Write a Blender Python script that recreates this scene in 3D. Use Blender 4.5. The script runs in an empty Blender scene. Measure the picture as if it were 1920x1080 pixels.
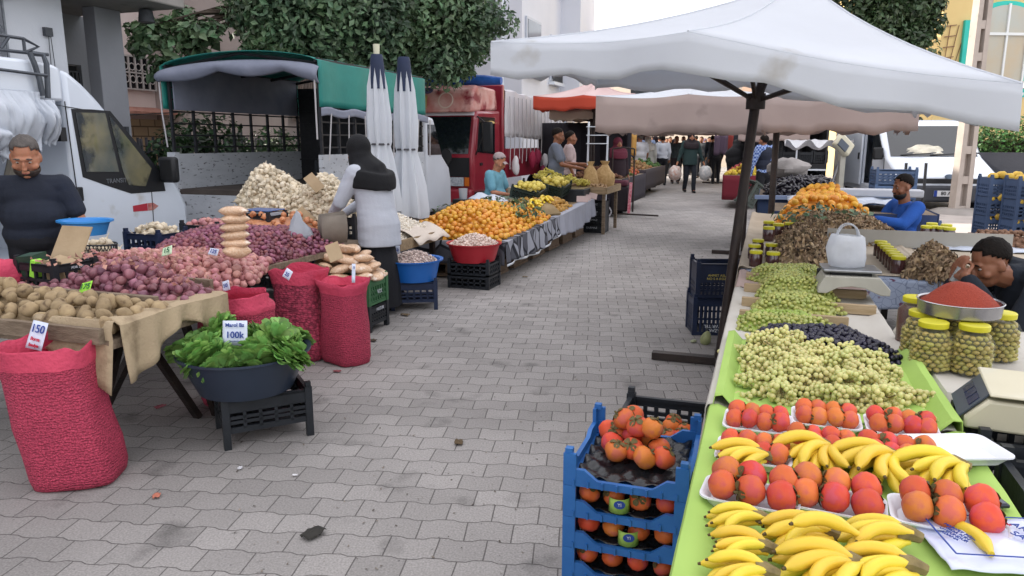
import bpy, math, random
import numpy as np
from mathutils import Vector, Matrix, Euler, noise
R = math.radians
rnd = random.Random(11)
sc = bpy.context.scene
col = sc.collection

# ------------------------------------------------------------------ camera, sky, sun, exposure
CH, PITCH, FPX = 1.5, R(11.2), 1390.0
cam = bpy.data.objects.new('camera', bpy.data.cameras.new('camera'))
col.objects.link(cam)
cam.location = (0, 0, CH)
cam.rotation_euler = (R(90) - PITCH, 0, 0)
cam.data.sensor_width = 36
cam.data.lens = FPX / 1920 * 36
cam.data.clip_end = 600
cam.data.clip_start = 0.05
sc.camera = cam
SUN_EL, SUN_AZ = R(33), R(-83)           # azimuth clockwise from +Y: the sun stands behind the houses on the left
w = bpy.data.worlds.new("World"); sc.world = w; w.use_nodes = True
nt = w.node_tree
sky = nt.nodes.new('ShaderNodeTexSky'); sky.sky_type = 'NISHITA'; sky.sun_disc = False
sky.sun_elevation = SUN_EL; sky.sun_rotation = SUN_AZ
sky.air_density = 1.0; sky.dust_density = 4.0; sky.ozone_density = 1.0
mx = nt.nodes.new('ShaderNodeMixRGB'); mx.inputs[0].default_value = 0.55
mx.inputs[2].default_value = (8.9, 8.5, 8.35, 1)      # thin bright cloud veil in front of the blue
nt.links.new(sky.outputs[0], mx.inputs[1])
bg = nt.nodes['Background']; bg.inputs[1].default_value = 0.13
nt.links.new(mx.outputs[0], bg.inputs[0])
sl = bpy.data.lights.new('sun', 'SUN'); sl.energy = 3.0; sl.angle = R(0.6); sl.color = (1, .93, .82)
so = bpy.data.objects.new('sun', sl); col.objects.link(so)
sd = Vector((math.sin(SUN_AZ) * math.cos(SUN_EL), math.cos(SUN_AZ) * math.cos(SUN_EL), math.sin(SUN_EL)))
so.rotation_euler = sd.to_track_quat('Z', 'Y').to_euler()
sc.view_settings.view_transform = 'Standard'
sc.view_settings.look = 'None'
sc.view_settings.exposure = 1.3
sc.view_settings.gamma = 1
sc.cycles.use_denoising = True
sc.cycles.max_bounces = 8
sc.cycles.transparent_max_bounces = 12

# ------------------------------------------------------------------ pixel / street coordinates
CP, SP = math.cos(PITCH), math.sin(PITCH)
def ray(x, y):
    u = (x - 960) / FPX; v = (540 - y) / FPX
    return Vector((u, CP + v * SP, -SP + v * CP))
def P(x, y, Y):
    d = ray(x, y); return Vector((0, 0, CH)) + d * (Y / d.y)
def G(x, y, z=0.0):
    d = ray(x, y); return Vector((0, 0, CH)) + d * ((z - CH) / d.z)
DV, NV = Vector((.323, .946, 0)).normalized(), Vector((.946, -.323, 0)).normalized()
TH = -math.atan2(.323, .946)
def S(a, b, z=0.0):
    return DV * a + NV * b + Vector((0, 0, z))
def AB(p):
    p = Vector((p[0], p[1], 0)); return p.dot(DV), p.dot(NV)
def PB(x, y, b):                        # point of the ray on the street-parallel plane at offset b
    d = ray(x, y); t = b / Vector((d.x, d.y, 0)).dot(NV); return Vector((0, 0, CH)) + d * t

# ------------------------------------------------------------------ mesh helper
class MB:
    def __init__(s): s.v = []; s.f = []; s.m = []; s.M = Matrix.Identity(4); s.mi = 0
    def add(s, vs, fs):
        b = len(s.v); M = s.M
        s.v.extend((M @ Vector(v))[:] for v in vs)
        for f in fs: s.f.append(tuple(b + i for i in f)); s.m.append(s.mi)
        return s
    def box(s, c, d, rz=0, rx=0, ry=0):
        hx, hy, hz = d[0] / 2, d[1] / 2, d[2] / 2
        m = Matrix.Translation(c) @ Euler((rx, ry, rz)).to_matrix().to_4x4()
        vs = [m @ Vector((x, y, z)) for z in (-hz, hz) for y in (-hy, hy) for x in (-hx, hx)]
        return s.add(vs, [(0, 2, 3, 1), (4, 5, 7, 6), (0, 1, 5, 4), (2, 6, 7, 3), (0, 4, 6, 2), (1, 3, 7, 5)])
    def box2(s, a, b):
        return s.box([(a[i] + b[i]) / 2 for i in range(3)], [abs(b[i] - a[i]) for i in range(3)])
    def loft(s, rings, cap=True, closed=True):
        n = len(rings[0]); vs = [p for r in rings for p in r]; fs = []
        for i in range(len(rings) - 1):
            for j in range(n if closed else n - 1):
                k = (j + 1) % n
                fs.append((i * n + j, i * n + k, (i + 1) * n + k, (i + 1) * n + j))
        if cap:
            fs.append(tuple(range(n - 1, -1, -1))); fs.append(tuple((len(rings) - 1) * n + j for j in range(n)))
        return s.add(vs, fs)
    def tube(s, pts, r, n=8, cap=True, flat=1.0):
        pts = [Vector(p) for p in pts]; rs = r if isinstance(r, (list, tuple)) else [r] * len(pts)
        rings = []; up = None
        for i, p in enumerate(pts):
            t = (pts[min(i + 1, len(pts) - 1)] - pts[max(i - 1, 0)]).normalized()
            if up is None: up = Vector((0, 0, 1)) if abs(t.z) < .9 else Vector((1, 0, 0))
            x = t.cross(up).normalized(); y = x.cross(t).normalized(); up = y
            rings.append([p + (x * math.cos(q) + y * math.sin(q) * flat) * rs[i] for q in [2 * math.pi * k / n for k in range(n)]])
        return s.loft(rings, cap)
    def bar(s, p0, p1, wx, wy=None):
        wy = wy or wx; p0, p1 = Vector(p0), Vector(p1); t = (p1 - p0).normalized()
        up = Vector((0, 0, 1)) if abs(t.z) < .9 else Vector((0, 1, 0))
        x = t.cross(up).normalized() * wx / 2; y = x.cross(t).normalized() * wy / 2
        rg = [[p - x - y, p + x - y, p + x + y, p - x + y] for p in (p0, p1)]
        return s.loft(rg)
    def lathe(s, prof, n=20, c=(0, 0, 0), sx=1, sy=1, cap=False, wob=0):
        rings = [[(c[0] + r * sx * math.cos(2 * math.pi * k / n), c[1] + r * sy * math.sin(2 * math.pi * k / n), c[2] + z) for k in range(n)] for r, z in prof]
        return s.loft(rings, cap)
    def ell(s, c, r, nu=14, nv=9, rot=None):
        M = Matrix.Translation(c) @ (rot.to_4x4() if rot else Matrix.Identity(4))
        vs = [M @ Vector((0, 0, -r[2]))]; fs = []
        for i in range(1, nv):
            q = math.pi * i / nv - math.pi / 2
            for j in range(nu):
                a = 2 * math.pi * j / nu
                vs.append(M @ Vector((r[0] * math.cos(q) * math.cos(a), r[1] * math.cos(q) * math.sin(a), r[2] * math.sin(q))))
        vs.append(M @ Vector((0, 0, r[2]))); L = len(vs) - 1
        for j in range(nu):
            k = (j + 1) % nu
            fs.append((0, 1 + k, 1 + j)); fs.append((L, 1 + (nv - 2) * nu + j, 1 + (nv - 2) * nu + k))
            for i in range(nv - 2): fs.append((1 + i * nu + j, 1 + i * nu + k, 1 + (i + 1) * nu + k, 1 + (i + 1) * nu + j))
        return s.add(vs, fs)
    def cap(s, p0, p1, r0, r1, n=10):       # tapered capsule
        p0, p1 = Vector(p0), Vector(p1); t = (p1 - p0).normalized()
        k = [.0, .5, .87]
        pts = [p0 - t * r0 * q for q in (.98, .8, .5)] + [p0, p1] + [p1 + t * r1 * q for q in (.5, .8, .98)]
        rs = [r0 * .2, r0 * .6, r0 * .866, r0, r1, r1 * .866, r1 * .6, r1 * .2]
        return s.tube(pts, rs, n)
    def sheet(s, nx, ny, fn):
        vs = [fn(i / nx, j / ny) for j in range(ny + 1) for i in range(nx + 1)]
        return s.add(vs, [(j * (nx + 1) + i, j * (nx + 1) + i + 1, (j + 1) * (nx + 1) + i + 1, (j + 1) * (nx + 1) + i) for j in range(ny) for i in range(nx)])
    def prism(s, poly, d, M=None):           # poly in local xz, thickness d along y (centred)
        M = M or Matrix.Identity(4)
        return s.loft([[M @ Vector((x, -d / 2, z)) for x, z in poly], [M @ Vector((x, d / 2, z)) for x, z in poly]])
    def mesh(s, name, mats, ang=40):
        me = bpy.data.meshes.new(name); me.from_pydata(s.v, [], s.f)
        for m in (mats if isinstance(mats, (list, tuple)) else [mats]): me.materials.append(m)
        if any(s.m): me.polygons.foreach_set('material_index', s.m)
        me.shade_smooth(); me.set_sharp_from_angle(angle=R(ang)); me.update()
        return me
    def build(s, name, mats, parent=None, loc=(0, 0, 0), rz=0, bev=0, solid=0, sub=0, ang=40, off=-1):
        return obj(name, s.mesh(name, mats, ang), parent, loc, rz, bev, solid, sub, off)

def obj(name, me, parent=None, loc=(0, 0, 0), rz=0, bev=0, solid=0, sub=0, off=-1):
    o = bpy.data.objects.new(name, me); col.objects.link(o)
    o.location = loc; o.rotation_euler = (0, 0, rz) if not isinstance(rz, (tuple, Euler)) else rz
    if parent: o.parent = parent
    if solid: m = o.modifiers.new('s', 'SOLIDIFY'); m.thickness = solid; m.offset = off
    if bev:
        m = o.modifiers.new('b', 'BEVEL'); m.width = bev; m.segments = 2; m.limit_method = 'ANGLE'; m.angle_limit = R(50)
    if sub: m = o.modifiers.new('u', 'SUBSURF'); m.levels = sub; m.render_levels = sub
    return o
def tag(o, label=None, cat=None, group=None, kind=None):
    if label: o['label'] = label
    if cat: o['category'] = cat
    if group: o['group'] = group
    if kind: o['kind'] = kind
    return o
def thing(name, label, cat, loc=(0, 0, 0), rz=0, group=None):
    o = bpy.data.objects.new(name, None); col.objects.link(o); o.empty_display_size = .1
    o.location = loc; o.rotation_euler = (0, 0, rz) if not isinstance(rz, (tuple, Euler)) else rz
    return tag(o, label, cat, group)
def dup(root, loc, rz=0, label=None, group=None, scale=None):
    c = root.copy(); col.objects.link(c); c.location = loc
    c.rotation_euler = (0, 0, rz) if not isinstance(rz, (tuple, Euler)) else rz
    if scale: c.scale = (scale,) * 3 if not isinstance(scale, tuple) else scale
    if label: c['label'] = label
    if group: c['group'] = group
    kids(root, c); return c
def kids(a, c):
    for ch in [o for o in CH_OF(a)]:
        k = ch.copy(); col.objects.link(k); k.parent = c; kids(ch, k)
def CH_OF(o):
    return list(o.children)
def multi(name, V, F, mats4, m, parent=None):      # many copies of one small shape baked in ONE mesh
    V = np.array(V, dtype=float); n = len(V); T = np.array([np.array(x) for x in mats4])
    A = np.einsum('kij,vj->kvi', T[:, :3, :3], V) + T[:, None, :3, 3]
    A = A.reshape(-1, 3); fs = []
    for k in range(len(T)):
        b = k * n; fs.extend([tuple(b + i for i in f) for f in F])
    me = bpy.data.meshes.new(name); me.from_pydata(A.tolist(), [], fs); me.materials.append(m); me.shade_smooth(); me.update()
    return obj(name, me, parent)
def TRS(p, e=(0, 0, 0), s=1):
    s = s if isinstance(s, (tuple, list)) else (s, s, s)
    return Matrix.Translation(p) @ Euler(e).to_matrix().to_4x4() @ Matrix.Diagonal((s[0], s[1], s[2], 1))

# ------------------------------------------------------------------ materials
def lin(h):
    if not isinstance(h, str): return tuple(h)[:3] + (1,)
    h = h.lstrip('#'); o = []
    for i in (0, 2, 4):
        x = int(h[i:i + 2], 16) / 255; o.append(x / 12.92 if x < .04045 else ((x + .055) / 1.055) ** 2.4)
    return tuple(o) + (1,)
MATS = {}
def mat(name, c, c2=None, s=6, rough=.6, bump=0, bs=30, metal=0, rand=0, isl=0, spec=.4, alpha=1, trans=0, sss=0, hue=0, stain=None, ss=3, sth=.6, det=5, stretch=None, ior=None, coat=0):
    if name in MATS: return MATS[name]
    m = bpy.data.materials.new(name); m.use_nodes = True; t = m.node_tree; N = t.nodes; L = t.links
    b = N['Principled BSDF']; MATS[name] = m
    tc = N.new('ShaderNodeTexCoord'); vec = tc.outputs['Object']
    if stretch:
        mp = N.new('ShaderNodeMapping'); mp.inputs['Scale'].default_value = stretch; L.new(vec, mp.inputs[0]); vec = mp.outputs[0]
    def noi(scale, d=det):
        n = N.new('ShaderNodeTexNoise'); n.inputs['Scale'].default_value = scale; n.inputs['Detail'].default_value = d; L.new(vec, n.inputs['Vector']); return n
    def mix(f, a, b_, blend='MIX'):
        x = N.new('ShaderNodeMixRGB'); x.blend_type = blend
        for i, q in ((0, f), (1, a), (2, b_)):
            if hasattr(q, 'is_linked'): L.new(q, x.inputs[i])
            else: x.inputs[i].default_value = q
        return x.outputs[0]
    out = lin(c)
    if c2:
        n = noi(s); r = N.new('ShaderNodeMapRange'); r.inputs[1].default_value = .32; r.inputs[2].default_value = .68
        L.new(n.outputs[0], r.inputs[0]); out = mix(r.outputs[0], lin(c), lin(c2))
    if stain:
        n = noi(ss, 6); r = N.new('ShaderNodeMapRange'); r.inputs[1].default_value = sth; r.inputs[2].default_value = sth + .1
        L.new(n.outputs[0], r.inputs[0]); out = mix(r.outputs[0], out, lin(stain))
    if rand or isl or hue:
        if isl: q = N.new('ShaderNodeNewGeometry').outputs['Random Per Island']
        else: q = N.new('ShaderNodeObjectInfo').outputs['Random']
        h = N.new('ShaderNodeHueSaturation')
        if hasattr(out, 'is_linked'): L.new(out, h.inputs['Color'])
        else: h.inputs['Color'].default_value = out
        amp = rand or isl
        r = N.new('ShaderNodeMapRange'); r.inputs[3].default_value = 1 - amp; r.inputs[4].default_value = 1 + amp; L.new(q, r.inputs[0]); L.new(r.outputs[0], h.inputs['Value'])
        if hue:
            mu = N.new('ShaderNodeMath'); mu.operation = 'MULTIPLY'; mu.inputs[1].default_value = 7.31; L.new(q, mu.inputs[0])
            fr = N.new('ShaderNodeMath'); fr.operation = 'FRACT'; L.new(mu.outputs[0], fr.inputs[0])
            r2 = N.new('ShaderNodeMapRange'); r2.inputs[3].default_value = .5 - hue; r2.inputs[4].default_value = .5 + hue; L.new(fr.outputs[0], r2.inputs[0]); L.new(r2.outputs[0], h.inputs['Hue'])
        out = h.outputs[0]
    if hasattr(out, 'is_linked'): L.new(out, b.inputs['Base Color'])
    else: b.inputs['Base Color'].default_value = out
    b.inputs['Roughness'].default_value = rough; b.inputs['Metallic'].default_value = metal
    b.inputs['Specular IOR Level'].default_value = spec; b.inputs['Alpha'].default_value = alpha
    b.inputs['Transmission Weight'].default_value = trans
    if ior: b.inputs['IOR'].default_value = ior
    if coat: b.inputs['Coat Weight'].default_value = coat
    if sss:
        b.inputs['Subsurface Weight'].default_value = sss; b.inputs['Subsurface Scale'].default_value = .01
    if bump:
        n = noi(bs, 5); bu = N.new('ShaderNodeBump'); bu.inputs['Strength'].default_value = min(1, bump); bu.inputs['Distance'].default_value = .01 if bump <= 1 else .01 * bump
        L.new(n.outputs[0], bu.inputs['Height']); L.new(bu.outputs[0], b.inputs['Normal'])
    return m
def nodes(m): return m.node_tree.nodes, m.node_tree.links, m.node_tree.nodes['Principled BSDF']
def translucent(m, f):                     # thin cloth that lets part of the light through
    N, L, b = nodes(m); o = [n for n in N if n.type == 'OUTPUT_MATERIAL'][0]
    tr = N.new('ShaderNodeBsdfTranslucent'); ms = N.new('ShaderNodeMixShader'); ms.inputs[0].default_value = f
    src = b.inputs['Base Color']
    if src.is_linked: L.new(src.links[0].from_socket, tr.inputs[0])
    else: tr.inputs[0].default_value = src.default_value
    L.new(b.outputs[0], ms.inputs[1]); L.new(tr.outputs[0], ms.inputs[2]); L.new(ms.outputs[0], o.inputs[0]); return m
TXT = {}
def lettering(txt, size, M, m, parent, name='lettering', ext=.0006, sp=1.0, bold=0):
    k = (txt, size, m.name, ext, sp, bold)
    if k not in TXT:
        c = bpy.data.curves.new(name, 'FONT'); c.body = txt; c.size = size; c.extrude = ext; c.align_x = 'CENTER'; c.align_y = 'CENTER'; c.space_character = sp; c.offset = bold
        c.resolution_u = 3; o = bpy.data.objects.new(name, c)
        TXT[k] = bpy.data.meshes.new_from_object(o); TXT[k].materials.clear(); TXT[k].materials.append(m)
        bpy.data.objects.remove(o); bpy.data.curves.remove(c)
    o = bpy.data.objects.new(name, TXT[k]); col.objects.link(o); o.parent = parent; o.matrix_local = M
    return o
def FACE(loc, rz=0, tilt=0):             # text standing on a vertical face, readable from local -y
    return Matrix.Translation(loc) @ Euler((R(90) - tilt, 0, rz)).to_matrix().to_4x4()

black_pl = mat('black_plastic', '1d2126', '272b31', 9, .45, .15, 60, rand=.2)
navy_pl = mat('navy_plastic', '16213a', '1d2a45', 9, .42, .15, 60, rand=.15)
blue_pl = mat('blue_plastic', '235a9a', '2c66a8', 9, .4, .1, 60)
blue_pl2 = mat('dull_blue_plastic', '4a5f80', '566c8e', 9, .5, .1, 60, rand=.2)
dgreen_pl = mat('green_plastic', '3c6b45', '34603e', 9, .5, .1, 60)
dark_metal = mat('dark_metal', '2a2423', '3a302c', 14, .5, .3, 60, metal=.3)
grey_metal = mat('grey_metal', '8a8f96', '747a80', 10, .4, .1, 40, metal=.7)
wood_raw = mat('raw_wood', 'a08a6c', '7d6a52', 5, .8, .5, 25, stretch=(1, 8, 8))
wood_grey = mat('weathered_wood', '8a7a68', '6b5c4c', 5, .85, .6, 25, stretch=(2, 9, 9))
white_paint = mat('white_paint', 'd6dce4', 'cdd4dc', 3, .3, 0, coat=.3)
ink_blue = mat('blue_ink', '24408f', rough=.7)
ink_red = mat('red_ink', 'c02040', rough=.7)
ink_green = mat('green_ink', '1f5a3c', rough=.7)
ink_white = mat('white_print', 'c9ced6', rough=.7)
ink_yel = mat('yellow_print', 'c8b860', rough=.7)
ink_black = mat('black_ink', '15161a', rough=.7)
paper_w = mat('white_paper', 'd8dff0', 'cfd8ea', 4, .8)
paper_g = mat('green_paper', '9ee04a', '93d445', 4, .8)
paper_p = mat('pale_green_paper', 'cfe6c4', 'c4dcb8', 4, .8)
cardb = mat('cardboard', 'b09a7c', 'a08a6c', 6, .85, .2, 40)
# ------------------------------------------------------------------ ground
def paver_mat():
    m = mat('interlocking_pavers', '8f8d92', rough=.85); N, L, b = nodes(m)
    tc = N.new('ShaderNodeTexCoord'); mp = N.new('ShaderNodeMapping'); mp.inputs['Rotation'].default_value = (0, 0, R(6)); L.new(tc.outputs['Object'], mp.inputs[0])
    # slow wander so the rows are not ruler-straight
    nz = N.new('ShaderNodeTexNoise'); nz.inputs['Scale'].default_value = .9; nz.inputs['Detail'].default_value = 2; L.new(mp.outputs[0], nz.inputs['Vector'])
    sb = N.new('ShaderNodeVectorMath'); sb.operation = 'SUBTRACT'; sb.inputs[1].default_value = (.5, .5, .5); L.new(nz.outputs['Color'], sb.inputs[0])
    sc_ = N.new('ShaderNodeVectorMath'); sc_.operation = 'SCALE'; sc_.inputs['Scale'].default_value = .06; L.new(sb.outputs[0], sc_.inputs[0])
    ad = N.new('ShaderNodeVectorMath'); L.new(mp.outputs[0], ad.inputs[0]); L.new(sc_.outputs[0], ad.inputs[1])
    sx = N.new('ShaderNodeSeparateXYZ'); L.new(ad.outputs[0], sx.inputs[0])
    LW, RH = .185, .142
    pp = N.new('ShaderNodeMath'); pp.operation = 'PINGPONG'; pp.inputs[1].default_value = LW / 2; L.new(sx.outputs[0], pp.inputs[0])
    mr = N.new('ShaderNodeMapRange'); mr.inputs[1].default_value = LW * .17; mr.inputs[2].default_value = LW * .33; mr.inputs[3].default_value = -.0068; mr.inputs[4].default_value = .0068; L.new(pp.outputs[0], mr.inputs[0])
    a2 = N.new('ShaderNodeMath'); L.new(sx.outputs[1], a2.inputs[0]); L.new(mr.outputs[0], a2.inputs[1])
    cx = N.new('ShaderNodeCombineXYZ'); L.new(sx.outputs[0], cx.inputs[0]); L.new(a2.outputs[0], cx.inputs[1])
    br = N.new('ShaderNodeTexBrick'); br.offset = .5; br.inputs['Scale'].default_value = 1; br.inputs['Brick Width'].default_value = LW; br.inputs['Row Height'].default_value = RH
    br.inputs['Mortar Size'].default_value = .0028; br.inputs['Mortar Smooth'].default_value = .25; br.inputs['Bias'].default_value = 0
    br.inputs['Color1'].default_value = (.86, .86, .86, 1); br.inputs['Color2'].default_value = (1.08, 1.08, 1.08, 1); br.inputs['Mortar'].default_value = (.4, .39, .39, 1)
    L.new(cx.outputs[0], br.inputs['Vector'])
    def noi(s, d, lo, hi, a, c):
        n = N.new('ShaderNodeTexNoise'); n.inputs['Scale'].default_value = s; n.inputs['Detail'].default_value = d; L.new(tc.outputs['Object'], n.inputs['Vector'])
        r = N.new('ShaderNodeMapRange'); r.inputs[1].default_value = lo; r.inputs[2].default_value = hi; r.inputs[3].default_value = a; r.inputs[4].default_value = c; L.new(n.outputs[0], r.inputs[0]); return r.outputs[0]
    big = noi(.55, 5, .3, .7, .72, 1.12); grit = noi(120, 3, .25, .75, .72, 1.25); spot = noi(3.2, 8, .6, .72, 1, .6); speck = noi(38, 2, .7, .76, 1, .5)
    def mul(a, c):
        x = N.new('ShaderNodeMath'); x.operation = 'MULTIPLY'; L.new(a, x.inputs[0]); L.new(c, x.inputs[1]); return x.outputs[0]
    f = mul(mul(mul(big, grit), spot), speck)
    m1 = N.new('ShaderNodeMixRGB'); m1.blend_type = 'MULTIPLY'; m1.inputs[0].default_value = 1; m1.inputs[1].default_value = lin('9b9794'); L.new(br.outputs[0], m1.inputs[2])
    m2 = N.new('ShaderNodeMixRGB'); m2.blend_type = 'MULTIPLY'; m2.inputs[0].default_value = 1; L.new(m1.outputs[0], m2.inputs[1]); L.new(f, m2.inputs[2]); L.new(m2.outputs[0], b.inputs['Base Color'])
    inv = N.new('ShaderNodeMath'); inv.operation = 'SUBTRACT'; inv.inputs[0].default_value = 1; L.new(br.outputs['Fac'], inv.inputs[1])
    hs = N.new('ShaderNodeMath'); hs.operation = 'MULTIPLY_ADD'; hs.inputs[1].default_value = .22; L.new(grit, hs.inputs[0]); L.new(inv.outputs[0], hs.inputs[2])
    tl = N.new('ShaderNodeSeparateColor'); L.new(br.outputs[0], tl.inputs[0])
    h2 = N.new('ShaderNodeMath'); h2.operation = 'MULTIPLY_ADD'; h2.inputs[1].default_value = .8; L.new(tl.outputs[0], h2.inputs[0]); L.new(hs.outputs[0], h2.inputs[2])
    bu = N.new('ShaderNodeBump'); bu.inputs['Strength'].default_value = .8; bu.inputs['Distance'].default_value = .006; L.new(h2.outputs[0], bu.inputs['Height']); L.new(bu.outputs[0], b.inputs['Normal'])
    return m
g = MB().sheet(60, 60, lambda u, v: ((u - .5) * 400, (v - .5) * 400, 0)).build('ground', paver_mat()); tag(g, kind='structure')
# concrete verge on the far right
g = MB(); pts = [S(9.5, 3.0), S(9.5, 30), S(70, 30), S(70, 3.2), S(19, 3.0)]
g.add([(p.x, p.y, .004) for p in pts], [tuple(range(5))])
tag(g.build('pavement', mat('verge_concrete', 'b4aca6', '9c948f', 1.2, .9, .4, 30, stain='7d7670', ss=1.1, sth=.58)), kind='structure')

# ------------------------------------------------------------------ houses
wallw = mat('whitewash', 'c9ccd2', 'bcc0c8', 1.2, .85, .3, 25, stain='969ba4', ss=.9, sth=.62)
wallg = mat('grey_plaster', '94969c', '888a90', 1.2, .85, .3, 25)
concr = mat('raw_concrete', '8f8a86', '7c7874', 2, .9, .5, 20, stain='5e5a57', ss=2, sth=.62)
iron = mat('iron_bars', '3b3e44', '4a4d52', 20, .6, .2, 50)
iron_l = mat('grey_bars', '70757c', '85898f', 20, .6, .2, 50)
glass_d = mat('dark_glass', '151a20', rough=.08, spec=.6)
pinkw = mat('pink_plaster', 'e2d4d0', 'd8c8c4', 1.5, .85, .2, 25)
def grille(n, wd, h, t=.012, rows=3, m=iron, parent=None, loc=(0, 0, 0), scroll=True):
    b = MB()
    for i in range(n + 1):
        x = -wd / 2 + wd * i / n; b.bar((x, 0, 0), (x, 0, h), t)
        if scroll and i < n:
            for z in (h * .3, h * .68):
                b.tube([(x + wd / n / 2 + math.cos(q) * wd / n * .42, 0, z + math.sin(q) * h * .11) for q in [k * math.pi / 4 for k in range(9)]], t * .4, 4)
    for j in range(rows): b.bar((-wd / 2, 0, h * j / (rows - 1)), (wd / 2, 0, h * j / (rows - 1)), t)
    return b.build('grille', m, parent, loc)
HB = -8.4                                # street face of the left house
h1 = thing('house', 'grey white two storey house with barred window and porch behind the vendor van', 'house', S(-14, HB), TH)
b = MB(); L0 = 14 + 7.35                 # local y runs along the street from a=-14
win = (14 + 5.5, 14 + 6.55, 1.75, 3.08)  # window hole
b.box2((-.3, 0, 0), (0, win[0], 3.3)); b.box2((-.3, win[1], 0), (0, L0, 3.3)); b.box2((-.3, win[0], 0), (0, win[1], win[2])); b.box2((-.3, win[0], win[3]), (0, win[1], 3.3))
b.box2((-9, 0, 0), (-.31, .3, 10.5)); b.box2((-.3, 0, 3.3), (0, L0 - 3, 3.52)); b.box2((-.3, 0, 3.52), (0, L0 + 1.2, 10.5)); b.box2((-9, L0 + .9, 3.52), (-.31, L0 + 1.2, 10.5)); b.box2((-9, 0, 10.5), (.3, L0 + 1.2, 10.7))  # full height and out-of-view length added to keep the sun off the street
b.build('wall', wallw, h1)
b = MB(); b.box2((-1.45, L0 - .02, 0), (-1.3, L0 + .7, 3.3)); b.box2((-1.45, L0 + .7, 2.6), (-1.3, L0 + 1.36, 3.3)); b.box2((-4, L0 + 1.36, 0), (-1.3, L0 + 1.9, 3.3)); b.box2((-1.3, L0, 0), (-.31, L0 + .01, 3.3)); b.build('porch_wall', wallg, h1)
b = MB(); b.box2((-.62, L0 + .86, 0), (-.4, L0 + 1.3, 3.3)); b.build('porch_pillar', wallg, h1, bev=.01)
b = MB(); b.box2((-4, L0 - 3, 3.3), (.6, L0 + 1.45, 3.5)); b.build('balcony_slab', concr, h1, bev=.02)
w_ = MB(); w_.box2((-.2, win[0], win[2]), (-.17, win[1], win[3])); w_ = w_.build('window', mat('window_grey', '7c8088', '6a6e76', 3, .3), h1)
o = grille(9, win[1] - win[0], win[3] - win[2], .022, 3, iron_l, h1, (.03, (win[0] + win[1]) / 2, win[2])); o.rotation_euler = (0, 0, R(90)); o.name = 'window_grille'
b = MB(); b.box2((0, win[0] - .1, win[3] + .02), (.12, win[1] + .1, win[3] + .08)); b.build('window_hood', iron_l, h1)
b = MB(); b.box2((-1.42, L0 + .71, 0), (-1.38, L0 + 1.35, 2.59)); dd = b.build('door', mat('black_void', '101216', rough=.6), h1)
o = grille(11, .62, 2.4, .02, 3, iron, h1, (-1.33, L0 + 1.03, .1), False); o.rotation_euler = (0, 0, R(90)); o.name = 'door_grille'
b = MB(); b.lathe([(.01, 3.3), (.09, 3.28), (.11, 3.12), (.05, 3.1)], 12, (.1, L0 + 1.25, 0)); b.build('porch_lamp', iron, h1)
b = MB(); b.box2((0, L0 - .3, 2.75), (.05, L0 - .2, 2.85)); b.tube([(.03, L0 - .25, 2.75), (.03, L0 - .27, 2.2), (.02, L0 - .24, 1.7)], .005, 5); b.tube([(.03, L0 - .22, 2.75), (.03, L0 - .2, 2.1), (.02, L0 - .21, 1.7)], .005, 5); b.build('cable_box', iron, h1)
# pink house with block wall behind, left of the tree
h2 = thing('house', 'pale pink house with a small barred window above a tiled canopy and block wall', 'house', S(11.2, -12.5), TH)
b = MB(); b.box2((-7, 0, 0), (0, 4.4, 9)); b.build('wall', pinkw, h2)
b = MB(); b.box2((0, .9, 2.55), (.05, 1.75, 3.2)); b.build('window', glass_d, h2)
o = grille(5, .85, .65, .03, 3, mat('white_bars', 'b5b0ae', rough=.6), h2, (.1, 1.32, 2.55)); o.rotation_euler = (0, 0, R(90)); o.name = 'window_grille'
b = MB(); b.box((.3, 1.6, 2.12), (.7, 3.4, .05), ry=R(10)); b.build('canopy_roof', mat('roof_tile', '9c6a5c', 'b5877a', 9, .8, .5, 20), h2)
b = MB(); b.box2((.02, 0, 0), (.12, 3.3, 1.95)); bm_ = mat('concrete_block', 'a08c74', '8a7660', 3, .9, .5, 22)
N, L, bs_ = nodes(bm_); br = N.new('ShaderNodeTexBrick'); br.inputs['Scale'].default_value = 1; br.inputs['Brick Width'].default_value = .4; br.inputs['Row Height'].default_value = .2; br.inputs['Mortar Size'].default_value = .014
br.inputs['Color1'].default_value = lin('a48f76'); br.inputs['Color2'].default_value = lin('8f7b63'); br.inputs['Mortar'].default_value = lin('5c4d3f')
tc = N.new('ShaderNodeTexCoord'); mp = N.new('ShaderNodeMapping'); mp.inputs['Rotation'].default_value = (R(90), 0, R(90)); sx = N.new('ShaderNodeSeparateXYZ'); cx = N.new('ShaderNodeCombineXYZ')
L.new(tc.outputs['Object'], sx.inputs[0]); L.new(sx.outputs[1], cx.inputs[0]); L.new(sx.outputs[2], cx.inputs[1]); L.new(cx.outputs[0], br.inputs['Vector']); L.new(br.outputs[0], bs_.inputs['Base Color'])
b.build('block_wall', bm_, h2)
b = MB(); b.box2((.12, .25, 1.3), (.2, .75, 1.9)); b.build('meter_cabinet', concr, h2)
# slatted fence in front of it
fe = thing('fence', 'dark grey fence of thin vertical reeds between porch and green truck', 'fence', S(8.3, -8.6), TH)
b = MB()
for i in range(64): b.bar((rnd.uniform(-.02, .02), i * .055, 0), (rnd.uniform(-.02, .02), i * .055 + rnd.uniform(-.02, .02), 1.55 + rnd.uniform(-.06, .04)), .035, .02)
b.build('slat_panel', mat('grey_reed', '565459', '3f3e43', 14, .85, .3, 40, isl=.35), fe)
b = MB()
for z in (.25, .85, 1.35): b.bar((.04, 0, z), (.04, 3.55, z), .03)
b.build('rail', iron, fe)
for yy in (0, 1.2, 2.4, 3.5): MB().bar((.06, yy, 0), (.06, yy, 1.7), .05).build('post', iron, fe)
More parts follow.
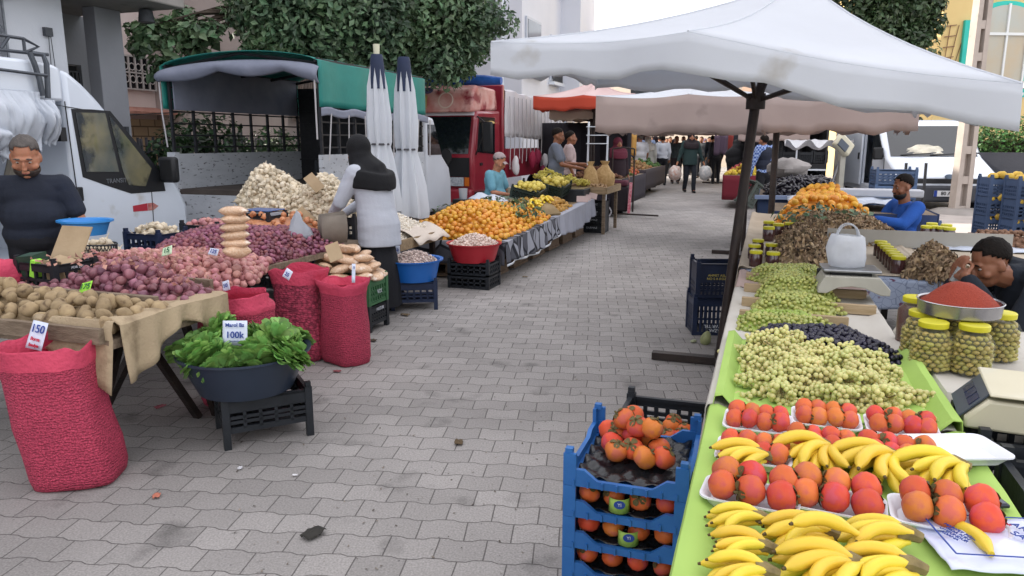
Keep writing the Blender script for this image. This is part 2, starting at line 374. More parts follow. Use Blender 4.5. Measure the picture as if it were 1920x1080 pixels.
# beige house behind the red truck, with reed screens
h3 = thing('house', 'beige house with reed screens and air conditioner behind the red truck', 'house', S(14.5, -9.2), TH)
b = MB(); b.box2((-5, -1.5, 0), (0, 7.2, 9.5)); b.build('wall', mat('beige_plaster', 'b5aaa6', 'a79c98', 1.2, .85, .2, 25), h3)  # low house raised, unseen behind the tree, to shade the white van
b = MB()
for i in range(130):
    y = -1.4 + i * .052
    if 2.9 < y < 3.6: continue
    b.bar((.06 + rnd.uniform(0, .03), y, 1.9), (.06 + rnd.uniform(0, .03), y + rnd.uniform(-.015, .015), 4.2), .036, .02)
b.build('reed_screen', mat('reed', '9a8c84', '7d7069', 12, .9, .3, 40, isl=.3), h3)
ac = MB().box2((.02, 4.0, 2.85), (.32, 4.85, 3.45)).build('air_conditioner', mat('ac_white', 'c4c2c4', rough=.5), h3, bev=.02)
MB().lathe([(.0, 0), (.22, 0), (.22, .015), (.0, .015)], 20).build('fan_grille', iron, ac, (.33, 4.5, 3.15), (0, R(90), 0))
# white apartment house
h4 = thing('apartment_building', 'white apartment building with barred windows and balcony behind the canopies', 'building', S(22.0, -7.2), TH)
b = MB(); b.box2((-9, 0, 0), (0, 6.6, 13)); b.box2((0, 4.4, 3.2), (.7, 6.6, 12.9)); b.box2((-2, 6.6, 3.3), (.5, 7.4, 12.8)); b.build('wall', mat('white_render', 'd3d6de', 'c8ccd5', .6, .8, .1, 25), h4)
for (y0, z0, hh, ww) in ((.3, 3.6, 1.6, 1.5), (3.0, 3.5, 1.5, 1.1), (.3, 6.6, 1.6, 1.5), (3.0, 6.6, 1.5, 1.1), (2.6, .9, 1.7, 1.1), (5.0, .9, 1.5, 1.1)):
    x = .72 if y0 > 4.4 and z0 > 3 else .01
    f = MB().box2((x, y0, z0), (x + .06, y0 + ww, z0 + hh)).build('window', mat('window_white', 'b9bfc9', rough=.5), h4)
    MB().box2((x + .062, y0 + .08, z0 + .08), (x + .075, y0 + ww - .08, z0 + hh - .08)).build('pane', mat('pane_blue', '5d6672', '727a86', 1, .15), f)
    q = grille(8, ww, hh * .55, .035, 3, iron, f, (x + .14, y0 + ww / 2, z0)); q.rotation_euler = (0, 0, R(90))
    MB().box2((x, y0 - .1, z0 - .12), (x + .2, y0 + ww + .1, z0 - .02)).build('sill', white_paint, f)
# the same house seen end-on: windows on its near end wall
for (x0, z0, ww, hh) in ((-3.4, 3.5, 1.6, 2.0), (-1.6, 4.3, .8, 1.3), (-3.4, 7.0, 1.6, 2.0), (-1.6, 7.3, .8, 1.3), (-1.5, 1.1, 1.0, 1.9)):
    f = MB().box2((x0, -.06, z0), (x0 + ww, -.01, z0 + hh)).build('window', mat('window_white', 'b9bfc9'), h4)
    MB().box2((x0 + .08, -.08, z0 + .08), (x0 + ww - .08, -.063, z0 + hh - .08)).build('pane', mat('pane_blue', '5d6672'), f)
    grille(8, ww, hh * (.55 if ww > 1 else 1), .035, 3, iron, f, (x0 + ww / 2, -.14, z0))
    MB().box2((x0 - .1, -.25, z0 - .12), (x0 + ww + .1, -.01, z0 - .02)).build('sill', white_paint, f)
for xx in (-.6, -2.1, -3.9): MB().tube([(xx, -.06, 0), (xx, -.06, 13)], .05, 8).build('downpipe', white_paint, h4)
b = MB(); b.box2((.0, 6.0, 5.3), (2.6, 8.2, 5.5)); b.build('balcony', pinkw, h4); MB().bar((1.2, 6.2, 3.0), (1.2, 6.2, 5.3), .06).build('balcony_post', iron, h4)
# yellow house on the right
h5 = thing('house', 'sunlit yellow house with a turquoise arched window on the far right', 'house', P(1920, 60, 27), R(4))
yel = mat('yellow_render', 'dcc48a', 'd4ba80', .8, .85, .1, 25); teal = mat('turquoise_trim', '2bb5a8', '34bdae', 2, .6)
b = MB(); b.box2((-3.0, 0, -8), (9, 8, 4.5)); b.build('wall', yel, h5)
b = MB(); b.box2((-3.1, -.15, 1.35), (9.2, .2, 1.6)); b.build('eaves', mat('eave_brown', 'a58a78', 'b29a88', 2, .8), h5)
def arch(x0, x1, z0, z1, t):
    pts = [(x0, z0), (x0, z1)]; c = (x0 + x1) / 2; r = (x1 - x0) / 2
    pts += [(c - r * math.cos(q), z1 + r * .45 * math.sin(q)) for q in [math.pi * k / 14 for k in range(1, 14)]]
    return pts + [(x1, z1), (x1, z0)]
wb = MB().prism(arch(-1.75, .25, -2.2, .55, 0), .12).build('window', teal, h5, (0, -.06, 0))
MB().prism(arch(-1.55, .05, -2.1, .5, 0), .06).build('pane', mat('pane_pale', 'a9b0ac', 'b5a78f', .7, .2), wb, (0, -.07, 0))
b = MB()
for x in (-1.5, -.75, 0.0): b.bar((x, -.12, -2.1), (x, -.12, .9 if x == -.75 else .6), .07)
b.bar((-1.5, -.121, -.1), (.03, -.121, -.1), .09); b.bar((-1.6, -.12, -2.1), (.1, -.12, -2.1), .1); b.build('sash', mat('sash_white', 'd8dcdc'), wb)
MB().box2((-2.25, -.14, -2.4), (-1.9, -.02, .35)).build('shutter', teal, h5)
b = MB()
for k in range(3): b.tube([(-2.9 + k * .25, -.03, -2.2), (-2.8 + k * .2, -.04, -1.0), (-2.7 + k * .3, -.03, .2)], .012, 5)
for k in range(4): b.bar((-3 + .1, -.05, -.9 + k * .35), (-2.5, -.05, -.85 + k * .35), .03)
b.build('cables', mat('brown_cable', '7d5a44'), h5)
# corrugated porch roof
aw = thing('porch_roof', 'pale corrugated metal porch roof below the turquoise arched window', 'roof', P(1925, 150, 19), R(-20))
MB().sheet(40, 2, lambda u, v: (-1.2 + u * 5, v * 3, .35 * v - .2 + .03 * math.sin(u * 120))).build('roof_sheet', mat('corrugated', 'a9b2ae', 'bcc2be', 2, .5, metal=.2), aw, solid=.01)
for x in (-1.1, 1.5): MB().bar((x, .2, -3), (x, .2, -.2), .08).build('post', iron, aw)

# garden wall and hedge
wa = MB().box2((0, 0, 0), (7, .3, 1.25)).build('garden_wall', mat('dark_plaster', '3f4148', '33353c', 1.5, .9, .4, 25, stain='6d675f', ss=1.4, sth=.62), None, P(1812, 300, 17.2).xy.to_3d(), R(-19)); tag(wa, 'low dark stained garden wall under the hedge on the right', 'wall')

# far end of the street: closing house rows so the street does not run into nothing
for i, (a, bb, ww, hh, cc, lab) in enumerate(((46, -9, 14, 7.5, 'c9bcae', 'cream far house closing the street on the left'), (62, -2, 16, 7, 'c4a894', 'pinkish far house closing the end of the street'), (44, 14, 12, 7, 'cfc6b4', 'pale far house behind the white van'))):
    h = thing('house', lab, 'house', S(a, bb), TH)
    MB().box2((-ww / 2, 0, 0), (ww / 2, 8, hh)).build('wall', mat('far_wall%d' % i, cc, None), h)
    MB().box2((-ww / 2 - .3, -.3, hh), (ww / 2 + .3, 8.3, hh + .35)).build('roof', mat('far_roof', 'b5aca4', 'a69d95', 3, .9), h)
    for k in range(4):
        f = MB().box2((-ww / 2 + 1.2 + k * ww / 4.2, -.05, 3.8), (-ww / 2 + 2.5 + k * ww / 4.2, -.005, 5.4)).build('window', glass_d, h)

# ------------------------------------------------------------------ trees
def leaf_cloud(blobs, n, size, seed, droop=.3, fold=.25, inner=.55):
    r = np.random.default_rng(seed); tot = sum(b[1][0] * b[1][1] + b[1][1] * b[1][2] + b[1][0] * b[1][2] for b in blobs); V = []
    for c, rad in blobs:
        k = int(n * (rad[0] * rad[1] + rad[1] * rad[2] + rad[0] * rad[2]) / tot)
        d = r.normal(size=(k, 3)); d /= np.linalg.norm(d, axis=1)[:, None]
        q = inner + (1.08 - inner) * r.random((k, 1)) ** .6
        p = np.array(c) + d * q * np.array(rad); nrm = d + r.normal(size=(k, 3)) * .55 + np.array([0, 0, .5]); nrm /= np.linalg.norm(nrm, axis=1)[:, None]
        t = np.cross(nrm, r.normal(size=(k, 3))); t[:, 2] -= droop * np.linalg.norm(t, axis=1); t -= nrm * (t * nrm).sum(1)[:, None]; t /= np.linalg.norm(t, axis=1)[:, None]
        s = np.cross(nrm, t); L = size * (.6 + .8 * r.random((k, 1))); W = L * (.24 + .1 * r.random((k, 1)))
        a0 = p - t * L * .5; a1 = p + t * L * .55 - nrm * L * .1; m = p + nrm * L * fold * .2
        V.append(np.stack([a0, m - s * W, a1, m + s * W], 1).reshape(-1, 3))
    V = np.concatenate(V); F = np.arange(len(V)).reshape(-1, 4); return V, F
def crown(name, blobs, n, size, seed, m, parent, **k):
    V, F = leaf_cloud(blobs, n, size, seed, **k)
    me = bpy.data.meshes.new(name); me.from_pydata(V.tolist(), [], F.tolist()); me.materials.append(m); me.update()
    return obj(name, me, parent)
def leafmat(nm, c, c2, isl=.6):
    m = mat(nm, c, c2, 1.3, .42, 0, isl=isl, spec=.5, hue=.03); return translucent(m, .22)
bark = mat('bark', '4a3f36', '352c26', 8, .9, .8, 20, stretch=(1, 1, .3))
leaf1 = leafmat('leaf_dark', '3e5440', '66805c'); leaf2 = leafmat('leaf_mid', '4d7238', '3a5c2e'); leaf3 = leafmat('leaf_conifer', '34482f', '4a5e3c')
def blobfill(spec, seed):
    r = random.Random(seed); out = []
    for x, y, Y, rad in spec: out.append((tuple(P(x, y, Y)), (rad, rad, rad * .85)))
    return out
tr = thing('tree', 'big dark leafy tree spreading above the green tarp truck', 'tree', tuple(PB(640, 330, -8.2).xy) + (0,))
tb = tr.location.copy()
spec = []
r_ = random.Random(3)
for (x, y, Y, rad) in ((480, 20, 12.5, .6), (540, 10, 12.6, .9), (640, 20, 12.8, 1.2), (600, -60, 13.2, 1.4), (740, 30, 13.4, 1.1), (820, 40, 13.6, .85), (860, 60, 13.8, .6), (510, -60, 12.8, 1.0), (760, -70, 13.6, 1.3), (700, 90, 13.0, .7), (790, 100, 13.5, .55), (560, 60, 12.4, .7), (870, 0, 14, .75), (890, 90, 13.9, .35), (850, 120, 13.8, .35), (500, 70, 12.2, .4), (640, 100, 12.8, .5)):
    spec.append((x, y, Y, rad))
    for k in range(5):
        spec.append((x + r_.uniform(-1, 1) * rad * 105, y + r_.uniform(-1, 1) * rad * 85, Y + r_.uniform(-.9, .5) * rad, rad * r_.uniform(.28, .48)))
bl = [(tuple(Vector(c) - tb), rr) for c, rr in blobfill(spec, 1)]
crown('crown', bl, 50000, .108, 5, leaf1, tr, inner=.35)
tw = [(280, 60, 11.6, .26), (262, 85, 11.5, .2), (310, 90, 11.7, .24), (340, 60, 11.9, .25), (300, 120, 11.6, .17), (255, 55, 11.4, .15), (330, 120, 11.8, .16), (365, 95, 12, .22), (310, 45, 11.7, .15), (290, 140, 11.6, .1), (345, 30, 12, .2), (380, 60, 12, .3)]
bl2 = [(tuple(Vector(c) - tb), rr) for c, rr in blobfill(tw, 2)]
crown('branch_leaves', bl2, 1100, .15, 8, leaf1, tr, inner=.1)
b = MB(); b.tube([(0, 0, 0), (.05, 0, 1.2), (.0, .1, 2.4), (.1, .1, 3.2)], [.2, .17, .15, .12], 10); b.build('trunk', bark, tr)
b = MB()
for i in range(12):
    e = Vector(bl[i * 6][0]); m_ = Vector((.1, .1, 3.0)).lerp(e, .5) + Vector((0, 0, -.2)); b.tube([(.05, .1, 2.6 + i * .04), m_, e], [.07, .04, .015], 6)
for e in [Vector(q[0]) for q in bl2]: b.tube([Vector(bl[0][0]), Vector(bl[0][0]).lerp(e, .5) + Vector((0, 0, .1)), e], [.03, .018, .006], 5)
b.build('limbs', bark, tr)
# cypress-like tree on the right
t2 = thing('conifer_tree', 'dense dark conifer rising behind the big white canopy beside yellow house', 'tree', tuple(P(1660, 330, 24).xy) + (0,))
tb = t2.location.copy(); spec = []
for (x, y, Y, rad) in ((1610, -10, 24, 1.1), (1680, 0, 24, 1.1), (1720, 10, 24, .8), (1650, 50, 24, 1.1), (1700, 50, 24, .8), (1640, 120, 24, 1.2), (1690, 110, 24, 1.0), (1650, -90, 24.2, 1.5), (1650, 200, 24, 1.2)):
    spec.append((x, y, Y, rad))
    for k in range(6): spec.append((x + r_.uniform(-1, 1) * rad * 58, y + r_.uniform(-1, 1) * rad * 55, Y + r_.uniform(-.9, .3) * rad, rad * r_.uniform(.2, .42)))
bl = [(tuple(Vector(c) - tb), (q[0], q[1], q[2] * 1.3)) for c, q in blobfill(spec, 1)]
crown('crown', bl, 30000, .17, 9, leaf3, t2, droop=-.8)
MB().tube([(0, 0, 0), (0, 0, 3), (0, .1, 6)], [.25, .2, .1], 10).build('trunk', bark, t2)
sb = thing('shrub', 'dark shrubs growing along the fence behind the green truck', 'shrub', S(8.6, -8.1), TH)
crown('foliage', [((rnd.uniform(-.25, .2), i * .3, .9 + rnd.uniform(-.3, .55)), (.4, .38, .55)) for i in range(13)], 6500, .1, 14, leafmat('leaf_deep', '22361f', '2f4a2a'), sb, inner=.3)  # shrubs in the darkest leaf green
MB().box2((-.05, 0, 0), (.05, 3.7, .9)).build('stems', bark, sb)
# hedge on the garden wall
hd = thing('hedge', 'clipped green hedge growing over the dark garden wall at right', 'hedge', wa.location.copy(), R(-19))
bl = [((.25 + i * .42, .45 + r_.uniform(-.1, .1), 1.5 + r_.uniform(-.1, .15)), (.42, .38, .5)) for i in range(16)]
crown('foliage', bl, 16000, .075, 4, leaf2, hd, inner=.6)
MB().box2((.2, .4, .0), (6.5, .5, 1.5)).build('stems', bark, hd)
# ------------------------------------------------------------------ heaps of produce
def inpoly(x, y, pl):
    c = False; j = len(pl) - 1
    for i in range(len(pl)):
        a, b = pl[i], pl[j]
        if (a[1] > y) != (b[1] > y) and x < (b[0] - a[0]) * (y - a[1]) / (b[1] - a[1]) + a[0]: c = not c
        j = i
    return c
def edist(x, y, pl):
    m = 9
    for i in range(len(pl)):
        ax, ay = pl[i]; bx, by = pl[(i + 1) % len(pl)]; dx, dy = bx - ax, by - ay
        t = max(0, min(1, ((x - ax) * dx + (y - ay) * dy) / (dx * dx + dy * dy + 1e-12))); m = min(m, math.hypot(x - ax - dx * t, y - ay - dy * t))
    return m
def hfun(poly, z0, h, w, peaks=(), slope=None):
    def f(x, y):
        d = edist(x, y, poly); z = z0 + h * (1 - (1 - min(1, d / w)) ** 1.8)
        for (px, py, ph, pr) in peaks:
            q = math.hypot(x - px, y - py) / pr
            if q < 1.6: z += ph * math.exp(-q * q * 1.6) * min(1, d / (w * .8))
        if slope: z += slope(x, y)
        return z
    return f
def scatter(poly, r, n, seed, tries=14):
    r_ = random.Random(seed); xs = [p[0] for p in poly]; ys = [p[1] for p in poly]; cell = r; gr = {}; out = []
    for k in range(n * tries):
        x, y = r_.uniform(min(xs), max(xs)), r_.uniform(min(ys), max(ys))
        if not inpoly(x, y, poly): continue
        i, j = int(math.floor(x / cell)), int(math.floor(y / cell)); ok = True
        for a in range(i - 1, i + 2):
            for b in range(j - 1, j + 2):
                for q in gr.get((a, b), ()):
                    if (q[0] - x) ** 2 + (q[1] - y) ** 2 < r * r: ok = False; break
                if not ok: break
            if not ok: break
        if ok:
            gr.setdefault((i, j), []).append((x, y)); out.append((x, y))
            if len(out) >= n: break
    return out
def meshVF(me):
    return [v.co[:] for v in me.vertices], [tuple(p.vertices) for p in me.polygons]
def heap(kind, poly, hf, protos, r, n, nind, label, cat, group, m_ind, m_stuff, stufflab, seed, size=(.78, 1.2), rot='any', sink=.25, spacing=1.7, lowproto=None, layers=1, tries=14, moundname=None, moundmat=None):
    pl = [(p[0], p[1]) for p in poly]; r_ = random.Random(seed * 7 + 1)
    pts = []
    for ly in range(layers):
        pts += [(x, y, hf(x, y) + r * (1 - 2 * sink) + r_.uniform(-.35, .35) * r - ly * r * 1.2) for x, y in scatter(pl, r * spacing, n, seed + ly, tries)]
    pts.sort(key=lambda p: p[0] ** 2 + p[1] ** 2 + (0 if layers == 1 else 0))
    def e():
        if rot == 'any': return (r_.uniform(0, 6.3), r_.uniform(0, 6.3), r_.uniform(0, 6.3))
        if rot == 'up': return (r_.uniform(-.6, .6), r_.uniform(-.6, .6), r_.uniform(0, 6.3))
        return (r_.uniform(-.35, .35), r_.uniform(-.35, .35), r_.uniform(0, 6.3))
    for me in protos:
        if not me.materials: me.materials.append(m_ind)
    ind = []
    for k, p in enumerate(pts[:nind]):
        o = obj(kind, protos[k % len(protos)], None, p, Euler(e())); s = r_.uniform(*size); o.scale = (s * r_.uniform(.9, 1.12), s, s * r_.uniform(.9, 1.1)); tag(o, label, cat, group); ind.append(o)
    rest = pts[nind:]
    xs = [p[0] for p in pl]; ys = [p[1] for p in pl]; st = max(r * 1.2, .012)
    nx, ny = int((max(xs) - min(xs)) / st) + 2, int((max(ys) - min(ys)) / st) + 2
    b = MB(); idx = {}
    for j in range(ny):
        for i in range(nx):
            x, y = min(xs) + i * st, min(ys) + j * st
            if inpoly(x, y, pl): idx[i, j] = len(b.v); b.v.append((x, y, hf(x, y) - r * .95 + r * .5 * noise.noise((x / r / 1.6, y / r / 1.6, seed))))
    for (i, j), q in idx.items():
        if (i + 1, j) in idx and (i, j + 1) in idx and (i + 1, j + 1) in idx: b.f.append((q, idx[i + 1, j], idx[i + 1, j + 1], idx[i, j + 1])); b.m.append(0)
    mound = b.build(moundname or kind + '_heap', moundmat or m_stuff); tag(mound, stufflab, cat, None, 'stuff')
    if rest:
        V, F = meshVF(lowproto or protos[0])
        T = [TRS(p, e(), r_.uniform(*size)) for p in rest]
        q = multi(kind + '_stuff', V, F, T, m_stuff, None)
        q.name = 'loose_' + kind; tag(q, stufflab.replace('under', 'among'), cat, None, 'stuff')
    return ind
def blob(r, nu=12, nv=8, amp=.08, fr=1.6, seed=0, name='blob'):
    b = MB().ell((0, 0, 0), r, nu, nv)
    b.v = [tuple(Vector(v) * (1 + amp * noise.noise(Vector(v) / max(r) * fr + Vector((seed * 3.1, 0, 0))))) for v in b.v]
    return b
def rawmesh(b, name):
    me = bpy.data.meshes.new(name); me.from_pydata(b.v, [], b.f); me.shade_smooth(); me.update(); return me
def onion(r, neck=1.0, n=12, seed=0):
    p = [(.0, -.9), (.35, -.86), (.75, -.6), (.98, -.1), (.95, .3), (.65, .68), (.28, .9), (.12, 1.1), (.1, 1.1 + .25 * neck), (.0, 1.1 + .3 * neck)]
    return blob_from(MB().lathe([(a * r, z * r) for a, z in p], n), r, seed)
def blob_from(b, r, seed, amp=.06):
    b.v = [tuple(Vector(v) * (1 + amp * noise.noise(Vector(v) / r * 1.2 + Vector((seed * 5.3, 1, 2))))) for v in b.v]; return b
def garlic(r, n=12, stem=1.2, seed=0):
    b = MB(); rings = []
    for a, z in [(.1, -.75), (.5, -.72), (.9, -.45), (1, -.05), (.85, .35), (.5, .68), (.22, .95), (.13, 1.3), (.1, 1.3 + stem), (.02, 1.35 + stem)]:
        rings.append([(a * r * (1 + .09 * math.cos(6 * q)) * math.cos(q) + max(0, z - 1) * .25 * r * seed, a * r * (1 + .09 * math.cos(6 * q)) * math.sin(q), z * r) for q in [2 * math.pi * k / n for k in range(n)]])
    return b.loft(rings)
# ------------------------------------------------------------------ crates, basins, sacks, cards
CR = {}
def crate_mesh(L, W, H, m, nx=7, ny=3, foot=.0, band=.26, key=None):
    k = (L, W, H, m.name, nx, ny, foot, band)
    if k in CR: return CR[k]
    b = MB(); t = .012
    for sx in (-1, 1):
        for sy in (-1, 1):
            b.box2((sx * L / 2, sy * W / 2, 0), (sx * (L / 2 - .035), sy * (W / 2 - .035), H + .015)); b.box2((sx * (L / 2 - .004), sy * (W / 2 - .004), H), (sx * (L / 2 - .03), sy * (W / 2 - .03), H + .04))
    z0 = foot
    def side(l, off, ax):
        def bx(u0, u1, za, zb, th=t):
            for s in (-1, 1):
                if ax == 0: b.box2((u0, s * off - s * th, za), (u1, s * off, zb))
                else: b.box2((s * off - s * th, u0, za), (s * off, u1, zb))
        h = l / 2 - .03
        bx(-h, h, z0, z0 + .03); bx(-h, h, H * (1 - band), H)
        bx(-h, h, H - .012, H + .002, t + .008)
        zt = H * (1 - band)
        for i in range(1, ny): z = z0 + .03 + (zt - z0 - .03) * i / ny; bx(-h, h, z - .008, z + .008)
        for i in range(nx + 1): u = -h + 2 * h * i / nx; bx(u - .008, u + .008, z0 + .02, zt + .005, t + .003)
    side(L, W / 2 - .006, 0); side(W, L / 2 - .006, 1)
    for i in range(9): y = -W / 2 + .03 + (W - .06) * i / 8; b.box((0, y, z0 + .012), (L - .03, .014, .012))
    for i in range(7): x = -L / 2 + .03 + (L - .06) * i / 6; b.box((x, 0, z0 + .006), (.014, W - .03, .01))
    CR[k] = b.mesh('crate', m); return CR[k]
def crate(label, loc, L=.5, W=.32, H=.24, m=None, rz=TH, group=None, name='crate', nx=7, ny=3, foot=0, band=.26, txt=None, tm=None, ts=.035, side='x', tz=None, flip=False):
    m = m or black_pl
    o = obj(name, crate_mesh(L, W, H, m, nx, ny, foot, band), None, loc, rz); tag(o, label, 'crate', group)
    if txt:
        z = tz if tz is not None else H * (1 - band / 2)
        M = FACE((0, -W / 2 - .0075, z)) if side == 'x' else FACE((L / 2 + .0075, 0, z), R(90))
        if flip: M = M @ Matrix.Rotation(math.pi, 4, 'Z')
        lettering(txt, ts, M, tm or ink_white, o)
    return o
def basin(name, label, loc, r, h, m, taper=.7, cat='basin', rim=.02, sy=1, rz=0, group=None):
    b = MB(); n = 40
    b.lathe([(.0, 0), (r * taper * .95, 0), (r * taper, .01), (r * .93, h * .7), (r, h - .006), (r + rim, h), (r + rim, h - .012), (r + rim * .8, h - .014), (r + .001, h - .018), (r * .955, h * .7), (r * taper + .008, -.004), (0, -.004)][::-1], n, sy=sy)
    o = b.build(name, m, None, loc, rz); return tag(o, label, cat, group)
def card(label, loc, wd, ht, lines, m, rz=TH, tilt=R(15), roll=0, group=None):
    M = Matrix.Translation(loc) @ Euler((-tilt, roll, rz), 'XYZ').to_matrix().to_4x4()
    M = Matrix.Translation(loc) @ Matrix.Rotation(rz, 4, 'Z') @ Matrix.Rotation(-tilt, 4, 'X') @ Matrix.Rotation(roll, 4, 'Y')
    b = MB().sheet(6, 4, lambda u, v: ((u - .5) * wd, .004 * math.sin(u * 3 + v), v * ht))
    o = b.build('price_card', m, None, solid=.0015); o.matrix_world = M; tag(o, label, 'price card', group)
    for t, sz, zz, mm in lines: lettering(t, sz, FACE((0, -.0045, zz * ht)), mm, o, bold=.0006)
    return o
def net_mat(nm, c, c2, cell, gap='3a0c18'):
    m = mat(nm, c, rough=.75); N, L, b = nodes(m)
    tc = N.new('ShaderNodeTexCoord'); vo = N.new('ShaderNodeTexVoronoi'); vo.inputs['Scale'].default_value = cell; L.new(tc.outputs['Object'], vo.inputs['Vector'])
    r = N.new('ShaderNodeMapRange'); r.inputs[1].default_value = .25; r.inputs[2].default_value = .75; L.new(vo.outputs[0], r.inputs[0])
    m1 = N.new('ShaderNodeMixRGB'); m1.inputs[1].default_value = lin(c); m1.inputs[2].default_value = lin(c2); 
    nz = N.new('ShaderNodeTexNoise'); nz.inputs['Scale'].default_value = 7; nz.inputs['Detail'].default_value = 4; L.new(tc.outputs['Object'], nz.inputs['Vector']); L.new(nz.outputs[0], m1.inputs[0])
    m2 = N.new('ShaderNodeMixRGB'); m2.inputs[2].default_value = lin(gap); mul = N.new('ShaderNodeMath'); mul.operation = 'MULTIPLY'; mul.inputs[1].default_value = .8; L.new(r.outputs[0], mul.inputs[0]); L.new(mul.outputs[0], m2.inputs[0]); L.new(m1.outputs[0], m2.inputs[1]); L.new(m2.outputs[0], b.inputs['Base Color'])
    wv = N.new('ShaderNodeTexWave'); wv.bands_direction = 'Z'; wv.inputs['Scale'].default_value = 22; wv.inputs['Distortion'].default_value = 9; wv.inputs['Detail'].default_value = 4; wv.inputs['Detail Scale'].default_value = 1.5; L.new(tc.outputs['Object'], wv.inputs['Vector'])
    ad = N.new('ShaderNodeMath'); ad.operation = 'MULTIPLY_ADD'; ad.inputs[1].default_value = .9; L.new(wv.outputs['Fac'], ad.inputs[0])
    inv = N.new('ShaderNodeMath'); inv.operation = 'SUBTRACT'; inv.inputs[0].default_value = 1; L.new(r.outputs[0], inv.inputs[1]); L.new(inv.outputs[0], ad.inputs[2])
    bu = N.new('ShaderNodeBump'); bu.inputs['Strength'].default_value = .9; bu.inputs['Distance'].default_value = .004; L.new(ad.outputs[0], bu.inputs['Height']); L.new(bu.outputs[0], b.inputs['Normal']); return m
net1 = net_mat('red_net_beans', 'cc4862', 'b43c58', 120, '8a2a42'); net2 = net_mat('red_net_walnuts', 'c64c66', 'aa3a55', 46, '651f32')
net_rim = mat('red_net_rim', 'cc4862', 'b93c58', 5, .8, 1, 45)
beans_m = mat('red_beans', '6d2a30', '8a4a44', 40, .5, isl=.4)
def sack(label, loc, w, d, h, m, rz, seed, fill=.86, flare=1.05, group=None, fold=0, lean=0):
    o = thing('mesh_sack', label, 'sack', loc, rz, group); b = MB(); n = 40; rings = []
    def ring(z, f, nz=.02):
        q_ = []
        for k in range(n):
            a = 2 * math.pi * k / n; ca, sa = math.cos(a), math.sin(a); e = .62
            x = w / 2 * f * abs(ca) ** e * (1 if ca > 0 else -1); y = d / 2 * f * abs(sa) ** e * (1 if sa > 0 else -1)
            nn = noise.noise((ca * 1.3 + seed, sa * 1.3, z * 4)) * nz * 1.6
            q_.append((x * (1 + nn * 3) - lean * z, y * (1 + nn * 3), z + noise.noise((ca * 1.5, sa * 1.5, seed + z)) * nz * .8))
        return q_
    for t, f in ((0, .86), (.02, .97), (.08, 1.03), (.25, 1.06), (.45, 1.03), (.62, .99), (.75, .97), (.84, .985)): rings.append(ring(t * h, f))
    b.loft(rings, True); b.build('net', m, o, ang=80)
    b = MB(); rr = [ring(.83 * h, .995), ring(.87 * h, 1.0, .03), ring(.91 * h, flare * .99, .04), ring(.96 * h, flare, .06), ring(.97 * h, flare * .98, .06), ring(.93 * h, flare * .95, .04), ring(.86 * h, .95, .02)]
    b.loft(rr, False); b.build('rim', net_rim, o, ang=80)
    pl = [Vector(p) for p in ring(.8 * h, .93)]; M = Matrix.Translation(loc) @ Matrix.Rotation(rz, 4, 'Z')
    poly = [(M @ p).xy for p in pl[::3]]
    return o, poly, loc[2] + h * fill
# ------------------------------------------------------------------ LEFT STALLS
cloth_b = translucent(mat('burlap_cloth', 'b7a486', 'a8957a', 4, .9, .5, 90, stain='8d7b62', ss=5, sth=.6), .1)
TZ = .64
tb1 = thing('trestle_table', 'dark legged trestle table under the potatoes and red onions', 'table', S(2.42, -3.45), TH)
MB().box2((-.75, 0, TZ - .05), (.3, 1.1, TZ - .006)).box2((.3, 0, TZ - .05), (.74, .76, TZ - .006)).build('tabletop', wood_grey, tb1)
for (x, y, tx, ty) in ((.55, .25, .62, -.1), (.55, .35, .55, .7), (.6, .6, .62, .76), (-.5, .1, -.55, -.1), (-.5, .9, -.55, 1.05), (.62, .3, .1, .45)):
    MB().bar((x, y, TZ - .05), (tx, ty, 0), .035).build('leg', dark_metal, tb1)
b = MB(); 
b.box2((-.76, -.03, TZ - .02), (.72, 0, TZ + .05)); b.box2((-.1, .0, TZ), (-.07, .5, TZ + .01))
b.build('edge_board', wood_grey, tb1)
c = MB()                                    # cloth: over the tray edge and hanging in uneven folds
def cf(u, v):
    y = .05 + u * .71; z = TZ + .075 - .0 * u
    if v < .35: return (.52 + v / .35 * .235, y, z - .02 + .02 * v / .35 + .006 * math.sin(u * 25))
    q = (v - .35) / .65; dr = .13 + .05 * math.sin(u * 9) + .16 * (1 - u) ** 4
    return (.757 + .02 * math.sin(u * 30 + q) * q + .015 * q, y, z - q * dr)
c.sheet(50, 10, cf)
c.sheet(14, 8, lambda u, v: (.3 + u * .46, .05 - v * .1 * (1 if v < .3 else .6) - .02, TZ + .075 - max(0, v - .15) * (.1 + .28 * u)))
t = c.build('tablecloth', cloth_b, None, S(2.42, -3.45), TH, solid=.004); tag(t, 'beige burlap cloth draped over the front edge of the potato table', 'tablecloth')
b = MB(); M0 = S(2.42, -3.45)
def T1(x, y, z=0): return M0 + NV * x + DV * y + Vector((0, 0, z))      # table frame: x across, y along
dv = MB().box2((-.78, .42, TZ), (.6, .45, TZ + .1)).build('divider_board', wood_grey, None, M0, TH, bev=.004); tag(dv, 'weathered wooden board dividing potatoes from red onions', 'board')
dv = MB().box2((-.5, 1.02, TZ), (.42, 1.05, TZ + .07)).build('divider_board', wood_grey, None, M0, TH, bev=.004); tag(dv, 'wooden board behind the red onions beside the small sack', 'board')
